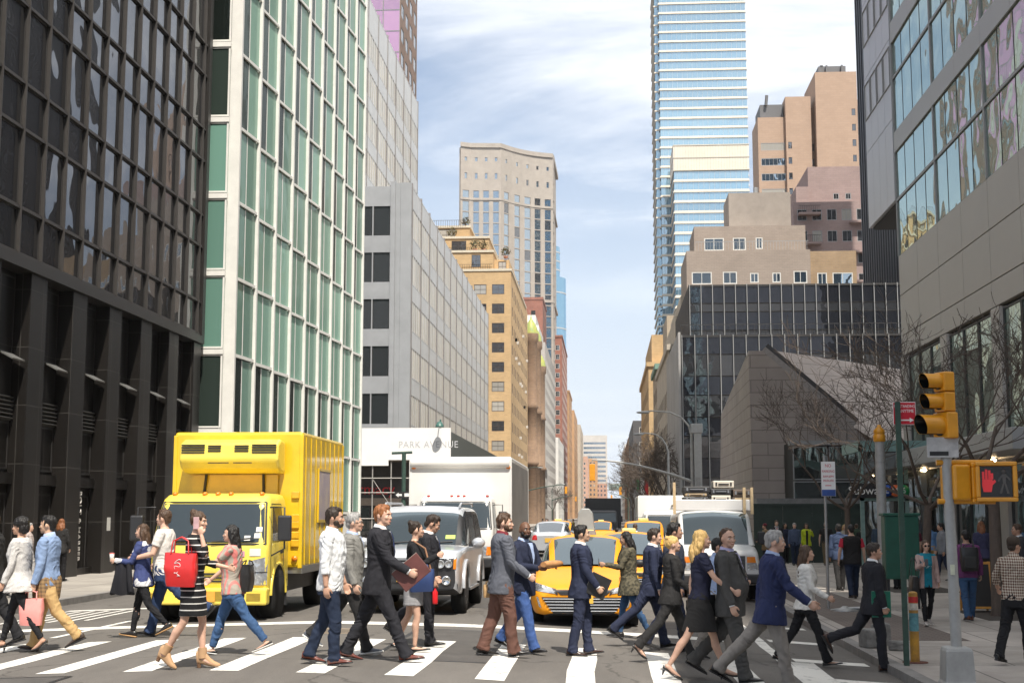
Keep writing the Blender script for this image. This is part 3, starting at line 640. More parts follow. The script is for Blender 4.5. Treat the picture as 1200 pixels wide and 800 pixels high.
# --- brown turreted house with yellow-green domes
brn = brick('brownstone', (.30,.20,.13), (.25,.165,.11), (.22,.16,.12), w=.8, h=.3)
b = Bld('turreted_brown_building', 'ornate brown stone building with small yellow green domed turrets', (-15.6, 286, Z0))
tower(b, -30, -15.9, 290, 330, Z0, 36, brn, {'E': (lambda W, H: grid(W, H, 3, 1.3, 3.5, 2, 2), dict(gl=win_dark)), 'S': (lambda W, H: grid(W, H, 3, 1.3, 3.5, 2, 2), dict(gl=win_dark))}, cornice=(.6, .8, brn))
for k, (y, h) in enumerate(((288.5, 40), (306, 40.5), (326, 37))):
    b.part(MB().lathe([(1.3, Z0), (1.3, 12), (1.6, 12.2), (1.6, 12.8), (1.3, 13), (1.3, 24), (1.6, 24.2), (1.3, 24.9), (1.3, h - 2), (1.6, h - 1.6), (1.6, h)], (-15.6, y, 0), 14), 'turret', brn)
    b.part(MB().lathe([(1.5, h), (1.3, h + 1.2), (.8, h + 2.3), (.2, h + 3.2), (.08, h + 4)], (-15.6, y, 0), 14), 'dome', mat('dome_tiles', (.42,.40,.06), .5, col2=(.20,.30,.12), vs=1.5))
b.finish()
# --- more houses up the left side of the avenue
redb = brick('red_brick', (.33,.125,.085), (.28,.105,.075), (.30,.2,.16), w=.6, h=.2); whb = mat('white_stucco', (.66,.65,.61), .8, vs=.4, var=.1); gry = mat('grey_render', (.40,.37,.34), .85, var=.14, vs=.25)
orb = brick('orange_brick_far', (.48,.27,.13), (.42,.235,.115), (.40,.28,.17), w=.8, h=.3); beige = brick('beige_stone', (.44,.36,.27), (.40,.33,.25), (.33,.28,.22), w=1.2, h=.5, stain=.2)
W1 = dict(gl=win_dark, frame=frame_white, fr=.09, ny=2); W2 = dict(gl=win_dark, frame=frame_brown, fr=.09, ny=2, alt=(.3, win_pale))
def simple(name, label, x0, x1, y0, y1, z1, m, faces, tiers=(), cornice=None, z0=None, cat='building'):
    b = Bld(name, label, (x0 if x0 > 0 else x1, y0, zs(x0))); tower(b, x0, x1, y0, y1, zs(x0) if z0 is None else z0, z1, m, faces, cornice=cornice)
    for t in tiers: tower(b, *t[:6], t[6] if len(t) > 6 else m, t[7] if len(t) > 7 else {})
    b.finish(); return b
G = lambda p, w, fl, h, z=3, n=None, skip=None: (lambda W, H: grid(W, H, p, w, fl, h, z, n=n, skip=skip))
simple('grey_rendered_building', 'tall blank grey rendered party wall with two small windows near the top', -20.6, -16, 366, 441, 48, gry, {'S': ([(2.0, 42, 1.1, 1.6), (2.6, 37.5, 1.0, 1.4)], W1), 'E': (G(3.4, 1.5, 3.3, 1.8), W1)})
simple('white_stepped_building', 'white stuccoed stepped apartment house above the grey party wall', -27, -18.2, 398, 440, 52, whb, {'S': (G(2.6, 1.5, 3.4, 1.7, 30), W1), 'E': (G(3.4, 1.5, 3.3, 1.8), W1)}, [(-25.5, -19.4, 401, 430, 52, 57.5, whb, {'S': (G(2.4, 1.5, 3.0, 1.5, 1), W1)}), (-24, -20.5, 404, 425, 57.5, 61, whb, {})])
simple('red_brick_loft', 'dark red brick block with a flat top behind the turrets', -30.5, -20.5, 452, 480, 74, redb, {'S': (G(3.6, 1.5, 3.6, 1.9), W2), 'E': (G(3.6, 1.5, 3.6, 1.9), W2)}, cornice=(.2, .8, redb))
simple('red_brick_apartment_tower', 'tall narrow red brick apartment tower on the left of the avenue', -22.6, -16, 512, 580, 69, redb, {'S': (G(3.2, 1.6, 3.5, 1.9, 4, n=2), W1), 'E': (G(3.6, 1.4, 3.5, 1.8), W1)}, cornice=(.25, .7, redb))
simple('tan_stepped_tower', 'tan orange brick building stepping down beyond the red tower', -24, -16, 610, 660, 57, orb, {'S': (G(2.8, 1.3, 3.5, 1.8), W2), 'E': (G(3.4, 1.3, 3.5, 1.8), W2)}, [(-24, -18, 615, 650, 57, 62), (-24, -20, 620, 645, 62, 66)], cornice=(.3, .8, orb))
simple('orange_brick_house', 'orange brick house further along the left of the avenue', -24, -15.8, 700, 780, 55, orb, {'S': (G(2.8, 1.3, 3.5, 1.8), W2), 'E': (G(3.4, 1.3, 3.5, 1.8), W2)})
simple('buff_brick_house', 'buff brick house with a pale top far along the left of the avenue', -24, -15.5, 860, 960, 58, beige, {'S': (G(2.8, 1.3, 3.5, 1.8), W2), 'E': (G(3.4, 1.3, 3.5, 1.8), W2)})
simple('pink_brick_house', 'pinkish brick house at the far left end of the avenue', -23, -13, 1000, 1080, 44, mat('pink_brick', (.46,.27,.19), .85, vs=.3), {'S': (G(2.8, 1.3, 3.5, 1.8), W1), 'E': (G(3.4, 1.3, 3.5, 1.8), W1)})
simple('grey_slab_office', 'pale grey slab office block closing the far end of the avenue', -19.5, 1.6, 1150, 1180, 68, mat('pale_concrete', (.46,.44,.41), .8, vs=.1), {'S': (lambda W, H: grid(W, H, 21, 18.4, 3.9, 1.7, 6, top=5.5, n=1), dict(gl=win_blue, nx=7, fr=.15))})
simple('orange_far_house', 'low orange brick block in front of the far grey slab', -17, -6.5, 1090, 1140, 46, orb, {'S': (G(2.8, 1.3, 3.5, 1.8), W2)})
simple('brown_far_house', 'low brown block at the distant end of the avenue', -8, 1.2, 1120, 1148, 27, mat('rose_brick', (.40,.24,.18), .85, vs=.3), {'S': (G(2.8, 1.3, 3.5, 1.8), W2)})
simple('brown_storefront_house', 'low dark storefront house with a roof terrace beside the party wall', -19, -15.5, 340, 365, 13.5, mat('dark_storefront', (.10,.085,.075), .8), {'S': (G(3, 2.2, 4, 2.4, 1), W1), 'E': (G(4, 2.6, 4, 2.4, 1), W1)})
simple('white_storefront_house', 'narrow white house below the red brick tower', -17.8, -15.4, 450, 508, 27, whb, {'E': (G(4, 1.6, 3.6, 2, 2), W1)})
# --- pale stone tower with a concave crown
stone = brick('pale_tower_stone', (.40,.36,.315), (.38,.34,.30), (.34,.305,.27), w=2.2, h=1.6, stain=.12)
b = Bld('pale_stone_tower', 'tall pale stone tower with a concave front and columns of blue windows', (-51, 478, 0))
pl = [(-51.2, 478), (-47.5, 480), (-36.8, 481), (-33.2, 486.2), (-29.6, 490.2), (-26, 493.0), (-22.4, 495.0), (-18.6, 496.5), (-18.2, 500)]
mb = MB()
for i in range(len(pl) - 1):
    a = Vector(pl[i] + (0,)); c = Vector(pl[i+1] + (0,)); u = (c - a).normalized(); W = (c - a).length; zt = 134.2
    n = 3 if W > 8 else 1; pw = W/n; ww = min(2.7, pw*.60); holes = []
    for q in range(n):
        for f in range(25):
            z = 22 + f*4.0
            if z < 117: holes.append((q*pw + (pw - ww)/2, z, ww, 3.72))
        holes.append((q*pw + (pw - 1)/2, 122, 1, 2.2)); holes.append((q*pw + (pw - 1)/2, 128.5, 1, 1.5))
    if W < 4 and i != 7: holes = [h for h in holes if h[2] > 1.2]
    O = (a.x, a.y, 0)
    wall(mb, O, u, W, zt, holes, .3)
    for (x, z, w_, h) in holes: b.win(O, u, x + .01, z + .01, w_ - .02, h - .02, .18, frame=frame_grey, gl=win_blue if (i + int(z)) % 7 else win_dark, fr=.12, dep=.1)
n = len(pl); poly = pl + [(-18.2, 530), (-51.2, 530)]
inner = [(x*1.0 - .5, y + .9) for x, y in poly]
mb.prism(inner, 0, 133.5, 'xy'); b.part(mb, 'wall', stone)
c = MB(); c.prism([(x, y - .5) for x, y in pl] + [(-17.7, 530), (-51.7, 530)], 133.6, 135.2, 'xy'); b.part(c, 'cornice', stone)
c = MB(); c.prism([(x, y - .25) for x, y in pl] + [(-18, 530), (-51.4, 530)], 79, 80, 'xy'); c.prism([(x, y - .25) for x, y in pl] + [(-18, 530), (-51.4, 530)], 114.2, 115, 'xy'); b.part(c, 'string_course', stone)
b.part(MB().box(-40, -27, 505, 525, 134, 138), 'roof_plant_room', stone); b.finish()
# --- curved blue glass tower behind it
b = Bld('blue_curved_tower', 'round cornered blue glass tower behind the pale stone tower', (-20, 575, 0))
for (r, z0, z1) in ((9.4, 0, 104), (6.8, 104, 118), (4.6, 118, 126)):
    c = MB()
    ring = [(-26.0 + r*math.cos(R(a)), 590 + r*math.sin(R(a))) for a in range(0, 360, 12)]
    c.prism(ring, z0, z1, 'xy'); b.part(c, 'curved_glass', glass('blue_tower_glass', (.05,.17,.30), (.55,.82,1), refl=.35, wob=.05))
    m = MB(); z = z0 + 3.9
    while z <= z1 + .1: m.prism([(-26 + (r + .12)*math.cos(R(a)), 590 + (r + .12)*math.sin(R(a))) for a in range(0, 360, 12)], z - .55, z, 'xy'); z += 3.9*(1 if z1 - z0 < 30 else 4)
    b.part(m, 'floor_band', mat('pale_band', (.42,.44,.46), .5))
    f = MB()
    for a in range(0, 360, 12): f.box(-.12, .12, -.12, .12, z0, z1); 
    b.part(MB().add([(x, y, z) for x, y in ring for z in (z0, z1)], []), 'edge', frame_grey) if False else None
b.finish()
# ================================================================== RIGHT SIDE
ZR = zs(1); XR = 12.4
# --- grey metal and glass tower in the right foreground
rmet = mat('grey_cladding', (.45,.42,.385), .45, .08, var=.06, vs=.4); rband = mat('light_cladding', (.40,.40,.40), .42, .15, var=.06, vs=.4); joint = mat('dark_joint', (.03,.03,.03), .7, var=0)
rglass = glass('mirror_glass', (.07,.11,.085), (.78,.92,.84), refl=.46, wob=.07, wscale=.40, var=.3); rshop = glass('storefront_glass', (.035,.04,.04), (.9,.95,.95), refl=.34, wob=.02, var=.5)
b = Bld('grey_glass_tower', 'grey metal clad office tower with mirror glass bands at the right edge', (XR, 20, ZR))
YA, YB = 20.4, 57.6
b.part(MB().box(XR + .25, XR + 26, YA, YB, ZR, 42), 'core', joint)
m = MB(); yj = [57.6 - 3.36*k for k in range(12)]
for (za, zb) in ((8.25, 9.1), (9.1, 10.8), (10.8, 12.5)):
    for c, a in zip(yj, yj[1:]): m.box(XR, XR + .24, a + .018, c - .018, za + .018, zb - .018)
b.part(m, 'panel_cladding', rmet, bevel=.006, seg=1)
fls = []; z = 12.5
while z < 36: fls.append(z); z += 4.85 if z > 13 else 5.3
mu = MB()
for k, z in enumerate(fls):
    top = z + (4.45 if k == 0 else 3.95); tr = z + 2.35
    bm2 = MB()
    for c, a in zip(yj, yj[1:]): bm2.box(XR - .03, XR + .24, a + .01, c - .01, top, (fls[k+1] if k + 1 < len(fls) else top + .9))
    b.part(bm2, 'spandrel_band', rband)
    y = YB
    while y - 1.68 > YA:
        b.win((XR, y, 0), (0,-1,0), .012, z, 1.656, tr - z, .03, frame=joint, gl=rglass, fr=.012, dep=.02)
        b.win((XR, y, 0), (0,-1,0), .012, tr + .1, 1.656, top - tr - .1, .03, frame=joint, gl=rglass, fr=.012, dep=.02); y -= 1.68
    mu.box(XR - .01, XR + .2, YA, YB, tr - .005, tr + .105)
for k, y in enumerate(yj):
    if k % 2 == 0: mu.box(XR - .02, XR + .2, y - .07, y + .07, 12.5, 41)
b.part(mu, 'mullion_grid', frame_grey); b.finish()
# ground floor: shop windows between grey piers
gp = MB(); yy = YB; k = 0
while yy - 6.7 > YA - 3:
    b.part(MB().box(XR - .06, XR + .24, yy - .95, yy, ZR, 8.2), 'pier', rmet, bevel=.01, seg=1)
    y = yy - .95
    for q in range(3):
        w_ = 5.7/3; 
        b.win((XR, y, ZR), (0,-1,0), .03, .45, w_ - .06, 3.1, .05, frame=frame_dark, gl=rshop, fr=.05)
        b.win((XR, y, ZR), (0,-1,0), .03, 4.5, w_ - .06, 3.9, .05, frame=frame_dark, gl=rglass, fr=.05); y -= w_
    yy -= 6.7
b.finish()
b.part(MB().box(XR - .02, XR + .2, YA, YB, ZR, ZR + .42), 'plinth', rmet)
b.part(MB().box(XR - 1.5, XR + .2, 37.5, 54.5, 3.45, 4.05), 'canopy', rband, bevel=.02); b.part(MB().box(XR - .3, XR + .2, YA, YB, 3.4, 4.15), 'transom_band', rmet)
for y in (39, 43, 48, 52.2): b.part(MB().ell((XR - .5, y, 3.36), (.09,.09,.06)), 'ceiling_spot', mat('warm_lamp', (1,.8,.5), .4, emit=(1,.72,.4,14)))
t = text_mesh('SUNRISE', .42, mat('shop_sign_white', (.75,.73,.68), .5), 'shop_lettering', b.root, (-.09, 52.2 - 20, 2.85 - ZR), (R(90), 0, R(-90)), .03)
b.part(MB().box(XR - .02, XR - .002, 50.2, 54.2, 2.62, 3.1), 'shop_fascia', frame_dark)
# cantilevered pale block at its far end
m = MB(); jj = [57.65, 59.1, 60.55, 62.0, 63.4]
for a, c in zip(jj, jj[1:]):
    z = 14.9
    while z < 90: m.box(XR - .06, XR + 14, a + .015, c - .015, z + .015, z + 3.55 - .015); z += 3.55
pal = mat('pale_cladding', (.50,.50,.515), .35, .35, var=.05, vs=.5)
b.part(m, 'cantilever_panels', pal); m = MB()
b.part(MB().box(XR + .1, XR + 14, 57.66, 63.2, 14.8, 89), 'cantilever_core', joint)
for k in range(12):
    for a, c in zip(jj, jj[1:]): b.win((XR - .06, c, 20.0 + 3.55*k), (0,-1,0), .06, 0, c - a - .12, 1.7, -.04, frame=frame_grey, gl=win_blue, fr=.04)
b.finish()
# --- dark ribbed tower behind
rib = mat('dark_rib', (.075,.075,.08), .45, .3, var=.1); b = Bld('dark_ribbed_tower', 'tall dark tower with thin vertical ribs beyond the grey glass tower', (29, 128, ZR))
b.part(MB().box(29.1, 49, 128, 151, ZR, 110), 'core', mat('dark_core', (.028,.028,.032), .35, var=.2)); m = MB()
for k in range(20): m.box(28.6, 29.3, 128 + k*1.2, 128.3 + k*1.2, ZR, 110)
for k in range(16): m.box(29.0 + k*1.25, 29.28 + k*1.25, 127.5, 128.2, ZR, 110)
b.part(m, 'rib', rib); 
for j in range(26):
    b.win((29.1, 151, 20 + j*3.6), (0,-1,0), 0.1, 0, 22.8, 2.1, -.05, frame=frame_dark, gl=win_dark, fr=.04)
b.finish()
# --- black glass building with white mullions
bg_ = glass('black_curtain_glass', (.012,.013,.017), (.8,.88,1), refl=.16, wob=.02, var=.9); wmul = mat('white_mullion', (.34,.34,.335), .4, .3, var=.05)
lit = mat('lit_office', (.9,.75,.5), .5, emit=(1,.8,.5,1.5))
b = Bld('black_glass_building', 'wide black glass building with thin white mullions and a stepped top', (6.2, 112, ZR))
def bands(b, x0, x1, y, z0, z1, pitch, fl):
    b.part(MB().box(x0 + .02, x1, y + .15, y + 22, z0, z1 - .02), 'core', mat('black_core', (.012,.012,.014), .7, var=0))
    n = int((x1 - x0)/pitch); z = z1
    while z - fl > z0 - .5:
        for i in range(n):
            b.win((x0, y, z - 1.55), (1,0,0), .1 + i*pitch + .04, 0.02, pitch - .08, 1.5, .03, frame=frame_dark, gl=bg_, fr=.02, dep=.04)
            b.win((x0, y, z - fl), (1,0,0), .1 + i*pitch + .04, 0.02, pitch - .08, fl - 1.6, .03, frame=frame_dark, gl=win_dark, fr=.03, dep=.06)
        z -= fl
    for i in range(n + 1): b.part(MB().box(x0 + .1 + i*pitch - .028, x0 + .1 + i*pitch + .028, y - .14, y + .05, z0, z1 + .05), 'mullion', wmul)
    b.part(MB().box(x0, x1, y - .04, y + .1, z1 - .14, z1 + .02), 'coping', frame_dark)
bands(b, 6.25, 26, 112, ZR, 16.3, 1.045, 3.35); bands(b, 7.1, 26, 114.5, 16.32, 20.9, .957, 2.29)
m = MB().box(6.06, 6.24, 112, 134, ZR, 16.6); b.part(m, 'flank_wall', mat('grey_flank', (.34,.33,.32), .7, vs=.3))
hw = MB().box(6.2, 26, 112.2, 112.24, 17.2, 17.25)
for i in range(40): hw.box(6.3 + i*.5, 6.33 + i*.5, 112.205, 112.235, 16.35, 17.2)
b.part(hw, 'roof_railing', frame_dark); b.finish()
# --- granite church
gran = brick('church_granite', (.40,.345,.31), (.36,.31,.28), (.25,.215,.195), w=1.5, h=.6, msize=.025, rough=.75, bump=.25, stain=.16)
b = Bld('granite_church', 'angular grey granite church with a slanting roof slot beside the bare trees', (7, 66, ZR), 'church')
zc_ = lambda px, py, Y: atY(px, py, Y)
A = Vector((7.0, 66, 0)); topA = zc_(877, 411, 66); topA2 = zc_(893, 411, 66.0); C = zc_(1000, 500, 66); Rr = zc_(1150, 600, 66)
far = Vector((6.9, 85, 0)); farT = zc_(845, 486, 85); farT2 = zc_(841, 520, 85.2)
ridge0 = zc_(896, 409, 69); ridge1 = zc_(1064, 434, 84); ridge2 = zc_(1250, 465, 84)
mb = MB(); z0 = ZR
mb.add([(A.x, 66, z0), (topA.x, 66, topA.z), (topA2.x, 66, topA2.z), (C.x, 66, C.z), (Rr.x, 66, z0)], [(0,4,3,2,1)])
mb.add([(A.x, 66, z0), (topA.x, 66, topA.z), (farT.x, 85, farT.z), (far.x, 85, z0)], [(0,1,2,3)])
mb.add([(farT.x, 85, farT.z), (far.x, 85, z0), (26, 85, z0), (26, 85, 7)], [(0,1,2,3)]); b.part(mb, 'wall', gran)
mb = MB()
mb.add([topA2 + Vector((.05, .35, .02)), C + Vector((.05, .35, .02)), Rr + Vector((0,.35,.4)), ridge2, ridge1, ridge0], [(0,1,2,3,4,5)])
mb.add([topA + Vector((0,.02,0)), topA2 + Vector((.05,.35,.02)), ridge0, ridge1, ridge2, Vector((26,85,7)), farT], [(0,1,2,3,4,5,6)])
b.part(mb, 'roof', gran)
mb = MB(); d = Vector((.17, .02, .20))
mb.add([topA2 + Vector((0,0,0)), C, C + d, topA2 + d, topA2 + Vector((0,.34,0)), C + Vector((0,.34,0)), C + d + Vector((0,.34,0)), topA2 + d + Vector((0,.34,0))], [(0,1,2,3),(4,7,6,5),(3,2,6,7),(0,4,5,1)])
b.part(mb, 'slot_edge', mat('pale_granite_edge', (.32,.29,.27), .7))
mb = MB(); e = d*1.9; mb.add([topA2 + d, C + d, C + e, topA2 + e, ], [(0,1,2,3)]); 
mb.v = [(x, y + .2, z) for x, y, z in mb.v]; b.part(mb, 'skylight_slot', mat('dark_slot', (.05,.045,.045), .4))
# --- glass pavilion and subway entrance at the foot of the church
lg = glass('lobby_glass', (.05,.055,.055), (.9,.95,.95), refl=.22, wob=.015, var=.5)
b = Bld('glass_lobby_pavilion', 'dark glazed lobby pavilion with thin grey frames under the church', (8.0, 62, ZR), 'pavilion')
b.part(MB().box(8.5, 20, 62.3, 65.9, ZR, 5.0), 'core', mat('lobby_dark', (.03,.028,.027), .8, var=0))
for i in range(7):
    for j, (z, h) in enumerate(((0, 2.0), (2.0, 1.5), (3.5, 1.55))): b.win((8.35, 62, ZR), (1,0,0), i*1.6 + .03, z + .03, 1.54, h - .06, .04, frame=frame_grey, gl=lg, fr=.05)
b.part(MB().box(8.25, 20, 61.9, 62.6, 4.80, 5.0), 'roof_edge', frame_grey); b.part(MB().box(6.6, 11.2, 60.9, 62.0, 2.05, 2.42), 'canopy', mat('grey_canopy', (.22,.215,.21), .6)); b.finish()
se = empty('subway_entrance', (9.6, 52, ZR), 'pale green glass subway entrance with a black sign reading Subway', 'subway entrance')
grn = mat('teal_metal', (.22,.34,.32), .45, .2)
P0 = atY(998, 583, 52); P1 = atY(1066, 566, 52)
m = MB()
for x in (.0, 1.65, 2.9): m.box(x - .07, x + .07, .3, .45, 0, 4.6)
m.box(-.07, 3.2, .3, .45, 4.35, 4.75); m.box(-.07, 3.2, .3, .45, 2.5, 2.62); m.box(-.08, .08, .45, 4.0, 4.35, 4.75); m.build('frame', grn, se)
MB().box(.07, 2.9, .36, .39, 2.65, 4.33).build('upper_glass', lg, se); MB().box(.07, 2.9, .36, .39, .1, 2.48).build('lower_glass', lg, se)
so_ = empty('sign_board', (P0.x - 9.6, 0, 0)); so_.parent = se
W_ = P1.x - P0.x; zc2 = (P0.z + P1.z)/2 - ZR; H_ = abs(P1.z - P0.z)
MB().box(0, W_, .14, .28, zc2 - H_/2, zc2 + H_/2).build('sign_panel', mat('sign_black', (.012,.012,.014), .4), so_)
wl = mat('sign_white', (.80,.80,.78), .5, var=0)
text_mesh('Subway', H_*.80, wl, 'lettering', so_, (W_*.265, .133, zc2 - .01), depth=.006, stretch=1.02)
for k, (c, ch) in enumerate((((.03,.10,.42), 'E'), ((.75,.16,.05), 'M'), ((.02,.33,.12), '6'))):
    x = W_*(.62 + .145*k); MB().lathe([(.0001, .125), (H_*.40, .125), (H_*.40, .139), (.0001, .139)], (x, 0, zc2), 20, axis='y').build('route_disc', mat('route_' + ch, c, .5, var=0), so_)
    text_mesh(ch, H_*.58, wl, 'route_letter', so_, (x, .120, zc2), depth=.006)
hd = empty('green_hoarding', (6.2, 58.5, ZR), 'low dark green plywood hoarding in front of the church', 'hoarding')
m = MB()
for k in range(5): m.box(k*1.22 + .006, k*1.22 + 1.214, 0, .04, 0, 2.35)
m.build('panel', mat('dark_green_paint', (.026,.042,.034), .6, var=.35, vs=2), hd); MB().box(-.02, 6.14, -.05, .09, 2.35, 2.45).build('top_rail', mat('dark_green_paint', (.02,.055,.042)), hd)
# --- stepped beige block above
bst = brick('beige_brick', (.34,.28,.235), (.31,.255,.215), (.28,.235,.2), w=.5, h=.16, stain=.15); bw2 = dict(gl=win_blue, frame=frame_white, nx=2, fr=.1, dep=.1)
b = Bld('beige_stepped_block', 'beige brick block stepping up behind the black glass building', (8.3, 136, ZR))
tower(b, 8.3, 20.6, 136, 146, 17, 28.0, bst, {'S': ([(.5, 7.6, 2.0, 1.25), (3.6, 7.6, 1.4, 1.25), (6.3, 7.7, .85, 1.0), (8.5, 7.7, .85, 1.0), (10.6, 7.6, 1.35, 1.25), (.5, 4.0, 2.0, 1.2), (3.6, 4, 1.4, 1.2), (6.3, 4, .85, 1.2), (8.5, 4, .85, 1.2), (10.6, 4, 1.35, 1.2)], bw2)})
tower(b, 20.6, 25.2, 136.4, 146, 17, 27.9, brick('tan_brick_block', (.40,.28,.17), (.36,.25,.15), (.32,.25,.18), w=.5, h=.16), {'S': ([(.7, 7.5, .95, 1.2), (2.2, 7.5, 2.0, 1.2), (.7, 4, .95, 1.2), (2.2, 4, 2.0, 1.2)], bw2)})
tower(b, 9.2, 20.4, 137.5, 145, 28, 30.8, bst, {'S': ([(1.0, .3, 2.0, 1.3), (3.9, .3, 1.3, 1.3), (6.2, .4, .7, 1.2)], bw2)}); tower(b, 12.9, 19.2, 139, 145, 30.8, 34.6, mat('grey_brown_render', (.30,.26,.225), .85, vs=.5), {})
rl = MB(); rl.box(9.2, 20.5, 136.1, 136.15, 28.9, 28.95)
for i in range(38): rl.box(9.2 + i*.3, 9.23 + i*.3, 136.105, 136.14, 28, 28.9)
b.part(rl, 'railing', frame_grey)
b.part(MB().tube([(15.9, 141, 34.6), (15.9, 141, 35.6)], .25, 8), 'vent_stack', frame_grey); b.finish()
# --- pinkish stone apartment block
pk = brick('mauve_brick', (.33,.245,.225), (.30,.22,.205), (.27,.21,.2), w=.8, h=.3, stain=.12); pw = dict(gl=win_dark, frame=frame_grey, nx=2, fr=.09, alt=(.35, win_pale))
b = Bld('mauve_apartment_block', 'mauve brick apartment block with balconies below the orange tower', (27, 190, ZR))
tower(b, 26.6, 37.2, 190, 215, 20, 45.2, pk, {'S': (lambda W, H: grid(W, H, 2.05, 1.35, 3.05, 1.6, 1.2, top=.8, n=5), pw), 'W': (lambda W, H: grid(W, H, 3.6, 1.3, 3.05, 1.6, 1.2), pw)})
tower(b, 29.2, 37.2, 193, 214, 45.2, 51, pk, {'S': ([(3.5, 1, .8, .9), (5.2, 1, .8, .9)], pw)}); tower(b, 27.4, 29.2, 192.5, 212, 45.2, 48, pk, {})
for k in range(4):
    b.part(MB().box(27.2, 30.2, 188.7, 189.98, 43.2 - 4.2*k, 43.5 - 4.2*k), 'balcony_slab', pk)
    m = MB().box(27.2, 30.2, 188.7, 188.75, 44.4 - 4.2*k, 44.46 - 4.2*k); [m.box(27.2 + .25*i, 27.24 + .25*i, 188.705, 188.745, 43.5 - 4.2*k, 44.4 - 4.2*k) for i in range(12)]; b.part(m, 'balcony_railing', frame_dark)
    b.part(MB().box(34.3, 37, 188.9, 189.98, 42 - 4.2*k, 42.3 - 4.2*k), 'balcony_slab', pk)
b.finish()
# --- orange brown tower
ob = brick('salmon_brick', (.40,.285,.21), (.375,.265,.195), (.34,.25,.195), w=1.2, h=.45, stain=.08)
b = Bld('salmon_brick_tower', 'salmon brick tower of staggered slabs on the right skyline', (27.6, 258, ZR))
tower(b, 29.80, 35.00, 258, 268, 20, 77.5, ob, {'S': (lambda W, H: [(.5, 3 + 3.0*j, W - .6, 1.45) for j in range(17)], dict(gl=win_pale, frame=frame_grey, nx=6, fr=.1, alt=(.45, win_blue)))})
tower(b, 35.00, 39.80, 257, 268, 20, 81.2, ob, {'S': (lambda W, H: [(.35, 3 + 3.0*j, .7, 1.3) for j in range(17)], dict(gl=win_dark, fr=.05))}); tower(b, 40.60, 48.40, 256, 270, 20, 85.6, ob, {'S': (lambda W, H: [(W - 1.1, 3 + 3.0*j, .7, 1.3) for j in range(19)], dict(gl=win_dark, fr=.05))}); tower(b, 49.30, 54.00, 257, 268, 20, 81.2, ob, {})
tower(b, 39.80, 40.60, 259, 268, 20, 79.5, ob, {'S': (lambda W, H: [(.05, 3 + 3.0*j, W - .1, 1.4) for j in range(17)], dict(gl=win_dark, fr=.05))}); tower(b, 48.40, 49.30, 259, 268, 20, 81, ob, {'S': (lambda W, H: [(.05, 3 + 3.0*j, W - .1, 1.4) for j in range(18)], dict(gl=win_dark, fr=.05))})
dg = mat('dark_plant', (.12,.12,.125), .6); b.part(MB().box(30.4, 34.8, 259, 267, 77.6, 80.3), 'roof_plant', dg)
m = MB(); m.box(41.6, 46.8, 258, 268, 85.7, 87.4); m.box(41.9, 42.5, 257.9, 258.1, 87.4, 87.6); m.box(42.9, 43.2, 257, 258, 85.7, 87.3); m.box(45.8, 46.1, 257, 258, 85.7, 87.3); b.part(m, 'roof_plant', dg)
b.part(MB().tube([(31.5, 258.5, 80), (31.7, 258.5, 82)], .3, 6), 'flue', dg); b.finish()
# --- tall glass tower with cream floor bands
cream = mat('cream_band', (.66,.60,.50), .55, var=.06, vs=.3); bgl = glass('sky_blue_glass', (.12,.24,.33), (.78,.93,1.0), refl=.40, wob=.06, wscale=.15, var=.25)
b = Bld('blue_banded_tower', 'very tall blue glass tower with cream floor bands on the right of the avenue', (15, 405, 0))
def banded(b, x0, x1, y0, y1, z0, z1, fl, first, bh=1.05, cr=None):
    b.part(MB().box(x0 + .8, x1 - .8, y0 + .8, y1 - .8, z0, z1), 'core', mat('tower_core', (.20,.26,.30), .6, var=0))
    z = first
    while z < z1 - 1:
        t = min(z + fl, z1)
        m = MB(); m.box(x0, x1, y0, y0 + .5, z + bh, t); m.box(x0, x0 + .5, y0 + .5, y1, z + bh, t); b.part(m, 'window_band', bgl)
        m = MB(); m.box(x0 - .35, x1 + .2, y0 - .35, y1, z, z + bh*.45); m.box(x0 - .12, x1 + .1, y0 - .12, y1, z + bh*.45, z + bh); b.part(m, 'floor_band', cream)
        z += fl
    m = MB()
    for k in range(int((x1 - x0)/1.6)): m.box(x0 + .8 + k*1.6, x0 + .9 + k*1.6, y0 - .05, y0 + .1, z0, z1)
    for k in range(int((y1 - y0)/1.6)): m.box(x0 - .05, x0 + .1, y0 + .8 + k*1.6, y0 + .9 + k*1.6, z0, z1)
    b.part(m, 'mullion_grid', mat('blue_grey_mullion', (.36,.42,.46), .4, .3))
banded(b, 21.4, 43.6, 404, 424, 10, 104.4, 3.2, 14.5, .8)
m = MB().box(21.2, 43.8, 403.7, 424, 104.4, 112.2); b.part(m, 'crown', cream); m = MB()
for k in range(27): m.box(21.6 + k*.82, 21.66 + k*.82, 403.6, 403.69, 104.6, 112)
for z in (104.3, 108.2, 112): m.box(21.1, 43.9, 403.55, 424.1, z, z + .3)
b.part(m, 'crown_rib', mat('cream_rib', (.50,.46,.38), .6))
banded(b, 18.6, 46.4, 430, 462, 12, 180, 3.2, 16, .72)
banded(b, 15.3, 19.9, 425.2, 429.9, 10, 150, 4.72, 16, 1.15) if False else None
b.part(MB().box(17.2, 18.55, 432, 460, 10, 180), 'corner_bay', glass('deep_blue_glass', (.06,.16,.27), (.7,.9,1), refl=.35, wob=.06)); m = MB()
z = 16
while z < 179: m.box(16.9, 18.2, 431.8, 460.2, z, z + .45); z += 3.2
b.part(m, 'corner_floor_edge', cream); b.finish()
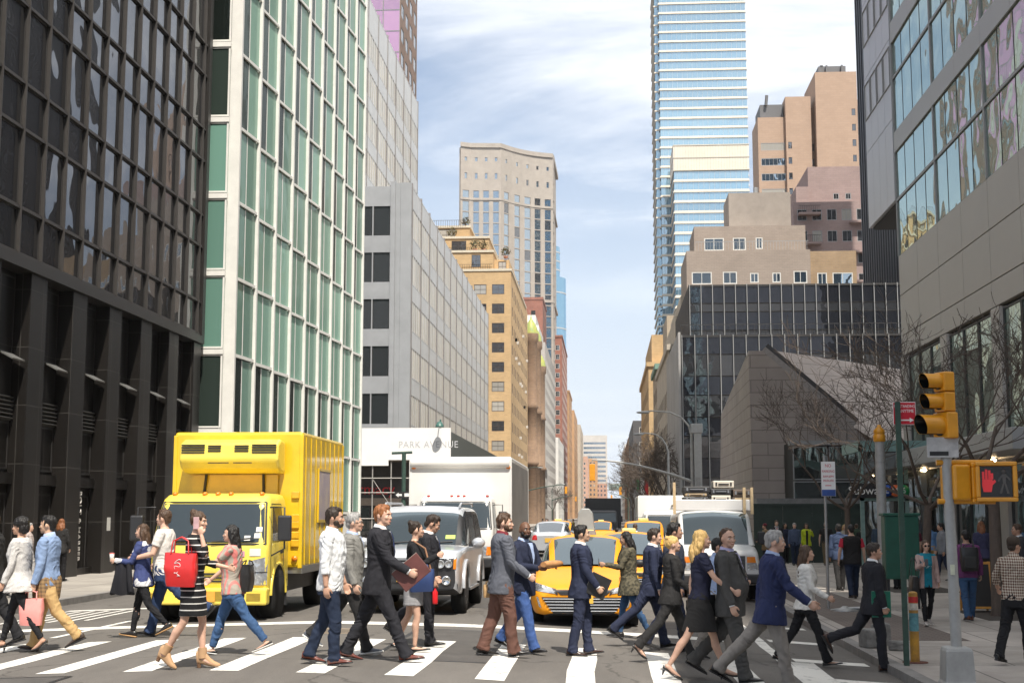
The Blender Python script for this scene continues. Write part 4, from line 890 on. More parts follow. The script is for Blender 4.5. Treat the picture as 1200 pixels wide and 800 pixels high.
# --- houses up the right side
cst = brick('cream_stone', (.52,.46,.38), (.48,.43,.36), (.40,.36,.3), w=1, h=.4, stain=.15)
simple('cream_stepped_house', 'cream stone house stepping back beyond the black glass building', 6.4, 16, 136, 168, 18.5, cst, {'W': (G(3.4, 1.4, 3.3, 1.8), W2), 'S': (G(2.6, 1.3, 3.3, 1.8), W2)}, [(7.2, 16, 139, 166, 18.5, 21.8, cst, {'S': (G(2.6, 1.3, 3, 1.5, .8), W2)}), (8.0, 16, 142, 164, 21.8, 24.4, cst, {}), (9, 16, 144, 160, 24.4, 26.4, whb, {})], cornice=(.2, .5, cst))
simple('tan_corner_house', 'tan stone house with a green copper bay on the right of the avenue', 6.6, 18, 172, 187, 20.5, beige, {'W': (G(3.4, 1.4, 3.3, 1.8), W2), 'S': (G(2.6, 1.3, 3.3, 1.8), W2)}, [(8, 18, 174, 186, 20.5, 27)], cornice=(.3, .6, mat('copper_green', (.16,.27,.22), .7)))
simple('yellow_brick_house', 'narrow yellow brick house on the right beyond the street crossing', 6.6, 18, 206, 250, 24.5, tanb, {'W': (G(3.4, 1.4, 3.3, 1.8), W2), 'S': (G(2.6, 1.3, 3.3, 1.8, n=4), W2)}, [(7.2, 18, 208, 240, 24.5, 29)], cornice=(.3, .6, tanb))
simple('dark_narrow_house', 'dark grey narrow building on the right of the avenue', 6.2, 18, 305, 360, 22.5, mat('dark_grey_render', (.075,.075,.08), .7), {'W': (G(3.4, 1.6, 3.3, 1.9), W1), 'S': (G(2.6, 1.3, 3.3, 1.8, n=4), W1)})
simple('white_panel_house', 'pale panelled building at the right far up the avenue', 8, 22, 402, 470, 28, mat('pale_panel', (.52,.48,.42), .7, vs=.2), {'W': (G(3.4, 1.6, 3.3, 1.9), W1), 'S': (G(2.6, 1.3, 3.3, 1.8, n=5), W1)})
simple('orange_right_house', 'orange brick house far up on the right of the avenue', 8.5, 24, 505, 620, 30, orb, {'W': (G(3.4, 1.6, 3.3, 1.9), W2), 'S': (G(2.6, 1.3, 3.3, 1.8, n=5), W2)})
simple('pale_right_house', 'small pale house at the distant right end of the avenue', 9.5, 26, 670, 880, 36, whb, {'W': (G(4, 1.8, 3.5, 1.9), W2), 'S': (G(2.6, 1.3, 3.3, 1.8, n=5), W2)})
sk = empty('street_footbridge', (2, 930, 18), 'pale green enclosed footbridge crossing the avenue far away', 'footbridge')
MB().box(0, 20, 0, 4, 0, .8).build('deck', frame_grey, sk); MB().box(0, 20, .1, 3.9, .81, 4).build('glazed_wall', glass('footbridge_glass', (.25,.36,.32), refl=.2), sk); MB().box(-.2, 20, -.1, 4.1, 4.01, 4.8).build('roof', mat('bridge_roof', (.36,.40,.37), .6), sk)
# ================================================================== VEHICLES
yel = mat('taxi_paint', (.78,.30,.008), .45, var=.08, vs=2, coat=.08, spec=.35); tyel = mat('truck_paint', (.80,.62,.09), .42, var=.11, vs=3, coat=.35); tyel2 = mat('truck_box_paint', (.74,.49,.015), .40, var=.14, vs=2.2, coat=.5)
silver = mat('silver_paint', (.55,.57,.60), .30, .4, var=.04, coat=.7); vwhite = mat('van_white', (.66,.66,.65), .38, var=.06, vs=1.5, coat=.4); twhite = mat('truck_white', (.74,.73,.70), .42, var=.06, vs=1, coat=.3)
blackp = mat('black_plastic', (.022,.022,.024), .5, var=.15); rubber = mat('tyre_rubber', (.020,.020,.021), .85, var=.2, vs=12); chrome = mat('chrome', (.70,.71,.72), .14, 1., var=0); alloy = mat('alloy_rim', (.42,.43,.44), .3, .8, var=.1)
wsg = glass('windscreen', (.018,.026,.032), (.80,.93,1), refl=.05, fres=.16, wob=.015, wscale=1.1, var=.2); carg = glass('car_window', (.012,.015,.018), (.9,.95,1), refl=.07, fres=.2, wob=.008, var=.2)
lampg = glass('headlamp', (.27,.28,.29), refl=.28, wob=.02, wscale=9, var=.1); amber = mat('amber_lens', (.75,.22,.015), .2, coat=1, var=.05); redl = mat('red_lens', (.50,.015,.015), .2, coat=1, var=.05); platem = mat('yellow_plate', (.72,.42,.06), .5, var=.05); wellm = mat('wheel_well', (.008,.008,.008), .9, var=0)
def cr(P, n):
    """Catmull-Rom points through the rows of P, n steps per span, with the parameter of each"""
    P = np.asarray(P, float); m = len(P); out = []; ts = []
    for i in range(m - 1):
        p0, p1, p2, p3 = P[max(i-1,0)], P[i], P[i+1], P[min(i+2, m-1)]
        for k in range(n):
            t = k/n; out.append(.5*((2*p1) + (-p0+p2)*t + (2*p0-5*p1+4*p2-p3)*t*t + (-p0+3*p1-3*p2+p3)*t**3)); ts.append(i + t)
    out.append(P[-1]); ts.append(m - 1); return np.array(out), ts
def shell(stations, nt_, ns, classify, caps=True):
    """stations: [(y, [(x, z), ...]), ...], half profiles mirrored about x = 0; faces sorted into named meshes"""
    A = np.array([[(x, y, z) for x, z in prof] for y, prof in stations])
    A, ts = cr(A, nt_); B, ss = cr(A.transpose(1,0,2), ns); G_ = B.transpose(1,0,2); T_, S_ = len(ts), len(ss)
    out = {}; allm = MB()
    for sg in (1, -1):
        V = G_.copy(); V[:, :, 0] *= sg; V[:, -1, 0] *= 1
        allm.add([tuple(p) for r in V for p in r], [((i*S_+j, i*S_+j+1, (i+1)*S_+j+1, (i+1)*S_+j) if sg > 0 else (i*S_+j, (i+1)*S_+j, (i+1)*S_+j+1, i*S_+j+1)) for i in range(T_-1) for j in range(S_-1)])
        idx = {}
        for i in range(T_-1):
            for j in range(S_-1):
                k = classify((ts[i]+ts[i+1])/2, (ss[j]+ss[j+1])/2); k = k if isinstance(k, str) else k[0 if sg > 0 else 1]; idx.setdefault(k, []).append((i, j))
        for k, cells in idx.items():
            m = out.setdefault(k, MB()); vm = {}; vs = []; fs = []
            for i, j in cells:
                q = []
                for a, c in ((i,j),(i,j+1),(i+1,j+1),(i+1,j)):
                    if (a, c) not in vm: vm[(a, c)] = len(vs); vs.append(tuple(V[a, c]))
                    q.append(vm[(a, c)])
                fs.append(tuple(q) if sg > 0 else tuple(q[::-1]))
            m.add(vs, fs, 0, True)
    if caps:
        for e in (0, T_-1):
            ring = [tuple(p) for p in G_[e]] + [(-p[0], p[1], p[2]) for p in G_[e][::-1] if abs(p[0]) > 1e-6]
            m = out.setdefault(classify(ts[e], 1), MB()); m.add(ring, [tuple(range(len(ring))) if e else tuple(range(len(ring)))[::-1]]); allm.add(ring, [tuple(range(len(ring)))])
    return out, allm
SW = ('side_window', 'side_window~')
def bvh(mb): return BVHTree.FromPolygons([Vector(v) for v in mb.v], mb.f)
def qpatch(mb, bv, c00, c10, c11, c01, nx=6, nz=4, off=.008, mat=0, d=(0,1,0), o=-3):
    """a panel laid on a body: corners in (x, z), dropped along d onto the surface"""
    d = Vector(d); vs = []; ok = True
    for j in range(nz + 1):
        for i in range(nx + 1):
            u, v = i/nx, j/nz; x = (c00[0]*(1-u) + c10[0]*u)*(1-v) + (c01[0]*(1-u) + c11[0]*u)*v; z = (c00[1]*(1-u) + c10[1]*u)*(1-v) + (c01[1]*(1-u) + c11[1]*u)*v
            org = Vector((x, o, z)) if abs(d.y) > .5 else Vector((o, x, z))
            h = bv.ray_cast(org, d)
            vs.append((h[0] - d*off) if h[0] is not None else None)
    last = next((v for v in vs if v is not None), Vector((0,0,0)))
    for i, v in enumerate(vs):
        if v is None:
            u = i % (nx+1)/nx; w_ = i//(nx+1)/nz; vs[i] = last.copy()
        else: last = v
    fs = [(j*(nx+1)+i, j*(nx+1)+i+1, (j+1)*(nx+1)+i+1, (j+1)*(nx+1)+i) for j in range(nz) for i in range(nx)]
    mb.add(vs, fs, mat, True); return mb
def wheel(parent, x, y, r, w, sgn, rimm=alloy, spokes=5, rr=.66):
    o = bpy.data.objects.new('wheel', None); COL.objects.link(o); o.parent = parent; o.location = (x, y, r); o.empty_display_size = .1
    m = MB().lathe([(r*rr, -w/2), (r*.93, -w/2), (r, -w*.36), (r, w*.36), (r*.93, w/2), (r*rr, w/2)], (0,0,0), 28, axis='x'); m.build('tyre', rubber, o)
    m = MB().lathe([(r*rr, -w*.3), (r*rr, w*.3*1)], (0,0,0), 24, axis='x'); s = sgn
    m.lathe([(r*(rr+.01), s*w*.42), (r*(rr-.07), s*w*.40), (r*(rr-.09), s*w*.12), (.001, s*w*.10)], (0,0,0), 24, axis='x')
    for k in range(spokes):
        a = 2*math.pi*k/spokes; m.tube([(s*w*.34, .05*math.cos(a), .05*math.sin(a)), (s*w*.40, r*(rr-.04)*math.cos(a), r*(rr-.04)*math.sin(a))], [.035, .03], 5)
    m.ell((s*w*.3, 0, 0), (.04, .06, .06)); m.build('rim', rimm, o); return o
def arch(parent, x, y, r, sgn, body):
    m = MB().lathe([(.001, x - sgn*.35), (r, x - sgn*.35), (r, x + sgn*.006), (.001, x + sgn*.006)] if False else [(.001, x - sgn*.2), (r, x - sgn*.2), (r, x + sgn*.004), (.001, x + sgn*.004)], (0, y, r*.93), 24, axis='x'); m.build('wheel_arch', wellm, parent)
def sedan(name, label, loc, paint_m, rz=0, cat='car', group=None, taxi=True, W=.915, tall=1.0):
    root = empty(name, loc, label, cat, group, rz)
    def pf(w, zt, zb=.2, n=.0): return [(0, zb), (w - .16, zb), (w - .03, zb + .10), (w, .50), (w - .02, min(.72, zt - .08)), (w - .12, zt - .025), (w*.55, zt), (0, zt + .015)]
    st = [(0, pf(.66, .60, .24)), (.05, pf(.76, .66, .22)), (.18, pf(.84, .72)), (.45, pf(.895, .80)), (.9, pf(.915, .89)), (1.4, pf(.915, .965)), (2.4, pf(.915, .97)), (3.7, pf(.915, 1.01)), (4.4, pf(.88, 1.05)), (4.75, pf(.80, 1.0)), (4.84, pf(.72, .9, .3))]
    out, allm = shell(st, 4, 3, lambda t, s: 'bumper' if False else ('sill' if s < 1.0 else 'body'))
    for k, m in out.items(): m.build(k if k != 'sill' else 'underside', paint_m if k == 'body' else blackp, root)
    bv = bvh(allm); T = tall
    gp_ = [[(.80,.955), (.70,.965), (.55,.98), (.28,.995), (0,1.0)], [(.815,.95), (.735,1.20), (.60,1.385*T), (.33,1.445*T), (0,1.462*T)], [(.815,.96), (.735,1.21), (.60,1.40*T), (.33,1.455*T), (0,1.472*T)], [(.79,1.0), (.70,1.22), (.57,1.37*T), (.3,1.42*T), (0,1.435*T)], [(.72,1.02), (.64,1.04), (.5,1.05), (.25,1.06), (0,1.062)]]
    ys = [1.22, 2.10, 3.0, 3.55, 4.25]
    def cls(t, s):
        if 1.0 <= t <= 3.0:
            if s > 1.78: return 'roof'
            if s < .12 or abs(t - 1.98) < .07 or t > 2.92 or t < 1.06: return 'pillar'
            return SW
        if abs(s - 1.95) < .24: return 'pillar'
        if s < 1.95: return SW if (s > .2 and t < .97 or s > .2 and t > 3.05) else 'pillar'
        return 'windscreen' if t < 1 else 'rear_window'
    out, ghall = shell(list(zip(ys, gp_)), 8, 6, cls, caps=False)
    mm = {'roof': paint_m, 'pillar': paint_m, 'side_window': carg, 'windscreen': wsg, 'rear_window': carg}
    for k, m in out.items(): m.build(k.split('~')[0], mm[k.split('~')[0]], root)
    for x, s in ((.80, 1), (-.80, -1)):
        for y in (.98, 3.75): arch(root, s*(W - .005), y, .36, s, None); wheel(root, s*(W - .10), y, .33, .21, s)
    # front: big trapezoid grille with bright slats, slim upper grille, lamps
    P = lambda **k: MB()
    m = qpatch(MB(), bv, (-.50,.235), (.50,.235), (.70,.50), (-.70,.50), 14, 5, .010); m.build('lower_grille', blackp, root)
    bars = MB()
    for z in (.275, .325, .375, .425, .47):
        hw = .52 + (z - .24)*.66; pts = []
        for i in range(13):
            x = -hw + 2*hw*i/12; h = bv.ray_cast(Vector((x, -3, z)), Vector((0,1,0)))
            if h[0] is not None: pts.append(h[0] + Vector((0, -.022, 0)))
        bars.tube(pts, .010, 6)
    bars.build('grille_bar', chrome, root)
    m = qpatch(MB(), bv, (-.38,.535), (.38,.535), (.47,.62), (-.47,.62), 10, 3, .012); m.build('upper_grille', blackp, root)
    for s in (1, -1):
        m = qpatch(MB(), bv, (s*.44,.55), (s*.80,.60), (s*.83,.735), (s*.50,.64), 7, 4, .010); m.build('headlight', lampg, root)
        m = qpatch(MB(), bv, (s*.42,.53), (s*.46,.545), (s*.53,.655), (s*.46,.635), 3, 3, .012); m.build('lamp_bezel', blackp, root)
        m = qpatch(MB(), bv, (s*.70,.32), (s*.745,.34), (s*.79,.50), (s*.755,.50), 3, 4, .010); m.build('fog_lamp', lampg, root)
        m = MB().ell((s*.97, 1.62, 1.0), (.11,.06,.075)); m.build('mirror', paint_m if not taxi else blackp, root); MB().box(s*.84, s*.93, 1.60, 1.66, .955, .99).build('mirror_arm', blackp, root)
        m = qpatch(MB(), bv, (s*.52,.72), (s*.78,.72), (s*.80,.90), (s*.55,.93), 5, 3, .010, d=(0,-1,0), o=8); m.build('tail_light', redl, root)
        m = MB().box(s*.918, s*.925, 1.55, 3.4, .30, .34); m.build('door_trim', blackp, root)
    MB().box(-.16, .16, -.035, -.02, .40, .56).build('number_plate', platem, root) if taxi else MB().box(-.16, .16, -.035, -.02, .40, .56).build('number_plate', frame_white, root)
    MB().box(-.2, .2, 4.85, 4.87, .62, .80).build('rear_plate', platem, root)
    MB().tube([(-.72,1.24,.985), (-.1,1.28,1.02)], .012, 5).tube([(.0,1.24,1.0), (.62,1.33,1.03)], .012, 5).build('wiper', blackp, root)
    MB().box(-.5, .5, 1.3, 1.75, .97, .985).build('dashboard', blackp, root) if False else None
    MB().ell((0, -.018, .665), (.065, .02, .04)).build('badge', chrome, root)
    if taxi:
        MB().box(-.17, .17, 2.35, 2.5, 1.465*T, 1.58*T).build('roof_light', mat('taxi_sign', (.80,.60,.25), .5, var=.05), root, bevel=.03)
    return root
LABT = 'yellow taxis in the avenue'
tx = sedan('taxi', 'yellow taxi with a wide slatted grille waiting at the stop line, grey roof ad', (-.38, 23.0, zr(-.38) + .0), yel, group=LABT)
tx.rotation_euler.y = 0
ad = empty('roof_ad_board', (0, 2.75, 1.47)); ad.parent = tx
m = MB(); m.prism([(-.17, .10), (.17, .10), (.13, .42), (.07, .50), (-.07, .50), (-.13, .42)], -.35, .75, 'xz'); m.build('ad_tent', mat('grey_ad', (.30,.31,.30), .4, var=.1), ad, bevel=.02)
MB().prism([(-.20, .0), (.20, .0), (.17, .098), (-.17, .098)], -.45, .85, 'xz').build('ad_base', mat('grey_ad_base', (.22,.22,.22), .5), ad)
t2 = copy_tree(tx); t2.location = (.55, 31.0, zr(.55)); t2['label'] = 'second yellow taxi right behind the front taxi, half hidden by the walkers'
for o in list(bpy.data.objects):
    if o.parent == t2 and o.name.startswith('roof_ad'):
        for c in list(bpy.data.objects):
            if c.parent == o: bpy.data.objects.remove(c)
        bpy.data.objects.remove(o)
t3 = sedan('taxi', 'tall yellow taxi van further back, behind the man in the white shirt', (1.25, 44, zr(1.25)), yel, group=LABT, tall=1.16)
t4 = copy_tree(t2); t4.location = (-2.3, 64, zr(-2.3)); t4['label'] = 'small distant yellow taxi left of the roof ad board'
t5 = copy_tree(t2); t5.location = (-.3, 82, zr(0)); t5['label'] = 'farthest yellow taxi in the middle of the avenue'
cs = sedan('parked_car', 'silver car seen from behind beside the white box truck', (-2.35, 62.5, zr(-2.6)), silver, rz=math.pi, taxi=False)
cd2 = sedan('parked_car', 'dark blue car behind the white van on the right of the avenue', (2.75, 60, zr(2.7)), mat('dark_blue_paint', (.03,.045,.09), .3, coat=.8), taxi=False)
# --- silver off-road car
def suv():
    root = empty('silver_suv', (-3.5, 24.1, zr(-3.5)), 'boxy silver four wheel drive car waiting behind the stop line', 'car')
    def pf(w, zt, zb=.34): return [(0, zb), (w - .12, zb), (w - .01, zb + .10), (w, .62), (w - .005, zt - .20), (w - .04, zt - .04), (w*.6, zt), (0, zt + .01)]
    st = [(0, pf(.86,.98,.44)), (.06, pf(.91,1.06,.40)), (.25, pf(.945,1.13)), (.7, pf(.955,1.16)), (1.35, pf(.955,1.19)), (2.6, pf(.955,1.19)), (4.2, pf(.955,1.19)), (4.72, pf(.93,1.19)), (4.8, pf(.90,1.12,.44))]
    out, allm = shell(st, 3, 3, lambda t, s: 'lower_cladding' if s < 1.35 else 'body')
    for k, m in out.items(): m.build(k, silver if k == 'body' else blackp, root)
    bv = bvh(allm)
    gp_ = [[(.90,1.17), (.86,1.185), (.76,1.19), (.4,1.20), (0,1.205)], [(.915,1.18), (.86,1.52), (.765,1.79), (.42,1.845), (0,1.855)], [(.915,1.18), (.865,1.54), (.775,1.84), (.42,1.89), (0,1.90)], [(.91,1.18), (.86,1.54), (.765,1.84), (.42,1.89), (0,1.90)], [(.90,1.18), (.85,1.5), (.74,1.80), (.4,1.85), (0,1.86)]]
    ys = [1.32, 1.95, 2.7, 4.3, 4.74]
    def cls(t, s):
        if s > 1.80 and t > .93: return 'roof'
        if t < .93: return 'windscreen' if s > 2.12 else ('pillar' if s > 1.5 else SW)
        if abs(t - 1.75) < .05 or abs(t - 2.45) < .03 or s < .1: return 'pillar'
        return SW
    out, _ = shell(list(zip(ys, gp_)), 8, 6, cls, caps=False)
    for k, m in out.items(): m.build(k.split('~')[0], {'roof': silver, 'pillar': blackp, 'side_window': carg, 'windscreen': wsg}[k.split('~')[0]], root)
    for s in (1, -1):
        for y in (.95, 3.75): arch(root, s*.952, y, .45, s, None); wheel(root, s*.84, y, .385, .255, s, spokes=7)
        for y in (.95, 3.75): MB().tube([(s*.965, y + .49*math.cos(a), .42 + .49*math.sin(a)) for a in np.linspace(.05, math.pi - .05, 14)], [(.035,.045)]*14, 6).build('wheel_flare', silver, root)
        MB().box(s*.70, s*.99, 1.5, 3.2, .36, .41).build('side_step', alloy, root, bevel=.01)
        m = qpatch(MB(), bv, (s*.50,.78), (s*.87,.78), (s*.885,1.0), (s*.50,.98), 6, 4, .006); m.build('lamp_housing', blackp, root)
        for x, r in ((.60,.075), (.745,.068)):
            h = bv.ray_cast(Vector((s*x, -3, .885)), Vector((0,1,0)))[0]; MB().lathe([(.001,-.03), (r*.72,-.028), (r*.75,-.038), (r, -.036), (r, 0)], (h.x, h.y - .006, h.z), 18, axis='y').build('headlight', lampg, root)
        m = qpatch(MB(), bv, (s*.825,.80), (s*.87,.80), (s*.88,.98), (s*.835,.97), 2, 3, .012); m.build('indicator', amber, root)
        h = bv.ray_cast(Vector((s*.70, -3, .60)), Vector((0,1,0)))[0]; MB().lathe([(.001,-.02), (.05,-.02), (.055,-.03), (.085,-.028), (.085,0)], (h.x, h.y, h.z), 16, axis='y').build('fog_lamp', chrome, root)
        MB().ell((s*1.10, 1.78, 1.22), (.13,.08,.10)).build('mirror', silver, root); MB().box(s*.92, s*1.02, 1.75, 1.82, 1.15, 1.20).build('mirror_arm', blackp, root)
        MB().tube([(s*.72, 2.0, 1.90), (s*.73, 2.2, 1.96), (s*.73, 4.2, 1.97), (s*.72, 4.4, 1.92)], .025, 6).build('roof_rail', silver, root)
    g = MB(); 
    m = qpatch(MB(), bv, (-.48,.80), (.48,.80), (.48,.99), (-.48,.99), 8, 3, .006); m.build('grille', blackp, root)
    for z in (.845, .91, .965): g.box(-.47, .47, -.025, -.008, z - .012, z + .012)
    g.build('grille_bar', alloy, root); qpatch(MB(), bv, (-.9,.46), (.9,.46), (.9,.54), (-.9,.54), 12, 2, .012).build('bumper_strip', blackp, root)
    qpatch(MB(), bv, (-.55,.56), (.55,.56), (.6,.72), (-.6,.72), 8, 2, .006).build('air_intake', blackp, root)
    MB().box(-.17, .17, -.035, -.018, .58, .74).build('number_plate', platem, root)
    MB().tube([(-.75,1.30,1.215), (-.1,1.36,1.25)], .014, 5).tube([(.02,1.30,1.215), (.66,1.36,1.25)], .014, 5).build('wiper', blackp, root)
    qpatch(MB(), bvh(_), (.52,1.30), (.70,1.30), (.70,1.37), (.52,1.37), 2, 1, .008).build('windscreen_sticker', mat('green_sticker', (.45,.65,.12), .6), root)
    return root
suv()
# --- trucks
def roundbox(x0, x1, y0, y1, z0, z1): return MB().box(x0, x1, y0, y1, z0, z1)
def cabtruck(name, label, loc, paint_m, boxm, cabw, cabh, box, ground_off=0, kind='cabover', group=None):
    """box = (x0, x1, y0, y1, z0, z1) of the load box, local; front at y = 0"""
    root = empty(name, loc, label, 'truck', group); w = cabw/2; H = cabh
    def pf(z): pass
    # cab from horizontal rings so that the windscreen rakes and the corners round off
    def ring(y0, y1, ww, z, r=.14, n=4):
        pts = []
        for (cx, cy, a0) in ((ww - r, y0 + r, -90), (ww - r, y1 - .05, 0), (-ww + r, y1 - .05, 90), (-ww + r, y0 + r, 180)):
            rr = r if cy == y0 + r else .05
            cxx = cx if rr == r else (ww - .05 if cx > 0 else -ww + .05)
            for k in range(n + 1): a = R(a0 + 90*k/n); pts.append((cxx + rr*math.cos(a), cy + rr*math.sin(a), z))
        return pts
    yb = box[2] - .12
    prof = [(.52, .05, w), (.62, .0, w), (H*.56, .02, w), (H*.62, .06, w), (H*.90, .30, w*.94), (H*.95, .36, w*.92), (H*.985, .48, w*.88), (H, .66, w*.80)]
    rings = [ring(y, yb, ww, z) for z, y, ww in prof]
    m = MB().loft(rings, 0, True, True); m.build('cab', paint_m, root); bv = bvh(m)
    z0, z1 = H*.615, H*.915
    ws = qpatch(MB(), bv, (-w*.93, z0), (w*.93, z0), (w*.86, z1), (-w*.86, z1), 12, 6, .010); ws.build('windscreen', wsg, root)
    seal = MB()
    for a, c in (((-w*.95, z0 - .03), (w*.95, z0 - .03)), ((-w*.88, z1 + .025), (w*.88, z1 + .025)), ((-w*.95, z0 - .03), (-w*.88, z1 + .025)), ((w*.95, z0 - .03), (w*.88, z1 + .025))):
        pts = []
        for k in range(11):
            x = a[0] + (c[0] - a[0])*k/10; z = a[1] + (c[1] - a[1])*k/10; h = bv.ray_cast(Vector((x, -3, z)), Vector((0,1,0)))[0]
            if h is not None: pts.append(h + Vector((0,-.004,0)))
        seal.tube(pts, .016, 5)
    seal.build('window_seal', blackp, root)
    for s in (1, -1):
        sw = qpatch(MB(), bv, (.30, z0 + .02), (yb - .45, z0 + .02), (yb - .42, z1 - .04), (.52, z1 - .04), 6, 4, .008, d=(-s,0,0), o=s*3); sw.build('side_window', carg, root)
        d_ = MB()
        for a, c in (((.24, .72), (.24, z0)), ((yb - .38, .72), (yb - .38, z1)), ((.24, .72), (yb - .38, .72)), ((.24, z0), (.48, z1)), ((.48, z1), (yb - .38, z1))):
            pts = [bv.ray_cast(Vector((s*3, a[0] + (c[0]-a[0])*k/6, a[1] + (c[1]-a[1])*k/6)), Vector((-s,0,0)))[0] for k in range(7)]; pts = [p for p in pts if p is not None]
            if len(pts) > 1: d_.tube(pts, .007, 4)
        d_.build('door_gap', blackp, root); MB().box(s*w + (0 if s > 0 else -.03), s*w + (.03 if s > 0 else 0), yb - .62, yb - .48, z0 - .20, z0 - .15).build('door_handle', blackp, root)
    # mirrors on tube arms
    for s in (1, -1):
        MB().tube([(s*(w - .02), .22, z1 - .06), (s*(w + .24), .12, z1 - .06), (s*(w + .25), .12, z0 - .10), (s*(w + .02), .18, z0 - .22)], .014, 6).build('mirror_arm', blackp, root)
        mr_ = roundbox(s*(w + .25) - .11, s*(w + .25) + .11, .06, .16, z0 + .02, z0 + .44); mr_.build('mirror', blackp, root, bevel=.03); MB().box(s*(w + .25) - .09, s*(w + .25) + .09, .162, .166, z0 + .05, z0 + .41).build('mirror_glass', chrome, root)
    # load box
    x0, x1, y0, y1, a, c = box
    MB().box(*box).build('load_box', boxm, root, bevel=.05)
    for (xx, yy) in ((x0, y0), (x1, y0), (x0, y1), (x1, y1)): MB().box(xx - .012 if xx == x0 else xx - .06, xx + .06 if xx == x0 else xx + .012, yy - .012 if yy == y0 else yy - .06, yy + .06 if yy == y0 else yy + .012, a - .01, c - .06).build('corner_post', boxm, root, bevel=.01)
    MB().box(x0 + .25, x1 - .25, .5, y1 - .05, .42, a - .002).build('chassis', blackp, root)
    MB().box(x0 - .012, x1 + .012, y0 + .05, y1 + .01, a - .10, a + .02).build('bottom_rail', alloy, root)
    wr = .40
    for s in (1, -1):
        wheel(root, s*(w - .18), .78, wr, .24, s, twhite if paint_m == twhite else alloy, 6, .58); wheel(root, s*(w - .12), y1 - 1.1, wr, .3, s, alloy, 6, .58)
        arch(root, s*(w + .001), .78, .47, s, None)
        f = MB().tube([(s*w, .78 + .51*math.cos(q), .42 + .51*math.sin(q)) for q in np.linspace(0, math.pi, 14)], .03, 6); f.build('wheel_flare', paint_m, root)
        MB().box(s*(w - .3), s*(w + .02), 1.3, 1.32, .2, .65).build('mud_flap', blackp, root)
    return root, bv, w, H, z0, z1
TX, TY = -6.72, 22.95
yt, bv, w, H, z0, z1 = cabtruck('yellow_delivery_truck', 'yellow refrigerated delivery truck with a cooling unit over the cab', (TX, TY, zr(TX)), tyel, tyel2, 1.94, 2.1, (-1.12, 1.16, 1.62, 5.3, .82, 3.2))
yt.scale = (1.05, 1.05, 1.03)
ru = MB(); ru.prism([(1.60, 3.02), (1.30, 3.05), (1.10, 2.98), (1.05, 2.68), (1.14, 2.54), (1.30, 2.47), (1.60, 2.45)], -.86, .86, 'yz'); ru.build('cooling_unit', tyel, yt, bevel=.05, seg=3)
v = MB()
for (a, c, zz, n) in ((-.82, -.42, 2.80, 4), (-.36, -.14, 2.83, 3), (.10, .34, 2.83, 3), (.40, .82, 2.80, 4)):
    for k in range(n): v.box(a, c, 1.058, 1.09, zz + k*.045, zz + k*.045 + .018)
for (a, c) in ((-.36, 0), (.08, .40)): v.box(a, c, 1.075, 1.12, 2.625, 2.642)
v.build('cooling_vent', blackp, yt); 
f = MB().box(-.78, .74, 1.56, 1.6, 2.0, 2.44); f.build('box_recess_panel', tyel2, yt); MB().tube([(-.55, 1.55, 2.1), (-.5, 1.5, 2.45)], .025, 6).tube([(.5, 1.55, 2.1), (.5, 1.5, 2.45)], .025, 6).build('coolant_hose', blackp, yt)
for x in (-.72, -.22, 0, .22, .74): MB().ell((x, .50, H*.985 + .02), (.045,.06,.035)).build('marker_light', amber, yt)
MB().ell((-1.0, 1.55, 2.05), (.05,.05,.05)).build('marker_light', redl, yt)
bump = MB().box(-.99, .99, -.08, .16, .28, .56); bump.build('bumper', tyel, yt, bevel=.04, seg=3)
for s in (1, -1):
    qpatch(MB(), bv, (s*.62,.60), (s*.955,.60), (s*.965,1.06), (s*.66,.98), 6, 5, .012).build('headlight', lampg, yt)
    qpatch(MB(), bv, (s*.64,.80), (s*.96,.80), (s*.96,.815), (s*.64,.815), 5, 1, .018).build('lamp_divider', blackp, yt)
    MB().box(s*.78 - .11, s*.78 + .11, -.092, -.078, .36, .47).build('fog_recess', mat('dark_yellow', (.30,.20,.02), .6), yt)
MB().box(-.32, .32, -.092, -.078, .36, .5).build('bumper_slot', mat('dark_yellow', (.30,.20,.02), .6), yt); MB().box(-.16, .16, -.105, -.093, .34, .50).build('number_plate', mat('orange_plate', (.75,.33,.05), .5), yt)
gr_ = MB()
for z in (.66, .72, .78): gr_.box(-.55, .55, -.012, .01, z - .014, z + .014)
gr_.build('grille_slot', blackp, yt); qpatch(MB(), bv, (-.14, .92), (.14, .92), (.14, 1.0), (-.14, 1.0), 2, 1, .01).build('maker_badge', chrome, yt)
qpatch(MB(), bv, (.68, 1.07), (.86, 1.07), (.86, 1.19), (.68, 1.19), 2, 1, .012).build('permit_sticker', frame_white, yt); qpatch(MB(), bv, (.42, 1.06), (.60, 1.06), (.60, 1.15), (.42, 1.15), 2, 1, .012).build('permit_sticker', mat('pink_sticker', (.55,.25,.35), .6), yt)
for x, z in ((.62,1.36), (.78,1.40), (-.75,1.36), (.80,1.5)): qpatch(MB(), bv, (x - .05, z - .04), (x + .05, z - .04), (x + .05, z + .04), (x - .05, z + .04), 1, 1, .016).build('windscreen_sticker', frame_white, yt)
MB().tube([(-.75, .04, 1.30), (-.05, .0, 1.34)], .014, 5).tube([(.05, .0, 1.30), (.74, .02, 1.36)], .014, 5).build('wiper', blackp, yt)
dr = MB(); dr.ell((.42, 1.0, 1.62), (.12,.12,.14)).ell((.42, 1.05, 1.35), (.23,.15,.22)); dr.build('driver_silhouette', blackp, yt) if False else None
for (zz) in (2.02, 1.62, 1.5, 1.32, 1.18): MB().box(.98, 1.12, 1.575, 1.607, zz, zz + .13).build('corner_marker_lamp', mat('yellow_lamp', (.70,.40,.02), .35, coat=.5), yt, bevel=.02)
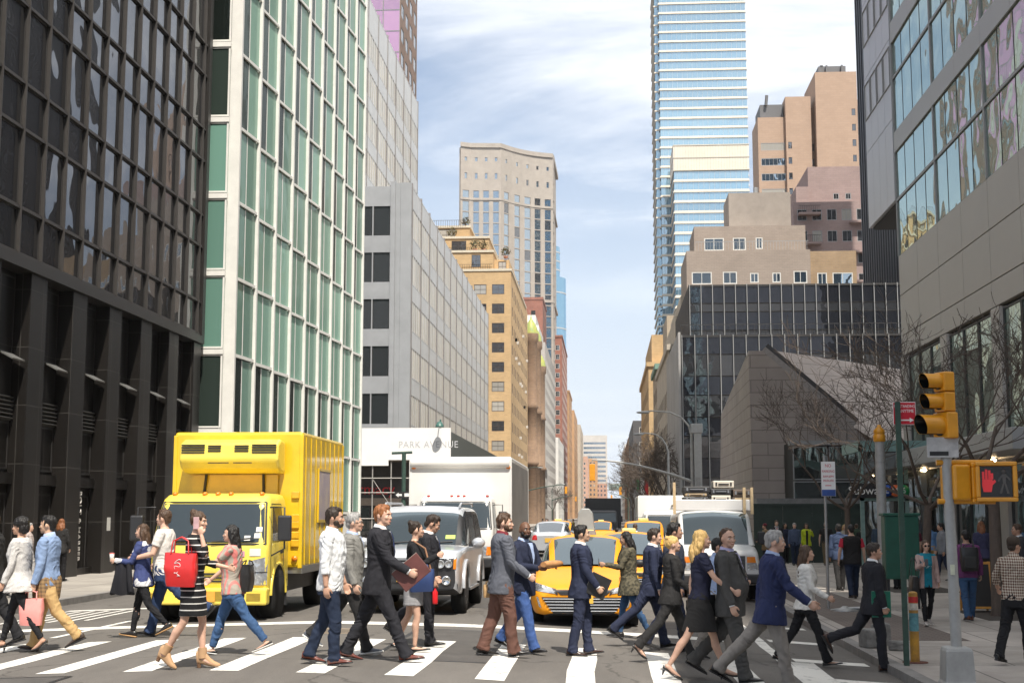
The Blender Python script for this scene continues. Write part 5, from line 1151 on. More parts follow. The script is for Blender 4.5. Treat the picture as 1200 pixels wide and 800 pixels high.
MB().lathe([(.001,-.03),(.05,-.03),(.05,0)], (1.05, 1.607, .98), 12, axis='y').build('marker_light', amber, yt)
po = MB().box(1.161, 1.175, 2.95, 3.95, 1.65, 2.55); po.build('poster', mat('poster_art', (.32,.26,.38), .5, col2=(.62,.52,.40), vs=1.6), yt)
pf_ = MB(); [pf_.box(1.161, 1.182, a, c, e, g) for a, c, e, g in ((2.9,2.948,1.6,2.6),(3.952,4.0,1.6,2.6),(2.949,3.951,1.6,1.648),(2.949,3.951,2.552,2.6))]; pf_.build('poster_frame', tyel2, yt)
rv = MB(); 
for k in range(9): rv.box(1.161, 1.172, 1.85 + k*.42, 1.875 + k*.42, .86, 3.12)
rv.build('side_rib', tyel2, yt)
# white box truck
wt, bv, w, H, z0, z1 = cabtruck('white_box_truck', 'white box truck with a big rounded load box behind the silver car', (-4.05, 36.6, zr(-4)), twhite, twhite, 2.1, 2.25, (-1.45, 1.42, 1.7, 10.0, .95, 3.35))
MB().tube([(-1.40, 1.72, 3.18), (1.37, 1.72, 3.18)], .16, 12).build('box_front_roll', twhite, wt)
for x in (-.75, -.12, .06, .22, .85): MB().ell((x, .5, H*.985 + .02), (.045,.06,.03)).build('marker_light', redl, wt)
for s in (1, -1):
    MB().ell((s*1.33, 1.66, 3.05), (.07,.03,.05)).build('marker_light', amber, wt); qpatch(MB(), bv, (s*.62,.66), (s*.98,.66), (s*.99,.90), (s*.62,.90), 4, 3, .012).build('headlight', lampg, wt); qpatch(MB(), bv, (s*.86,.67), (s*1.0,.67), (s*1.0,.89), (s*.88,.89), 2, 3, .016).build('indicator', amber, wt)
MB().box(-1.04, 1.04, -.10, .14, .34, .60).build('bumper', blackp, wt, bevel=.03); MB().box(-.55, .55, -.014, .02, .68, .98).build('grille', blackp, wt); MB().tube([(-.8, .04, z0 - .01), (-.1, .0, z0 + .03)], .015, 5).build('wiper', blackp, wt)
g_ = MB().box(1.421, 1.43, 1.9, 9.8, 1.02, 3.2); g_.build('grey_side_panel', mat('dirty_aluminium', (.26,.25,.24), .5, .4, var=.3, vs=.8), wt)
wt2, bv, w, H, z0, z1 = cabtruck('white_box_truck', 'small white truck cab seen left of the white van', (2.35, 52.0, zr(2.3)), twhite, twhite, 2.0, 2.15, (-1.1, 1.1, 1.6, 6, .85, 2.75))
MB().box(-1.0, 1.0, -.10, .14, .34, .60).build('bumper', blackp, wt2, bevel=.03); [qpatch(MB(), bv, (s*.6,.66), (s*.95,.66), (s*.95,.9), (s*.6,.9), 3, 2, .012).build('headlight', lampg, wt2) for s in (1, -1)]
wt3, *_ = cabtruck('dark_box_truck', 'dark box truck crossing far down the middle of the avenue', (-.2, 100, zr(0)), mat('dark_truck', (.03,.032,.035), .5), mat('dark_truck', (.03,.032,.035), .5), 2.1, 2.2, (-1.3, 1.3, 1.7, 7, .9, 3.1))
# white van with a loaded roof rack
def van():
    root = empty('white_van', (2.72, 33.6, zr(2.72)), 'white panel van with a roof rack full of cases near the right kerb', 'van')
    def pf(w, zt, zb=.36): return [(0, zb), (w - .12, zb), (w - .02, zb + .1), (w, .75), (w - .02, zt - .16), (w - .10, zt - .03), (w*.6, zt), (0, zt + .015)]
    st = [(0, pf(.92, 1.08)), (.08, pf(.97, 1.16)), (.5, pf(1.0, 1.24)), (.95, pf(1.0, 1.30)), (2.0, pf(1.0, 1.32)), (5.2, pf(1.0, 1.32)), (5.4, pf(.95, 1.3))]
    out, allm = shell(st, 3, 3, lambda t, s: 'body'); out['body'].build('body', vwhite, root); bv = bvh(allm)
    gp_ = [[(.95,1.28), (.92,1.29), (.85,1.30), (.4,1.31), (0,1.315)], [(.97,1.28), (.93,1.70), (.84,2.02), (.45,2.09), (0,2.11)], [(.98,1.28), (.95,1.72), (.86,2.06), (.45,2.13), (0,2.15)], [(.98,1.28), (.95,1.72), (.86,2.06), (.45,2.13), (0,2.15)], [(.93,1.28), (.90,1.7), (.82,2.0), (.4,2.07), (0,2.09)]]
    def cls(t, s):
        if t < .94: return 'windscreen' if (s > 2.1 and t > .06) else (SW if .25 < s < 1.6 and t > .5 else 'body_panel')
        if 1.06 < t < 1.7 and .2 < s < 1.7: return SW
        return 'body_panel'
    out, up = shell(list(zip([.80, 1.50, 2.3, 5.0, 5.35], gp_)), 8, 6, cls)
    for k, m in out.items(): m.build(k.split('~')[0], {'windscreen': wsg, 'side_window': carg, 'body_panel': vwhite}[k.split('~')[0]], root)
    for s in (1, -1):
        for y in (.95, 4.2): arch(root, s*.998, y, .42, s, None); wheel(root, s*.88, y, .37, .24, s)
        qpatch(MB(), bv, (s*.66,.72), (s*.94,.72), (s*.94,.88), (s*.66,.88), 3, 3, .010).build('headlight', lampg, root); qpatch(MB(), bv, (s*.66,.89), (s*.95,.89), (s*.95,1.03), (s*.66,1.03), 3, 3, .010).build('indicator', amber, root)
        MB().box(s*1.14 - .09, s*1.14 + .09, 1.02, 1.14, 1.30, 1.62).build('mirror', blackp, root, bevel=.03); MB().box(s*.97, s*1.06, 1.06, 1.11, 1.38, 1.44).build('mirror_arm', blackp, root)
    g = qpatch(MB(), bv, (-.62,.70), (.62,.70), (.62,1.05), (-.62,1.05), 8, 3, .008); g.build('grille', mat('van_grille', (.06,.065,.075), .5), root)
    bars = MB(); [bars.box(-.60, .60, -.02, .0, z, z + .018) for z in (.78, .86, .94)]; [bars.box(x, x + .018, -.022, .0, .71, 1.04) for x in (-.35, 0, .34)]; bars.build('grille_bar', blackp, root)
    MB().box(-1.0, 1.0, -.12, .12, .38, .62).build('bumper', blackp, root, bevel=.04); MB().tube([(-.6, .84, 1.335), (.0, .95, 1.42)], .014, 5).tube([(.1, .84, 1.335), (.7, .95, 1.42)], .014, 5).build('wiper', blackp, root)
    rk = empty('roof_rack', (0, 0, 0)); rk.parent = root; wood = mat('pale_wood', (.52,.40,.24), .7)
    m = MB()
    for y in (1.7, 3.2, 4.8): m.box(-.95, .95, y - .04, y + .04, 2.18, 2.25)
    for s in (1, -1): m.box(s*.88 - .03, s*.88 + .03, 1.6, 5.0, 2.255, 2.30)
    m.build('rail', vwhite, rk)
    MB().box(-1.0, 1.0, 1.56, 1.66, 2.14, 2.42).build('front_board', vwhite, rk, bevel=.02)
    for x in (-.98, .78, .97): MB().box(x - .035, x + .035, 1.5, 1.56, 2.05, 2.72 if x > 0 else 2.85).build('wooden_stake', wood, rk)
    MB().box(.55, .93, 1.57, 1.6, 2.40, 2.46).build('wooden_rail', wood, rk)
    return root
vn = van(); vz = zr(2.72)
csb = mat('case_black', (.03,.03,.032), .55); csw = mat('case_cream', (.58,.54,.46), .6, var=.1); csn = mat('case_brown', (.10,.075,.06), .7); cst_ = mat('case_tan', (.36,.27,.16), .7)
cases = [(-.72,-.12,2.31,2.40,cst_,'tan flat case lowest in the stack at the left of the van roof'), (-.74,-.10,2.41,2.49,csb,'black flat case above the lowest tan one on the van roof'), (-.70,-.14,2.50,2.58,cst_,'tan flat case third from the bottom on the van roof'), (-.74,-.06,2.59,2.76,csb,'black round topped case over the flat tan cases on the van roof'),
  (-.03,.46,2.31,2.53,csw,'cream case standing on the van roof rack, lower of two'), (-.05,.48,2.54,2.70,csb,'black case between the two cream cases on the van roof'), (.02,.55,2.71,2.90,csw,'cream case topmost on the van roof rack'), (.50,.88,2.31,2.48,csn,'low brown case on the van roof right of the cream one'), (.52,.98,2.49,2.68,csn,'brown bundle on top at the right of the van roof')]
for (a, c, e, g, mm, lb) in cases:
    o = empty('equipment_case', (2.72 + (a + c)/2, 33.6 + 2.0, vz + e), lb, 'case', 'cases on the van roof rack'); wd = (c - a)/2
    MB().box(-wd, wd, -.28, .5, 0, g - e - .004).build('shell', mm, o, bevel=.025); MB().box(-wd*.5, wd*.5, -.31, -.281, (g-e)*.45, (g-e)*.6).build('handle', blackp if mm != csb else alloy, o); [MB().box(x - .02, x + .02, -.295, -.281, (g-e)*.3, (g-e)*.75).build('latch', blackp if mm == csw else alloy, o) for x in (-wd*.7, wd*.7)]
# ================================================================== PEOPLE
def fabric(name, c1, kind=None, c2=(1,1,1), f=10., w=.3, rough=.85):
    if kind is None: return mat(name, c1, rough, var=.14, vs=9, bump=.25, bs=160, spec=.25)
    if name in _mc: return _mc[name]
    m = bpy.data.materials.new(name); t = nt(m); N = t.nodes; L = t.links
    out = N.new('ShaderNodeOutputMaterial'); p = N.new('ShaderNodeBsdfPrincipled'); L.new(p.outputs[0], out.inputs[0]); p.inputs['Roughness'].default_value = rough; p.inputs['Specular IOR Level'].default_value = .25
    tc = N.new('ShaderNodeTexCoord'); sp = N.new('ShaderNodeSeparateXYZ'); L.new(tc.outputs['Object'], sp.inputs[0])
    mx = N.new('ShaderNodeMixRGB'); mx.inputs[1].default_value = tuple(c1)+(1,); mx.inputs[2].default_value = tuple(c2)+(1,)
    def ma(op, a, b=None):
        n = N.new('ShaderNodeMath'); n.operation = op
        for i, x in enumerate((a, b)):
            if x is None: continue
            if isinstance(x, (int, float)): n.inputs[i].default_value = x
            else: L.new(x, n.inputs[i])
        return n.outputs[0]
    st = lambda v: ma('LESS_THAN', ma('FRACT', ma('MULTIPLY', v, f)), w)
    if kind == 'stripes': fac = st(sp.outputs[2])
    elif kind == 'vstripes': fac = st(ma('ADD', sp.outputs[0], ma('MULTIPLY', sp.outputs[1], .9)))
    elif kind == 'check': fac = ma('MULTIPLY', ma('ADD', st(sp.outputs[2]), st(ma('ADD', sp.outputs[0], sp.outputs[1]))), .5)
    elif kind == 'print':
        v = N.new('ShaderNodeTexVoronoi'); v.feature = 'DISTANCE_TO_EDGE'; v.inputs['Scale'].default_value = f; nz = N.new('ShaderNodeTexNoise'); nz.inputs['Scale'].default_value = f; va = N.new('ShaderNodeVectorMath'); L.new(tc.outputs['Object'], va.inputs[0]); L.new(nz.outputs['Color'], va.inputs[1]); L.new(va.outputs[0], v.inputs['Vector']); fac = ma('LESS_THAN', v.outputs[0], w)
    else:
        nz = N.new('ShaderNodeTexNoise'); nz.inputs['Scale'].default_value = f; nz.inputs['Detail'].default_value = 3; L.new(tc.outputs['Object'], nz.inputs['Vector']); fac = ma('GREATER_THAN', nz.outputs[0], w)
    L.new(fac, mx.inputs[0]); L.new(mx.outputs[0], p.inputs['Base Color']); _mc[name] = m; return m
def skin_m(k): return mat('skin_' + k, {'light': (.60,.37,.27), 'tan': (.50,.29,.20), 'olive': (.40,.235,.155), 'dark': (.15,.075,.045), 'asian': (.54,.34,.23)}[k], .5, var=.10, vs=14, spec=.35)
HAIRC = {'black': (.012,.010,.009), 'dark': (.030,.019,.013), 'brown': (.075,.042,.024), 'red': (.26,.10,.035), 'blond': (.58,.38,.14), 'grey': (.30,.29,.28), 'white': (.55,.53,.50), 'auburn': (.22,.085,.035)}
def hair_m(k): return mat('hair_' + k, HAIRC[k], .45, var=.35, vs=30, bump=.6, bs=90, stretch=(1,1,.25), spec=.4)
eye_m = mat('eye_white', (.65,.63,.60), .3, var=0); iris_m = mat('iris', (.03,.02,.015), .2, var=0); lens_m = mat('dark_lens', (.008,.008,.009), .1, var=0)
TM = dict(z=[.74,.80,.84,.95,1.05,1.15,1.28,1.38,1.44,1.48,1.52], rx=[.158,.164,.168,.170,.155,.156,.172,.178,.165,.115,.066], ry=[.105,.112,.116,.114,.108,.112,.120,.113,.098,.076,.062], yo=[-.012,-.012,-.012,-.006,.008,.012,.004,-.008,-.014,-.014,-.008])
TF = dict(z=[.74,.80,.84,.95,1.05,1.15,1.28,1.38,1.44,1.48,1.52], rx=[.165,.172,.174,.160,.124,.128,.142,.148,.138,.095,.056], ry=[.108,.118,.120,.108,.090,.098,.120,.104,.086,.066,.054], yo=[-.014,-.018,-.018,-.008,.004,.008,.020,.004,-.010,-.012,-.006])
def sring(z, rx, ry, yo, n=22, e=2.4, xo=0):
    out = []
    for k in range(n):
        a = 2*math.pi*k/n; c, s = math.cos(a), math.sin(a)
        out.append(Vector((xo + rx*math.copysign(abs(c)**(2/e), c), yo + ry*math.copysign(abs(s)**(2/e), s), z)))
    return out
QUEUE = []
def body_frame(p):
    """joints for the pose; x right, y forward, z up, for a 1.75 m figure with the lowest sole at z = 0"""
    sx = p.get('sex', 'm'); J = {}; lift = {'heel': .062, 'boot': .045}.get(p.get('shoes'), 0.)
    fr, fa, ba, bk = p.get('stride', ('R', 20, -18, 14)); fk = p.get('fk', 6)
    legs = {fr: (fa, fk, p.get('fp', 8)), ('L' if fr == 'R' else 'R'): (ba, bk, p.get('bp', -max(0, bk*1.0 - 4) + (ba + 14 if ba < -14 else 0)))}
    hipx = .088 if sx == 'm' else .092; low = 1e9
    for s, sg in (('L', -1), ('R', 1)):
        th, kb, fp = legs[s]; h = Vector((sg*hipx, 0, 0)); q = R(th)
        k = h + Vector((sg*.004, .43*math.sin(q), -.43*math.cos(q))); q2 = R(th - kb)
        a = k + Vector((-sg*.018, .405*math.sin(q2), -.405*math.cos(q2))); P = R(fp)
        f, u = Vector((0, math.cos(P), math.sin(P))), Vector((0, -math.sin(P), math.cos(P)))
        J['hip'+s], J['knee'+s], J['ank'+s], J['ff'+s], J['fu'+s] = h, k, a, f, u
        for yy in (-.06, .17): low = min(low, (a + f*yy - u*(.08 + lift)).z)
    J['hz'] = -low
    for s in 'LR':
        for n in ('hip', 'knee', 'ank'): J[n+s] = J[n+s] + Vector((0,0,-low))
    J['lift'] = lift; return J
def person(p):
    p = dict(p); sx = p.get('sex', 'm'); J = body_frame(p); hz = J['hz']; dz = hz - .915; T_ = TM if sx == 'm' else TF; g = p.get('g', 1.0); vox = p.get('vox', .0085); hi = vox < .011
    lean = Matrix.Rotation(R(-p.get('lean', 2)), 3, 'X'); twist = Matrix.Rotation(R(p.get('twist', 0)), 3, 'Z'); piv = Vector((0, 0, hz))
    def U(v):                                      # canonical upper-body point -> posed
        v = Vector(v); k = min(1, max(0, (v.z - .95)/.4)); v = Vector((v.x, v.y, v.z + dz)); v2 = piv + lean @ (v - piv)
        tw = Matrix.Rotation(R(p.get('twist', 0))*k, 3, 'Z'); return tw @ v2
    hy, hp, hr = p.get('head', (0, 0, 0)); nk = Vector((0, .0, 1.555)); HR = Euler((R(hp), R(hr), R(hy))).to_matrix()
    hs = p.get('hs', 1.0 if sx == 'm' else .96)
    def H(v): return U(nk + HR @ ((Vector(v) - nk)*hs))
    def Hm(mb): mb.v = [tuple(H(v)) for v in mb.v]; return mb
    bell = p.get('belly', 0)
    def trings(zs_, inf, flare=0, e=2.4):
        out = []
        for z in zs_:
            rx, ry, yo = (np.interp(z, T_['z'], T_[k]) for k in ('rx', 'ry', 'yo')); b = bell*math.exp(-((z - 1.08)/.13)**2); fl = flare*max(0, (.98 - z)/.2)
            out.append([U(v) for v in sring(z, rx*g + inf + fl*.6 + b*.4, ry*g + inf + b*.6 + fl, yo + b*.6, e=e)])
        return out
    sw = (.186 if sx == 'm' else .158)*g
    # ---- arms
    arms = {}; fore = .262; upper = .285
    for s, sg in (('L', -1), ('R', 1)):
        a, e, ab, inw = p.get('arm'+s, (0, 12, 8, 0)); sh = U((sg*sw, -.012, 1.425)); tw = lean if abs(p.get('twist', 0)) < .5 else Matrix.Rotation(R(p['twist']), 3, 'Z') @ lean
        d1 = tw @ Vector((sg*math.sin(R(ab)), math.sin(R(a))*math.cos(R(ab)), -math.cos(R(a))*math.cos(R(ab)))); ab2 = ab*.4 - inw
        d2 = tw @ Vector((sg*math.sin(R(ab2)), math.sin(R(a+e))*math.cos(R(ab2)), -math.cos(R(a+e))*math.cos(R(ab2))))
        el = sh + d1*upper; wr = el + d2*fore; arms[s] = (sh, el, wr, d1, d2, sg)
    aw = (1.0 if sx == 'm' else .84)*g
    # ---- body: one continuous surface
    B = MB(); B.loft(trings([.83,.87,.95,1.05,1.15,1.28,1.38,1.44,1.48,1.52], -.012), 0)
    B.tube([U((0,-.015,1.46)), U((0,-.004,1.52)), H((0,.006,1.60))], [(.066 if sx == 'm' else .054), (.058 if sx == 'm' else .047), .050], 12)
    HD = MB(); ro = Matrix.Rotation(R(-8), 3, 'X')
    HD.ell((0,.008,1.655), (.074,.093,.098), None, 18, 12).ell((0,.045,1.612), (.058,.062,.078), ro, 16, 10).ell((0,.082,1.560), (.030,.026,.022)).ell((0,.066,1.575), (.046,.04,.026)).ell((0,.088,1.668), (.046,.018,.012))
    HD.ell((0,.112,1.618), (.014,.017,.013)).tube([(0,.098,1.655), (0,.117,1.622)], [.008,.011], 8)
    for sg in (1, -1): HD.ell((sg*.034,.078,1.622), (.026,.022,.022)).ell((sg*.075,-.002,1.632), (.009,.019,.030), Matrix.Rotation(R(-sg*14), 3, 'Z'))
    HD.ell((0,.097,1.586), (.022,.013,.011)); Hm(HD); B.v, off = B.v + HD.v, len(B.v); B.f += [tuple(i + off for i in f) for f in HD.f]; B.m += HD.m; B.sm += HD.sm
    hands = {}
    for s in 'LR':
        sh, el, wr, d1, d2, sg = arms[s]
        B.tube([sh - d1*.01, sh + d1*.09, el, el + d2*.06, el + d2*.15, wr], [.050*aw,.047*aw,.040*aw,.041*aw,.035*aw,.027*aw], 10)
        f = d2; n = Vector((-sg, .25, 0)); n = (n - f*n.dot(f)).normalized(); wd = f.cross(n).normalized()
        if wd.y < 0: wd = -wd
        rot = Matrix((wd, n, f)).transposed(); hsz = 1.0 if sx == 'm' else .88
        pc = wr + f*.048*hsz; B.ell(pc, (.042*hsz, .017*hsz, .056*hsz), rot, 12, 8); cl = p.get('curl'+s, 28)
        for k, (o, ln) in enumerate(((.030,.068), (.010,.078), (-.010,.073), (-.029,.056))):
            q = wr + f*(.085 if k not in (0, 3) else .078)*hsz + wd*o*hsz; pts = [q - f*.02, q]; ang = 0
            for sg_ in (.42, .32, .26):
                ang += R(cl); dr = f*math.cos(ang) + n*math.sin(ang); q = q + dr*ln*sg_*hsz; pts.append(q)
            B.tube(pts, [.0105,.0105,.0098,.0092,.0075], 7)
        q = wr + f*.022*hsz + wd*.030*hsz; B.tube([q, q + (wd*.7 + f*.6 + n*.25)*.036*hsz, q + (wd*.55 + f*1.1 + n*.5)*.052*hsz], [.013,.0115,.009], 7)
        hands[s] = wr + f*.085 + n*.02
    lw = (1.0 if sx == 'm' else .96)*g
    for s in 'LR':
        h, k, a, f, u = (J[n+s] for n in ('hip','knee','ank','ff','fu'))
        m1 = h.lerp(k, .5); m2 = k.lerp(a, .33) + Vector((0,-.012,0))
        B.tube([h + Vector((0,0,.05)), h.lerp(k,.2), m1, k, k.lerp(a,.12), m2, k.lerp(a,.7), a], [.080*lw,.084*lw,.069*lw,.050*lw,.048*lw,.054*lw,.038*lw,.030*lw], 12)
        B.tube([a - f*.045 - u*.045, a - u*.04, a + f*.07 - u*.055, a + f*.14 - u*.062, a + f*.185 - u*.066], [.024,.030,.020,.014,.008], 8) if not J['lift'] else B.tube([a - f*.045 - u*.03, a - u*.03, a + f*.06 - u*.07, a + f*.125 - u*.105, a + f*.165 - u*.11], [.025,.033,.029,.026,.012], 8)
    Q = []
    Q.append(dict(mb=B, vox=vox if not hi else .0075, name='body', mat=skin_m(p.get('skin', 'light')), sm=2, wr=0))
    # ---- top
    tp = p.get('top'); 
    if tp:
        inf = tp.get('inf', .02); hem = tp.get('hem', .80); m = MB(); zs_ = [hem] + [z for z in (.80,.86,.92,.98,1.05,1.12,1.20,1.28,1.34,1.39,1.43,1.465) if z > hem + .02] + [1.49 if tp.get('neck', 'round') != 'high' else 1.52]
        m.loft(trings(zs_, inf, tp.get('flare', .0)), 0)
        sl = tp.get('sleeve', 'long')
        for s in 'LR':
            sh, el, wr, d1, d2, sg = arms[s]; k = aw*tp.get('sw', 1.0)
            m.ell(sh + d1*.0, (.062*k,.060*k,.056*k))
            if sl == 'long': m.tube([sh - d1*.02, sh + d1*.08, el, el + d2*.05, el.lerp(wr,.6), wr + d2*.0], [.063*k,.064*k,.055*k,.054*k,.049*k,.043*k], 12)
            elif sl == 'roll': m.tube([sh - d1*.02, sh + d1*.08, el, el + d2*.08, el + d2*.085, el + d2*.125], [.062*k,.062*k,.054*k,.050*k,.055*k,.053*k], 12)
            elif sl == 'short': m.tube([sh - d1*.02, sh + d1*.08, sh + d1*.17], [.062*k,.064*k,.062*k], 12)
        Q.append(dict(mb=m, vox=vox, name=tp.get('name', 'jacket'), mat=tp['mat'], sm=2, wr=tp.get('wr', .0105), top=True))
        if tp.get('collar'):
            cm = tp['collar']; c = MB(); r = .066*g if sx == 'm' else .056*g
            ring = lambda z, rr, yy: [U((rr*math.cos(a), yy + rr*1.0*math.sin(a), z + .016*math.sin(a)*-1)) for a in np.linspace(0, 2*math.pi, 20, endpoint=False)]
            c.loft([ring(1.475, r + .022, -.014), ring(1.505, r + .012, -.012), ring(1.538, r + .004, -.008), ring(1.530, r - .008, -.008)], 0); Q.append(dict(direct=c, name='shirt_collar', mat=cm))
        if tp.get('lapel'):
            c = MB(); r = .078*g if sx == 'm' else .066*g
            ring = lambda z, rr, yy, k: [U((rr*math.cos(a)*1.05, yy + rr*math.sin(a), z - k*max(0, math.sin(a)))) for a in np.linspace(0, 2*math.pi, 20, endpoint=False)]
            c.loft([ring(1.455, r + .026, -.016, .06), ring(1.49, r + .016, -.014, .05), ring(1.515, r + .006, -.014, .05), ring(1.505, r - .006, -.014, .05)], 0); Q.append(dict(direct=c, name='jacket_collar', mat=tp['mat']))
    # ---- bottoms
    bt = p.get('bottom')
    if bt:
        kind = bt.get('kind', 'trousers'); m = MB()
        if kind in ('trousers', 'skinny'):
            m.loft(trings([.785,.82,.86,.91,.96,1.0], .014 if kind == 'trousers' else .008), 0)
            for s in 'LR':
                h, k, a, f, u = (J[n+s] for n in ('hip','knee','ank','ff','fu')); w_ = bt.get('w', 1.0)*lw
                if kind == 'trousers': rr = [.088,.100,.084,.071,.068,.066,.063,.066]; e = a + (a - k).normalized()*.03
                else: rr = [.084,.090,.074,.055,.052,.058,.044,.040]; e = a + (a - k).normalized()*-.015
                m.tube([h + Vector((0,0,.04)), h.lerp(k,.18), h.lerp(k,.55), k + Vector((0,.004,0)), k.lerp(e,.12), k.lerp(e,.4) + Vector((0,-.008,0)), k.lerp(e,.75), e], [x*w_ for x in rr], 14)
                if kind == 'trousers': m.tube([e - (e-k).normalized()*.10, e + f*.028 + (e-k).normalized()*.006], [.058*w_,.066*w_], 12)
        else:
            zb = bt.get('hem', .50); rings = [r for r in trings([1.04, 1.0, .95, .90], bt.get('inf', .010))]
            for z in np.linspace(.84, zb, 7):
                zz = z + dz; cy = []
                for s in 'LR':
                    h, k, a = J['hip'+s], J['knee'+s], J['ank'+s]; t = (h.z - zz)/max(.01, h.z - k.z); q = h.lerp(k, max(0, t)) if t < 1 else k.lerp(a, (k.z - zz)/max(.01, k.z - a.z)); cy.append(q.y)
                rr = float(np.interp(z, [.48,.66,.84], [.074,.088,.112]))*lw; mid = (max(cy) + min(cy))/2; half = (max(cy) - min(cy))/2
                rings.append([Vector((v.x, v.y, v.z)) for v in sring(zz, float(np.interp(z, [.48,.84], [.172,.190]))*g + bt.get('flare', 0)*(.9 - z), half*bt.get('fit', 1.02) + rr*1.05 + bt.get('flare', 0)*(.9 - z), mid, e=2.9)])
            m.loft(rings, 0)
        Q.append(dict(mb=m, vox=vox, name=bt.get('name', 'trousers'), mat=bt['mat'], sm=2, wr=bt.get('wr', .0115)))
    # ---- hair
    hk, hcol = p.get('hair', ('short', 'dark'))
    if hk != 'none':
        m = MB(); hm_ = hair_m(hcol)
        if hk != 'bald' and hk != 'thin': m.ell((0,-.009,1.682), (.0815,.097,.092), None, 20, 12)
        if hk in ('short', 'thin', 'curly'): m.ell((0,-.050,1.625), (.064,.046,.058))
        if hk == 'short': m.ell((0,.035,1.738), (.055,.052,.034), Matrix.Rotation(R(-14), 3, 'X')); [m.ell((s*.071,.022,1.660), (.011,.018,.036)) for s in (1,-1)]
        if hk == 'buzz' : [m.ell((s*.07,.0,1.665), (.011,.04,.03)) for s in (1,-1)]
        if hk == 'thin': m.ell((0,-.022,1.682), (.080,.088,.084)); m.ell((0,.0,1.735), (.06,.06,.026))
        if hk == 'curly': m.ell((0,-.01,1.70), (.105,.11,.098)); m.ell((0,-.045,1.63), (.095,.08,.09))
        if hk in ('long', 'pony', 'wavy'):
            L_ = p.get('hl', .30); [m.ell((s*.062,-.012,1.640), (.026,.05,.085)) for s in (1,-1)]
            if hk != 'pony':
                m.tube([(0,-.045,1.66), (0,-.075,1.56), (0,-.098,1.56 - L_*.5), (0,-.105,1.56 - L_)], [(.085,.05), (.088,.048), (.092,.036), (.06,.016)], 16)
                [m.tube([(s*.068,-.01,1.66), (s*.082,-.02,1.56), (s*.088,-.04,1.47)], [.030,.034,.02], 10) for s in (1,-1)]
                if hk == 'wavy': [m.ell((x, y, z), (.05,.035,.06)) for x, y, z in ((.085,-.04,1.56),(-.085,-.04,1.56),(.09,-.06,1.49),(-.09,-.06,1.49),(.04,-.12,1.47),(-.04,-.12,1.47),(.0,-.115,1.53),(.06,-.10,1.42),(-.06,-.1,1.42))]
            else: m.tube([(0,-.085,1.70), (0,-.125,1.69), (0,-.135,1.60), (0,-.13,1.48)], [.025,.03,.035,.015], 10)
        if hk == 'bun': m.ell((0,-.075,1.745), (.046,.044,.044)); m.ell((0,-.05,1.64), (.068,.05,.05)); m.ell((0,-.03,1.715), (.075,.08,.06))
        if hk == 'updo': m.ell((0,-.085,1.675), (.055,.05,.075)); m.ell((0,-.05,1.64), (.07,.05,.06)); m.ell((.02,-.09,1.73), (.04,.035,.035))
        if hk == 'bald': m = None
        if m: Q.append(dict(mb=Hm(m), vox=.0085 if hi else vox, name='hair', mat=hm_, sm=1, wr=.011, hairy=True))
    if p.get('beard'): 
        m = MB().ell((0,.070,1.562), (.050,.044,.030)).ell((0,.094,1.572), (.034,.020,.028)); [m.ell((s*.052,.040,1.590), (.020,.036,.036)) for s in (1,-1)]; Q.append(dict(mb=Hm(m), vox=.0085 if hi else vox, name='beard', mat=hair_m(p['beard']), sm=1, wr=.003, hairy=True))
    if p.get('cap'): 
        m = MB().ell((0,-.008,1.705), (.088,.105,.082)); Q.append(dict(mb=Hm(m), vox=vox, name='knit_cap', mat=p['cap'], sm=1, wr=.003))
    # ---- face
    if hi:
        for sg in (1, -1):
            Q.append(dict(direct=Hm(MB().ell((sg*.031,.087,1.645), (.0125,.010,.0085))), name='eye', mat=eye_m)); Q.append(dict(direct=Hm(MB().ell((sg*.031,.0955,1.645), (.0055,.003,.0058))), name='iris', mat=iris_m))
            Q.append(dict(direct=Hm(MB().tube([(sg*.012,.103,1.668), (sg*.03,.102,1.673), (sg*.05,.086,1.667)], [.004,.0048,.003], 6)), name='eyebrow', mat=hair_m(hcol if hcol not in ('blond', 'white') else 'brown')))
        sm = p.get('smile', 0); Q.append(dict(direct=Hm(MB().tube([(-.024 - sm*.006,.094,1.586 + sm*.007), (-.01,.109,1.5855), (.01,.109,1.5855), (.024 + sm*.006,.094,1.586 + sm*.007)], [.003,.0062,.0062,.003], 8)), name='mouth', mat=mat('lips_' + p.get('skin', 'light'), tuple(c*f_ for c, f_ in zip(skin_m(p.get('skin','light')).node_tree.nodes['Principled BSDF'].inputs['Base Color'].default_value[:3], (.85,.55,.55))), .4, var=.05)))
        if sm: Q.append(dict(direct=Hm(MB().ell((0,.1075,1.5885), (.019,.006,.0045))), name='teeth', mat=eye_m))
    if p.get('shades') or p.get('glasses'):
        m = MB(); fr = bool(p.get('glasses'))
        for sg in (1, -1):
            if fr: m.tube([(sg*.034 + .024*math.cos(a), .112, 1.645 + .019*math.sin(a)) for a in np.linspace(0, 2*math.pi, 13)], .0022, 5)
            else: m.ell((sg*.034,.103,1.645), (.027,.012,.021))
            m.tube([(sg*.056,.10,1.652), (sg*.077,.01,1.648)], .003, 5)
        m.tube([(-.012,.113,1.652), (.012,.113,1.652)], .003, 5); Q.append(dict(direct=Hm(m), name='sunglasses' if not fr else 'glasses', mat=lens_m))
    # ---- shoes
    sk = p.get('shoes', 'oxford'); sm_ = p.get('shoe_mat', mat('black_leather', (.018,.016,.015), .28, var=.2, vs=10))
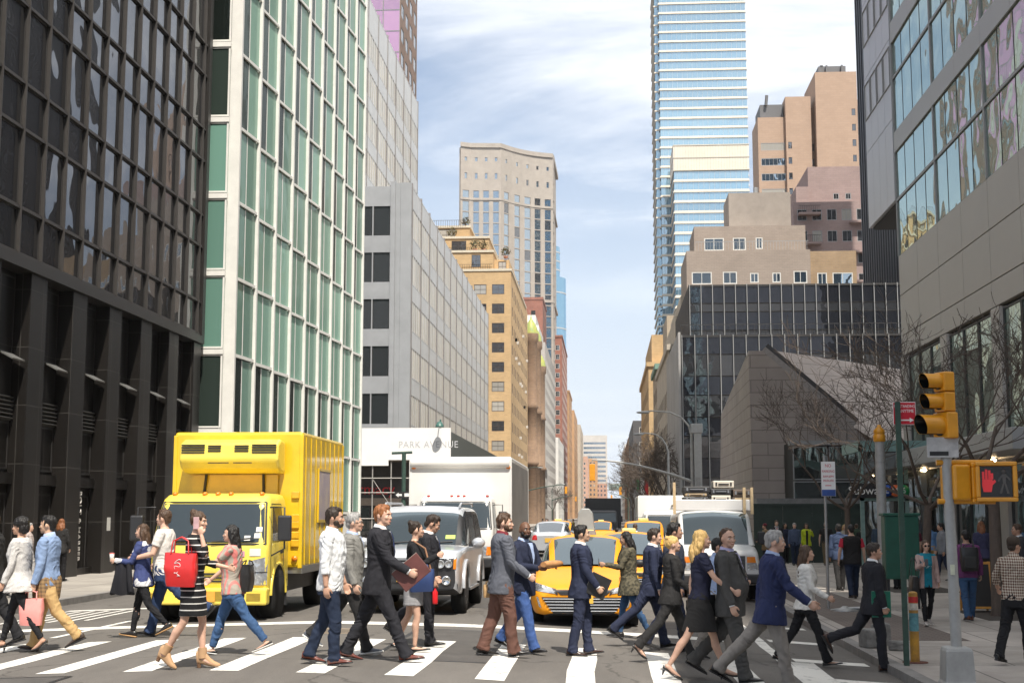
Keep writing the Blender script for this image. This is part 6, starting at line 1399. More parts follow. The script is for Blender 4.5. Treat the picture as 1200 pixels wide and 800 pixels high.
    for s, sg in (('L', -1), ('R', 1)):
        a, f, u = J['ank'+s], J['ff'+s], J['fu'+s]; to = Matrix.Rotation(R(-sg*6), 3, u); f2 = to @ f; x = f2.cross(u).normalized(); z0 = -.08 - J['lift']
        def ringf(y, w_, zb, zt, k=.55): return [a + f2*y + x*(w_*math.copysign(abs(math.cos(q))**.7, math.cos(q))) + u*((zb + zt)/2 + (zt - zb)/2*math.copysign(abs(math.sin(q))**.8, math.sin(q))) for q in np.linspace(0, 2*math.pi, 14, endpoint=False)]
        m = MB(); so_ = MB(); e = .014
        if sk in ('oxford', 'sneaker', 'flat', 'loafer'):
            tops = {'oxford': [.0,.025,.02,-.005,-.03,-.045,-.055], 'sneaker': [.0,.02,.02,-.0,-.025,-.04,-.05], 'loafer': [-.02,-.005,-.01,-.02,-.034,-.046,-.055], 'flat': [-.03,-.025,-.045,-.06,-.06,-.055,-.06]}[sk]
            ys_ = [-.072,-.055,.0,.055,.11,.165,.205]; ws = [.022,.036,.039,.040,.046,.040,.014]
            m.loft([ringf(y, w_*(1 if sx == 'm' else .88), z0 + e, t) for y, w_, t in zip(ys_, ws, tops)], 0)
            so_.loft([ringf(y, w_*1.06*(1 if sx == 'm' else .88), z0, z0 + (.026 if sk == 'sneaker' else e + .003)) for y, w_ in zip([-.078,-.06,0,.055,.11,.17,.214], ws)], 0)
        else:                                        # heeled shoes: the sole slopes from the heel down to the ball
            ys_ = [-.068,-.05,-.01,.04,.09,.13,.17,.195]; zb = [-.07,-.07,-.082,-.108,-.128,-.138,-.138,-.136]; ws = [.018,.028,.029,.028,.036,.038,.028,.009]
            if sk == 'heel': tp_ = [-.025,-.03,-.06,-.09,-.10,-.10,-.108,-.12]
            else: tp_ = [.05,.07,.075,.045,-.03,-.07,-.095,-.11]; zb = [b_*.9 - .012 for b_ in zb]
            m.loft([ringf(y, w_, b_, t) for y, w_, b_, t in zip(ys_, ws, zb, tp_)], 0)
            if sk == 'boot': m.tube([a - u*.02, a + (J['knee'+s] - a).normalized()*.10], [.050,.052], 14)
            hb = a - f2*.05 - u*(.08 + J['lift'] - .002); so_.tube([a - f2*.048 - u*.078, hb], ([.017,.006] if sk == 'heel' else [.026,.022]), 8)
        Q.append(dict(direct=m, name='shoe', mat=sm_, sub=[dict(direct=so_, name='sole' if sk not in ('heel', 'boot') else 'shoe_heel', mat=p.get('sole_mat', blackp))]))
    # ---- place
    if 'pos' in p: P = Vector(p['pos']); sc = p.get('h', 1.75)/1.75
    else:
        P = ground_at(p['px'], p['fy']); top = atY(p['px'], p['hy'], P.y).z; htop = max(H(v).z for v in ((0,0,1.775), (0,-.05,1.75), (0,.05,1.75))); sc = (top - P.z)/htop; sc = min(1.13, max(.84, sc))
        if p.get('dbg'): print(p['label'], round(sc*1.75, 2), P)
    root = empty('person', P, p['label'], p.get('cat', 'person'), p.get('group'), R(p.get('hd', 0) - 90), sc)
    Mx = Matrix.Translation(P) @ Matrix.Rotation(R(p.get('hd', 0) - 90), 4, 'Z') @ Matrix.Scale(sc, 4)
    info = dict(root=root, M=Mx, arms=arms, hands=hands, U=U, H=H, sc=sc, P=P, p=p, J=J)
    for q in Q: q['parent'] = root; q['info'] = info; q['seed'] = random.random()*50; QUEUE.append(q)
    return info
def wrinkle(me, A, seed, hairy=False):
    n = len(me.vertices); co = np.empty(n*3, np.float32); me.vertices.foreach_get('co', co); co = co.reshape(-1, 3); no = np.empty(n*3, np.float32); me.vertices.foreach_get('normal', no); no = no.reshape(-1, 3)
    nf = noise.noise; d = np.empty(n, np.float32)
    if hairy:
        for i in range(n): x, y, z = co[i]; d[i] = nf((x*38 + seed, y*38, z*9)) + .6*nf((x*70, y*70 + seed, z*14))
    else:
        for i in range(n):
            x, y, z = co[i]; w = nf((x*3 + seed, y*3, z*3)); a = nf((x*8 + seed + 2*w, y*8 + 3*w, z*11 + 5*w + y*5)); d[i] = (.8 - 2.0*abs(a))*(.55 + .9*abs(w)) + .3*nf((x*24, y*24 + seed, z*24))
    co += no*(d*A)[:, None]; me.vertices.foreach_set('co', co.ravel()); me.update()
def flush():
    """voxel-join every queued garment and body in one evaluation, then link the finished meshes"""
    tmp = []
    for q in QUEUE:
        if 'mb' in q:
            me = q['mb'].mesh(q['name']); o = bpy.data.objects.new(q['name'], me); COL.objects.link(o)
            r = o.modifiers.new('r', 'REMESH'); r.mode = 'VOXEL'; r.voxel_size = q['vox']
            s = o.modifiers.new('s', 'SMOOTH'); s.factor = .5; s.iterations = q['sm']*2; tmp.append((q, o))
    dg = bpy.context.evaluated_depsgraph_get(); dg.update()
    for q, o in tmp: q['me'] = bpy.data.meshes.new_from_object(o.evaluated_get(dg))
    for q, o in tmp: m0 = o.data; bpy.data.objects.remove(o); bpy.data.meshes.remove(m0)
    for q in QUEUE:
        if 'mb' in q:
            me = q['me']; me.name = q['name']
            if q['wr']: wrinkle(me, q['wr'], q['seed'], q.get('hairy', False))
            me.polygons.foreach_set('use_smooth', [True]*len(me.polygons)); me.materials.clear(); me.materials.append(q['mat'])
            o = bpy.data.objects.new(q['name'], me); COL.objects.link(o); o.parent = q['parent']
            if q.get('top'): q['info']['top_me'] = me
            if q['name'] == 'body': q['info']['body_me'] = me
            if q['name'] in ('trousers', 'skirt', 'dress', 'jeans'): q['info']['bot_me'] = me
        else:
            o = q['direct'].build(q['name'], q['mat'], q['parent'])
            for sb in q.get('sub', []): sb['direct'].build(sb['name'], sb['mat'], o)
    QUEUE.clear()
def mesh_bvh(me): return BVHTree.FromPolygons([v.co.copy() for v in me.vertices], [tuple(p.vertices) for p in me.polygons])
def front_patch(info, name, mat_, rows, off=.004, me='top_me', nx=8, thick=.003):
    """a piece laid on the garment: rows = [(z, x left, x right), ...] in canonical coordinates, dropped from the front"""
    if me not in info: return
    bv = info.setdefault('bv_' + me, mesh_bvh(info[me])); vs = []; U = info['U']
    zs_ = np.linspace(rows[0][0], rows[-1][0], 10); fw = (U((0,1,1.3)) - U((0,0,1.3))).normalized()
    for z in zs_:
        xs_ = [np.interp(z, [r[0] for r in rows], [r[k] for r in rows]) for k in (1, 2)]
        for i in range(nx + 1):
            x = xs_[0] + (xs_[1] - xs_[0])*i/nx; o = U((x, .0, z)) + fw*.6; h = bv.ray_cast(o, -fw)[0]
            vs.append((h if h is not None else U((x,.1,z))) + fw*off)
    w_ = nx + 1; fs = [(j*w_+i, j*w_+i+1, (j+1)*w_+i+1, (j+1)*w_+i) for j in range(9) for i in range(nx)]
    return MB().add(vs, fs, 0, True).build(name, mat_, info['root'])
def v_front(info, shirt, tie=None, lap=None, zb=1.16, w=.062, open_=False):
    front_patch(info, 'shirt_front', shirt, [(zb, -.006, .006), (1.40, -w*.8, w*.8), (1.475, -w, w)], .004)
    if tie: front_patch(info, 'tie', tie, [(zb - .01, -.02, .02), (1.25, -.034, .034), (1.43, -.017, .017), (1.475, -.024, .024)], .012, nx=4)
    if lap:
        for s in (1, -1): front_patch(info, 'lapel', lap, [(zb - .01, s*.004, s*.016), (1.34, s*w*.60, s*(w*.6 + .065)), (1.37, s*w*.68, s*(w*.68 + .045)), (1.47, s*w*.95, s*(w + .022))], .014, nx=4)
# ================================================================== THE CROWD
F_ = fabric
suit_blk = F_('suit_black', (.022,.022,.027)); suit_navy = F_('suit_navy', (.026,.032,.062)); suit_navy2 = F_('suit_deep_navy', (.020,.025,.050)); suit_blue = F_('blazer_blue', (.026,.034,.092)); suit_gry = F_('suit_grey', (.075,.073,.070)); blz_gry = F_('blazer_grey', (.105,.112,.135)); jk_gry = F_('jacket_grey', (.22,.215,.20))
sh_wht = F_('shirt_white', (.70,.71,.72)); sh_blue = F_('shirt_pale_blue', (.36,.45,.66)); tee_wht = F_('tee_white', (.66,.62,.58)); jean = F_('denim_blue', (.045,.095,.20)); jean2 = F_('denim_dark', (.018,.027,.052)); jean3 = F_('denim_mid', (.040,.085,.17)); khaki = F_('khaki_cotton', (.46,.30,.13)); brown_tr = F_('brown_cotton', (.135,.068,.052)); grey_tr = F_('grey_cotton', (.26,.235,.21)); blk = F_('black_cloth', (.016,.016,.018)); blk2 = F_('black_wool', (.026,.025,.025)); olive = F_('olive_print', (.115,.10,.065), 'camo', (.060,.055,.038), 22, .5)
brown_sh = mat('brown_leather', (.14,.035,.022), .25, coat=.4, var=.25, vs=8); dk_sh = mat('dark_leather', (.055,.038,.03), .4, var=.2); tan_sh = mat('tan_suede', (.46,.28,.15), .75, var=.12); gum = mat('gum_sole', (.42,.24,.10), .7); wsole = mat('white_sole', (.70,.69,.66), .6)
BLKSH = mat('black_leather', (.018,.016,.015), .28, var=.2, vs=10)
def suit(m, **k): d = dict(mat=m, inf=.026, hem=.775, flare=.02, lapel=True, collar=sh_wht, name='suit_jacket'); d.update(k); return d
def shirt(m, name='shirt', **k): d = dict(mat=m, inf=.017, hem=.82, name=name, collar=m); d.update(k); return d
def tee(m, name='tee_shirt', **k): d = dict(mat=m, inf=.016, hem=.86, sleeve='short', name=name); d.update(k); return d
def tr(m, name='trousers', **k): return dict(mat=m, name=name, **k)
G0 = 'pedestrians crossing the avenue'; G1 = 'people on the right pavement'; G2 = 'people on the left pavement'
PP = {}
def add(key, label, px, fy, hy, hd, group=G0, **k): PP[key] = person(dict(label=label, px=px, fy=fy, hy=hy, hd=hd, group=group, **k))
# ---- left group
add('L0', 'person in dark clothes and black boots partly outside the left edge of the photo', -14, 758, 600, 180, hair=('short', 'dark'), top=suit(blk2), bottom=tr(blk), stride=('L', 20, -20, 14))
add('L1', 'woman in a loose white patterned jacket, black leggings and heels walking left', 20, 765, 606, 180, sex='f', skin='tan', hair=('curly', 'black'), top=dict(mat=F_('white_print', (.62,.60,.57), 'print', (.30,.28,.28), 13, .06), inf=.035, hem=.78, flare=.07, name='jacket'), bottom=tr(blk, 'leggings', kind='skinny'), shoes='heel', stride=('R', 20, -20, 12), armR=(-12, 12, 8, 0), armL=(10, 14, 8, 0))
add('L2', 'man in a pale blue sweater and khaki trousers carrying a pink paper bag', 53, 763, 603, 180, skin='asian', hair=('short', 'black'), top=dict(mat=F_('sweater_blue', (.21,.29,.45)), inf=.022, hem=.86, name='sweater', collar=sh_blue), bottom=tr(khaki), shoe_mat=dk_sh, stride=('R', 16, -24, 20), armR=(6, 8, 6, 0), armL=(4, 14, 8, 2), curlR=55, curlL=55)
add('L4', 'woman in a blue and white jacket and black leggings holding a coat, walking left', 165, 747, 613, 180, sex='f', hair=('long', 'brown'), hl=.22, skin='light', top=dict(mat=F_('jacket_blue_white', (.045,.06,.16), 'camo', (.60,.60,.62), 2.6, .58), inf=.026, hem=.80, name='jacket'), bottom=tr(blk, 'leggings', kind='skinny'), shoes='sneaker', sole_mat=gum, stride=('R', 14, -20, 24), armR=(6, 30, 8, 4), armL=(28, 70, 8, 10), curlR=55, curlL=50)
add('L5', 'man in a white tee shirt and blue jeans striding left beside the yellow truck', 190, 746, 596, 180, skin='light', hair=('short', 'brown'), top=tee(tee_wht), bottom=tr(F_('denim_navy', (.030,.052,.115)), 'jeans'), g=1.04, stride=('R', 16, -42, 24), armR=(10, 42, 8, 5), armL=(20, 60, 8, 10), head=(-12, 4, 0))
add('L6', 'woman in a black striped dress and tan ankle boots phoning, red bag on her shoulder', 224, 783, 598, 0, sex='f', skin='light', hair=('bun', 'brown'), top=dict(mat=F_('dress_stripes', (.014,.014,.015), 'stripes', (.62,.60,.57), 13.5, .17), inf=.010, hem=.86, name='dress_top', sleeve='roll', wr=.003), bottom=dict(mat=F_('dress_stripes', (.014,.014,.015)), kind='skirt', name='dress_skirt', hem=.56, wr=.003), shoes='boot', shoe_mat=tan_sh, sole_mat=mat('stacked_heel', (.16,.085,.045), .6), stride=('L', 12, -10, 22), fk=10, armR=(48, 150, 12, 10), armL=(20, 60, 8, 8), head=(-8, -4, 0), curlR=40)
add('L7', 'woman in a coral striped top and blue jeans with long black hair walking left', 270, 767, 614, 180, sex='f', g=1.10, skin='light', hair=('long', 'black'), hl=.24, top=dict(mat=F_('top_coral', (.36,.32,.27), 'vstripes', (.62,.20,.18), 13, .38), inf=.022, hem=.84, name='blouse', sleeve='short'), bottom=tr(jean, 'jeans', kind='skinny', w=1.08), shoes='flat', sole_mat=wsole, stride=('R', 22, -32, 8), armR=(32, 22, 10, 6), armL=(48, 78, 8, 10), head=(4, 0, 0))
# ---- centre group
add('C1', 'man in a white shirt and dark jeans, leftmost walker before the silver car', 386, 779, 593, 0, skin='tan', hair=('short', 'dark'), beard='dark', top=dict(mat=sh_wht, inf=.026, hem=.83, name='shirt', collar=sh_wht, sleeve='roll', wr=.014), bottom=tr(jean2, 'jeans'), shoe_mat=brown_sh, stride=('R', 10, -12, 12), fk=12, armR=(-4, 10, 7, 0), armL=(6, 16, 7, 0))
add('C2', 'grey haired man with glasses in an open grey jacket behind the white shirt', 410, 766, 600, 0, skin='light', hair=('short', 'grey'), glasses=True, top=suit(jk_gry, collar=sh_blue, lapel=True), bottom=tr(blk2), shoes='sneaker', shoe_mat=mat('grey_shoe', (.11,.12,.14), .7), sole_mat=wsole, stride=('R', 18, -30, 18), armR=(4, 14, 6, 0), armL=(0, 12, 6, 0))
add('C3', 'red haired man in a black suit carrying a brown folder', 442, 774, 590, 0, skin='light', hair=('short', 'red'), top=suit(suit_blk), bottom=tr(suit_blk), shoe_mat=brown_sh, stride=('R', 24, -23, 6), fk=3, armR=(30, 32, 6, 2), armL=(-10, 12, 6, 0), lean=3, head=(-22, 0, 0), curlR=60)
add('C4', 'woman in a black top and short grey skirt with a blue shoulder bag', 484, 763, 610, 0, sex='f', skin='light', hair=('bun', 'dark'), top=dict(mat=blk, inf=.010, hem=.92, name='cardigan'), bottom=dict(mat=F_('grey_jersey', (.33,.33,.345)), kind='skirt', name='skirt', hem=.62, inf=.012, wr=.004), shoes='flat', stride=('R', 9, -10, 14), fk=14, armR=(26, 96, 8, 10), armL=(14, 40, 8, 6), curlR=60, head=(14, 2, 0))
add('C5', 'man in a black suit looking down beside the woman in the grey skirt', 500, 757, 603, 0, skin='tan', hair=('short', 'dark'), top=suit(suit_blk), bottom=tr(suit_blk), stride=('R', 6, -30, 16), armR=(8, 10, 6, 0), armL=(2, 12, 6, 0), head=(8, -24, 0), curlR=55)
add('C6', 'man in a grey blazer and brown trousers seen from behind', 588, 769, 600, 14, skin='light', hair=('short', 'brown'), beard='brown', top=suit(blz_gry, collar=F_('shirt_maroon', (.16,.02,.03))), bottom=tr(brown_tr, w=1.08), g=1.03, shoe_mat=mat('black_oiled_leather', (.022,.02,.019), .3, var=.3), stride=('R', 12, -12, 8), armR=(18, 38, 7, 4), armL=(0, 14, 7, 0), head=(-20, 0, 0), curlR=60)
add('C7', 'bald bearded man in a navy blazer carrying a wrapped loaf', 613, 764, 609, -30, skin='dark', hair=('bald', 'black'), beard='black', top=suit(suit_navy2, collar=sh_blue), bottom=tr(F_('blue_trousers', (.05,.10,.27)), 'trousers'), stride=('R', 18, -22, 16), armR=(22, 68, 8, 14), armL=(24, 72, 8, 12), head=(-28, 0, 0), curlR=45, curlL=45)
add('C8', 'man in a navy suit in front of the taxi holding a black portfolio', 681, 768, 614, 6, skin='asian', hair=('short', 'black'), top=suit(suit_navy), bottom=tr(suit_navy), shoe_mat=mat('dark_brown_shine', (.045,.022,.016), .2, coat=.5), stride=('L', 12, -6, 6), fk=10, armR=(14, 22, 6, 2), armL=(0, 12, 6, 0), curlR=62, lean=1)
add('C9', 'woman in an olive patterned jacket looking at her phone, walking left', 738, 748, 622, 180, sex='f', g=1.05, skin='olive', hair=('long', 'black'), hl=.2, top=dict(mat=olive, inf=.034, hem=.72, name='jacket', flare=.05), bottom=tr(jean3, 'jeans', kind='skinny'), shoes='sneaker', stride=('R', 14, -16, 12), armR=(4, 16, 8, 0), armL=(30, 72, 6, 4), head=(0, -10, 0), curlL=45)
add('C10', 'young dark haired man in a navy suit with a long stride behind the taxi woman', 764, 759, 618, 0, skin='light', hair=('short', 'dark'), top=suit(suit_navy), bottom=tr(suit_navy), stride=('L', 16, -36, 14), armR=(8, 12, 6, 0), armL=(-6, 12, 6, 0), lean=4)
add('C11', 'tall black haired man in a dark navy suit behind the blonde bun', 790, 764, 611, 5, skin='tan', hair=('short', 'black'), top=suit(F_('suit_slate', (.05,.058,.085))), bottom=tr(suit_navy2), stride=('L', 14, -22, 12), armR=(0, 12, 6, 0), armL=(4, 12, 6, 0))
add('C12', 'blonde woman with pinned up hair in a black suit and pumps', 788, 777, 627, 10, sex='f', skin='light', hair=('updo', 'blond'), top=suit(blk2, collar=None, inf=.024, flare=.03, hem=.80), bottom=tr(blk2, w=.94), shoes='heel', stride=('L', 22, -30, 14), armR=(10, 46, 8, 4), armL=(-4, 14, 6, 0), curlR=55)
add('C13', 'woman with long blonde waves in a navy top and black skirt, fist swung forward', 822, 797, 620, 4, sex='f', skin='light', hair=('wavy', 'blond'), hl=.24, top=tee(F_('navy_silk', (.020,.022,.045)), 'blouse', hem=.94, inf=.016), bottom=dict(mat=blk2, kind='skirt', name='skirt', hem=.56, inf=.014, wr=.004, fit=.95), shoes='heel', stride=('L', 22, -23, 10), fk=5, armR=(34, 24, 12, 0), armL=(-14, 14, 8, 0), curlR=78)
add('C14', 'man in sunglasses and a pale blue shirt hidden behind the blonde woman', 842, 772, 629, 0, skin='tan', hair=('short', 'black'), shades=True, top=shirt(sh_blue, sleeve='roll'), bottom=tr(grey_tr), stride=('L', 16, -18, 10), armR=(18, 70, 8, 6), armL=(0, 12, 6, 0))
add('C15', 'smiling balding man in a grey suit turning towards the camera', 858, 799, 617, -18, skin='light', hair=('thin', 'brown'), smile=1, belly=.055, g=1.08, top=suit(suit_gry, hem=.76, collar=F_('shirt_lilac', (.46,.44,.66))), bottom=tr(suit_gry, w=1.05), stride=('R', 14, -24, 22), armR=(2, 14, 7, 0), armL=(-4, 12, 6, 0), head=(-44, -4, 0), lean=-2)
add('C16', 'grey haired man in a bright navy blazer and pale grey trousers, nearest the camera', 906, 816, 620, 0, skin='light', hair=('short', 'grey'), top=suit(suit_blue, flare=.045, collar=sh_blue), bottom=tr(grey_tr), shoe_mat=BLKSH, stride=('R', 14, -40, 6), fk=4, armR=(34, 20, 7, 0), armL=(-16, 14, 7, 0), lean=4, curlR=50)
add('C17', 'woman with long brown hair in a white jacket and black trousers', 946, 779, 638, 0, sex='f', skin='light', hair=('long', 'brown'), hl=.36, top=suit(F_('white_jacket', (.68,.66,.62)), collar=None, hem=.84, inf=.025, flare=.02), bottom=tr(blk, w=.95), shoes='flat', stride=('R', 22, -24, 10), armR=(14, 48, 7, 4), armL=(4, 30, 7, 4))
add('C18', 'dark haired man in a black suit stepping onto the right kerb with a green folder', 1026, 786, 635, 12, skin='tan', hair=('short', 'dark'), top=suit(suit_blk), bottom=tr(suit_blk), shoe_mat=mat('brown_black_leather', (.06,.03,.02), .35), stride=('R', 8, -34, 42), fk=4, armR=(2, 14, 6, 2), armL=(4, 14, 6, 0), curlR=60, head=(-10, 0, 0))
# ---- right pavement
add('R1', 'woman in a teal tee shirt and sunglasses walking towards the camera', 1088, 733, 632, 272, G1, sex='f', skin='light', hair=('long', 'brown'), hl=.16, shades=True, top=dict(mat=F_('teal_cotton', (.012,.19,.26)), inf=.014, hem=.80, sleeve='long', name='tee_shirt'), bottom=tr(blk, 'leggings', kind='skinny'), shoes='sneaker', shoe_mat=mat('pale_trainer', (.40,.36,.33), .7), sole_mat=wsole, stride=('R', 10, -12, 10), armR=(26, 88, 10, 16), armL=(4, 12, 9, 0), curlR=50)
add('R2', 'person in a purple sweater and jeans with a black backpack walking away behind the pole', 1136, 727, 620, 88, G1, skin='olive', hair=('short', 'black'), top=dict(mat=F_('purple_knit', (.15,.045,.13)), inf=.03, hem=.84, name='sweater'), bottom=tr(jean3, 'jeans'), shoe_mat=mat('russet_leather', (.13,.045,.025), .4), stride=('R', 12, -12, 8), armR=(0, 14, 12, 0), armL=(4, 14, 12, 0))
add('R3', 'man in a brown checked shirt and black trousers at the right edge of the photo', 1193, 778, 628, 40, G1, skin='tan', hair=('short', 'dark'), cap=F_('brown_cap', (.06,.045,.035)), top=shirt(F_('brown_check', (.13,.062,.040), 'check', (.62,.56,.47), 26, .42), sleeve='roll', hem=.89), bottom=tr(blk), stride=('R', 14, -18, 10), armL=(16, 34, 34, -8), armR=(2, 14, 7, 0))
add('R4', 'man in a dark suit waiting at the far right shop window', 1198, 716, 613, 180, G1, skin='tan', hair=('short', 'brown'), top=suit(F_('suit_charcoal', (.05,.05,.055))), bottom=tr(blk2), stride=('R', 8, -8, 6), armR=(2, 40, 7, 6), armL=(2, 14, 7, 0))
LO = dict(vox=.015)
add('S1', 'man in a black vest over a red shirt walking away on the right pavement', 1000, 701, 614, 90, G1, skin='light', hair=('short', 'black'), g=1.08, top=dict(mat=F_('vest_black', (.022,.020,.020)), inf=.034, hem=.82, name='vest', sleeve='short', sw=.6), bottom=tr(jean2, 'jeans'), stride=('R', 12, -12, 8), armR=(2, 12, 16, 0), armL=(2, 12, 16, 0), shoe_mat=dk_sh, **LO)
add('S2', 'man in a dark blue shirt walking away left of the vest man', 985, 692, 613, 90, G1, skin='dark', hair=('short', 'black'), top=shirt(F_('shirt_slate_blue', (.045,.065,.12)), inf=.024), bottom=tr(blk2), stride=('R', 12, -12, 8), **LO)
add('S3', 'man in a black polo shirt and khaki trousers walking towards the camera', 969, 662, 611, 268, G1, skin='light', hair=('buzz', 'grey'), top=tee(blk2, 'polo_shirt'), bottom=tr(F_('khaki_drab', (.15,.115,.07))), stride=('R', 10, -12, 8), armR=(0, 14, 14, 0), armL=(0, 14, 14, 0), **LO)
add('S4', 'woman in a bright lime jacket with a hand at her mouth', 946, 662, 612, 270, G1, sex='f', skin='tan', hair=('long', 'dark'), hl=.12, shades=True, top=dict(mat=F_('lime_nylon', (.46,.55,.03)), inf=.03, hem=.80, name='jacket'), bottom=tr(blk, kind='skinny'), stride=('R', 6, -6, 6), armL=(34, 120, 20, 26), armR=(4, 16, 10, 0), **LO)
add('S5', 'man in a denim blue shirt left of the lime jacket', 932, 662, 612, 270, G1, skin='light', hair=('short', 'grey'), top=shirt(F_('shirt_steel', (.07,.095,.16))), bottom=tr(jean2, 'jeans'), stride=('R', 8, -8, 6), **LO)
add('S6', 'man in a dark suit and red tie before the green hoarding', 911, 661, 609, 270, G1, skin='light', hair=('short', 'brown'), top=suit(suit_blk), bottom=tr(suit_blk), stride=('R', 8, -8, 6), **LO)
add('S7', 'person in an olive coat and dark red knit cap beside the white van', 898, 660, 613, 180, G1, skin='tan', hair=('short', 'dark'), cap=F_('knit_red', (.14,.018,.03)), top=dict(mat=F_('coat_olive', (.20,.135,.07)), inf=.05, hem=.60, flare=.03, name='coat'), bottom=tr(blk), stride=('R', 8, -8, 6), armR=(20, 40, 8, 6), armL=(10, 30, 8, 4), **LO)
add('S8', 'bald man in an open black jacket and grey shirt beside the capped grey post', 1012, 665, 615, 262, G1, skin='tan', hair=('bald', 'black'), beard='black', top=suit(blk), bottom=tr(blk), stride=('R', 8, -8, 6), armL=(30, 110, 10, 12), **LO)
add('S9', 'man in a maroon tee shirt walking away behind the tree', 1070, 690, 611, 92, G1, skin='light', hair=('short', 'dark'), top=tee(F_('maroon_cotton', (.115,.02,.035)), g=1), g=1.08, bottom=tr(blk2), stride=('R', 10, -10, 6), **LO)
add('S10', 'man in a light blue shirt by the storefront glass', 1092, 672, 613, 92, G1, skin='light', hair=('short', 'brown'), top=shirt(F_('shirt_sky', (.14,.27,.50))), bottom=tr(khaki), stride=('R', 10, -10, 6), **LO)
add('S11', 'person in black standing behind the green cabinet', 1052, 690, 618, 95, G1, skin='tan', hair=('short', 'black'), top=suit(blk), bottom=tr(blk), stride=('R', 6, -6, 4), **LO)
add('S13', 'white haired person behind the man in the black polo shirt', 977, 658, 612, 250, G1, skin='light', hair=('short', 'white'), top=shirt(F_('shirt_charcoal', (.04,.04,.045))), bottom=tr(blk), stride=('R', 8, -8, 6), **LO)
add('S14', 'woman with dark hair in a navy coat left of the suit with the red tie', 921, 660, 612, 275, G1, sex='f', skin='olive', hair=('long', 'black'), hl=.15, top=dict(mat=F_('coat_navy', (.03,.035,.06)), inf=.04, hem=.7, name='coat'), bottom=tr(blk), stride=('R', 8, -8, 6), **LO)
for k, (px, fy, hy, hd, sx_, hr, c1, c2, lb) in enumerate(((956, 658, 613, 268, 'm', ('short', 'dark'), (.10,.03,.03), (.02,.02,.025), 'man in a dark red jumper between the lime jacket and the black polo'), (991, 663, 614, 255, 'f', ('long', 'blond'), (.34,.30,.25), (.03,.03,.035), 'fair haired woman in a cream coat beyond the vest man'), (1005, 660, 613, 90, 'm', ('short', 'brown'), (.06,.09,.06), (.05,.05,.055), 'man in a dark green jacket walking away beside the capped post'), (1062, 672, 612, 268, 'f', ('long', 'dark'), (.03,.03,.035), (.02,.02,.02), 'woman in a black coat by the subway steps'), (1106, 680, 612, 180, 'm', ('short', 'black'), (.22,.23,.25), (.03,.04,.07), 'man in a pale grey jumper at the shop window'), (1153, 692, 610, 85, 'f', ('long', 'auburn'), (.05,.05,.10), (.03,.03,.03), 'auburn haired woman in a dark blue coat by the storefront pier'), (922, 656, 612, 90, 'm', ('short', 'grey'), (.20,.16,.12), (.04,.04,.04), 'grey haired man in a tan jacket close to the hoarding'), (1080, 664, 613, 262, 'm', ('bald', 'dark'), (.28,.28,.29), (.03,.03,.05), 'bald man in a light grey shirt far along the storefront'))):
    add('X%d' % k, lb, px, fy, hy, hd, G1, sex=sx_, skin=('light', 'tan', 'olive')[k % 3], hair=hr, hl=.15, top=shirt(F_('crowd_top_%d' % k, c1), inf=.026), bottom=tr(F_('crowd_bottom_%d' % k, c2)), stride=('RL'[k % 2], 10 + k, -12, 8), armR=(6, 20, 9, 3), armL=(-4, 14, 9, 0), **LO)
# ---- left pavement
add('L8', 'woman with reddish hair in a black jacket walking away on the left pavement', 69, 681, 607, 88, G2, sex='f', g=1.06, skin='light', hair=('wavy', 'auburn'), hl=.12, top=dict(mat=blk2, inf=.024, hem=.80, name='jacket'), bottom=tr(blk), stride=('R', 8, -14, 12), armL=(8, 40, 9, 8), armR=(2, 20, 12, 4), **LO)
add('L9', 'older grey haired person in a pale checked shirt behind the blue sweater', 30, 690, 612, 10, G2, skin='light', hair=('short', 'grey'), top=shirt(F_('pale_check', (.46,.39,.36), 'check', (.25,.2,.2), 22, .3), hem=.80), bottom=tr(F_('denim_pale', (.22,.28,.36)), 'jeans'), stride=('R', 8, -10, 8), **LO)
add('L10', 'person in a bright blue shirt leaning forward at the left edge', 16, 700, 620, 0, G2, skin='tan', hair=('short', 'dark'), lean=12, top=shirt(F_('shirt_royal', (.05,.12,.33))), bottom=tr(blk), stride=('R', 8, -12, 8), armR=(26, 20, 8, 0), **LO)
add('W1', 'man in a white tee shirt cycling away between the taxis', 745, 672, 613, 90, None, skin='light', hair=('short', 'brown'), top=tee(F_('tee_bright', (.72,.72,.72))), bottom=tr(grey_tr), stride=('R', 55, 5, 20), fk=70, lean=14, armR=(44, 20, 10, 0), armL=(44, 20, 10, 0), **LO)
far_ = []
for i, (px, fy, hy, hd, m1, m2, lb) in enumerate(((642, 634, 613, 200, (.30,.05,.05), (.03,.03,.05), 'tiny far pedestrian in dark red left of the taxis'), (650, 637, 614, 10, (.05,.08,.2), (.02,.02,.02), 'tiny far pedestrian in blue crossing behind the taxi'), (657, 632, 613, 180, (.02,.02,.02), (.03,.05,.12), 'tiny far pedestrian in black near the lamp post'), (664, 635, 614, 0, (.6,.6,.58), (.03,.05,.1), 'tiny far pedestrian in white crossing'), (672, 631, 613, 170, (.4,.3,.1), (.02,.02,.02), 'tiny far pedestrian in tan at the far crossing'), (636, 630, 613, 90, (.1,.1,.11), (.1,.08,.06), 'tiny far pedestrian in grey by the storefronts'))):
    add('F%d' % i, lb, px, fy, hy, hd, 'distant pedestrians', vox=.03, hair=('short', 'dark'), top=shirt(F_('far_top_%d' % i, m1)), bottom=tr(F_('far_bottom_%d' % i, m2)), stride=('R', 16, -16, 8))
flush()
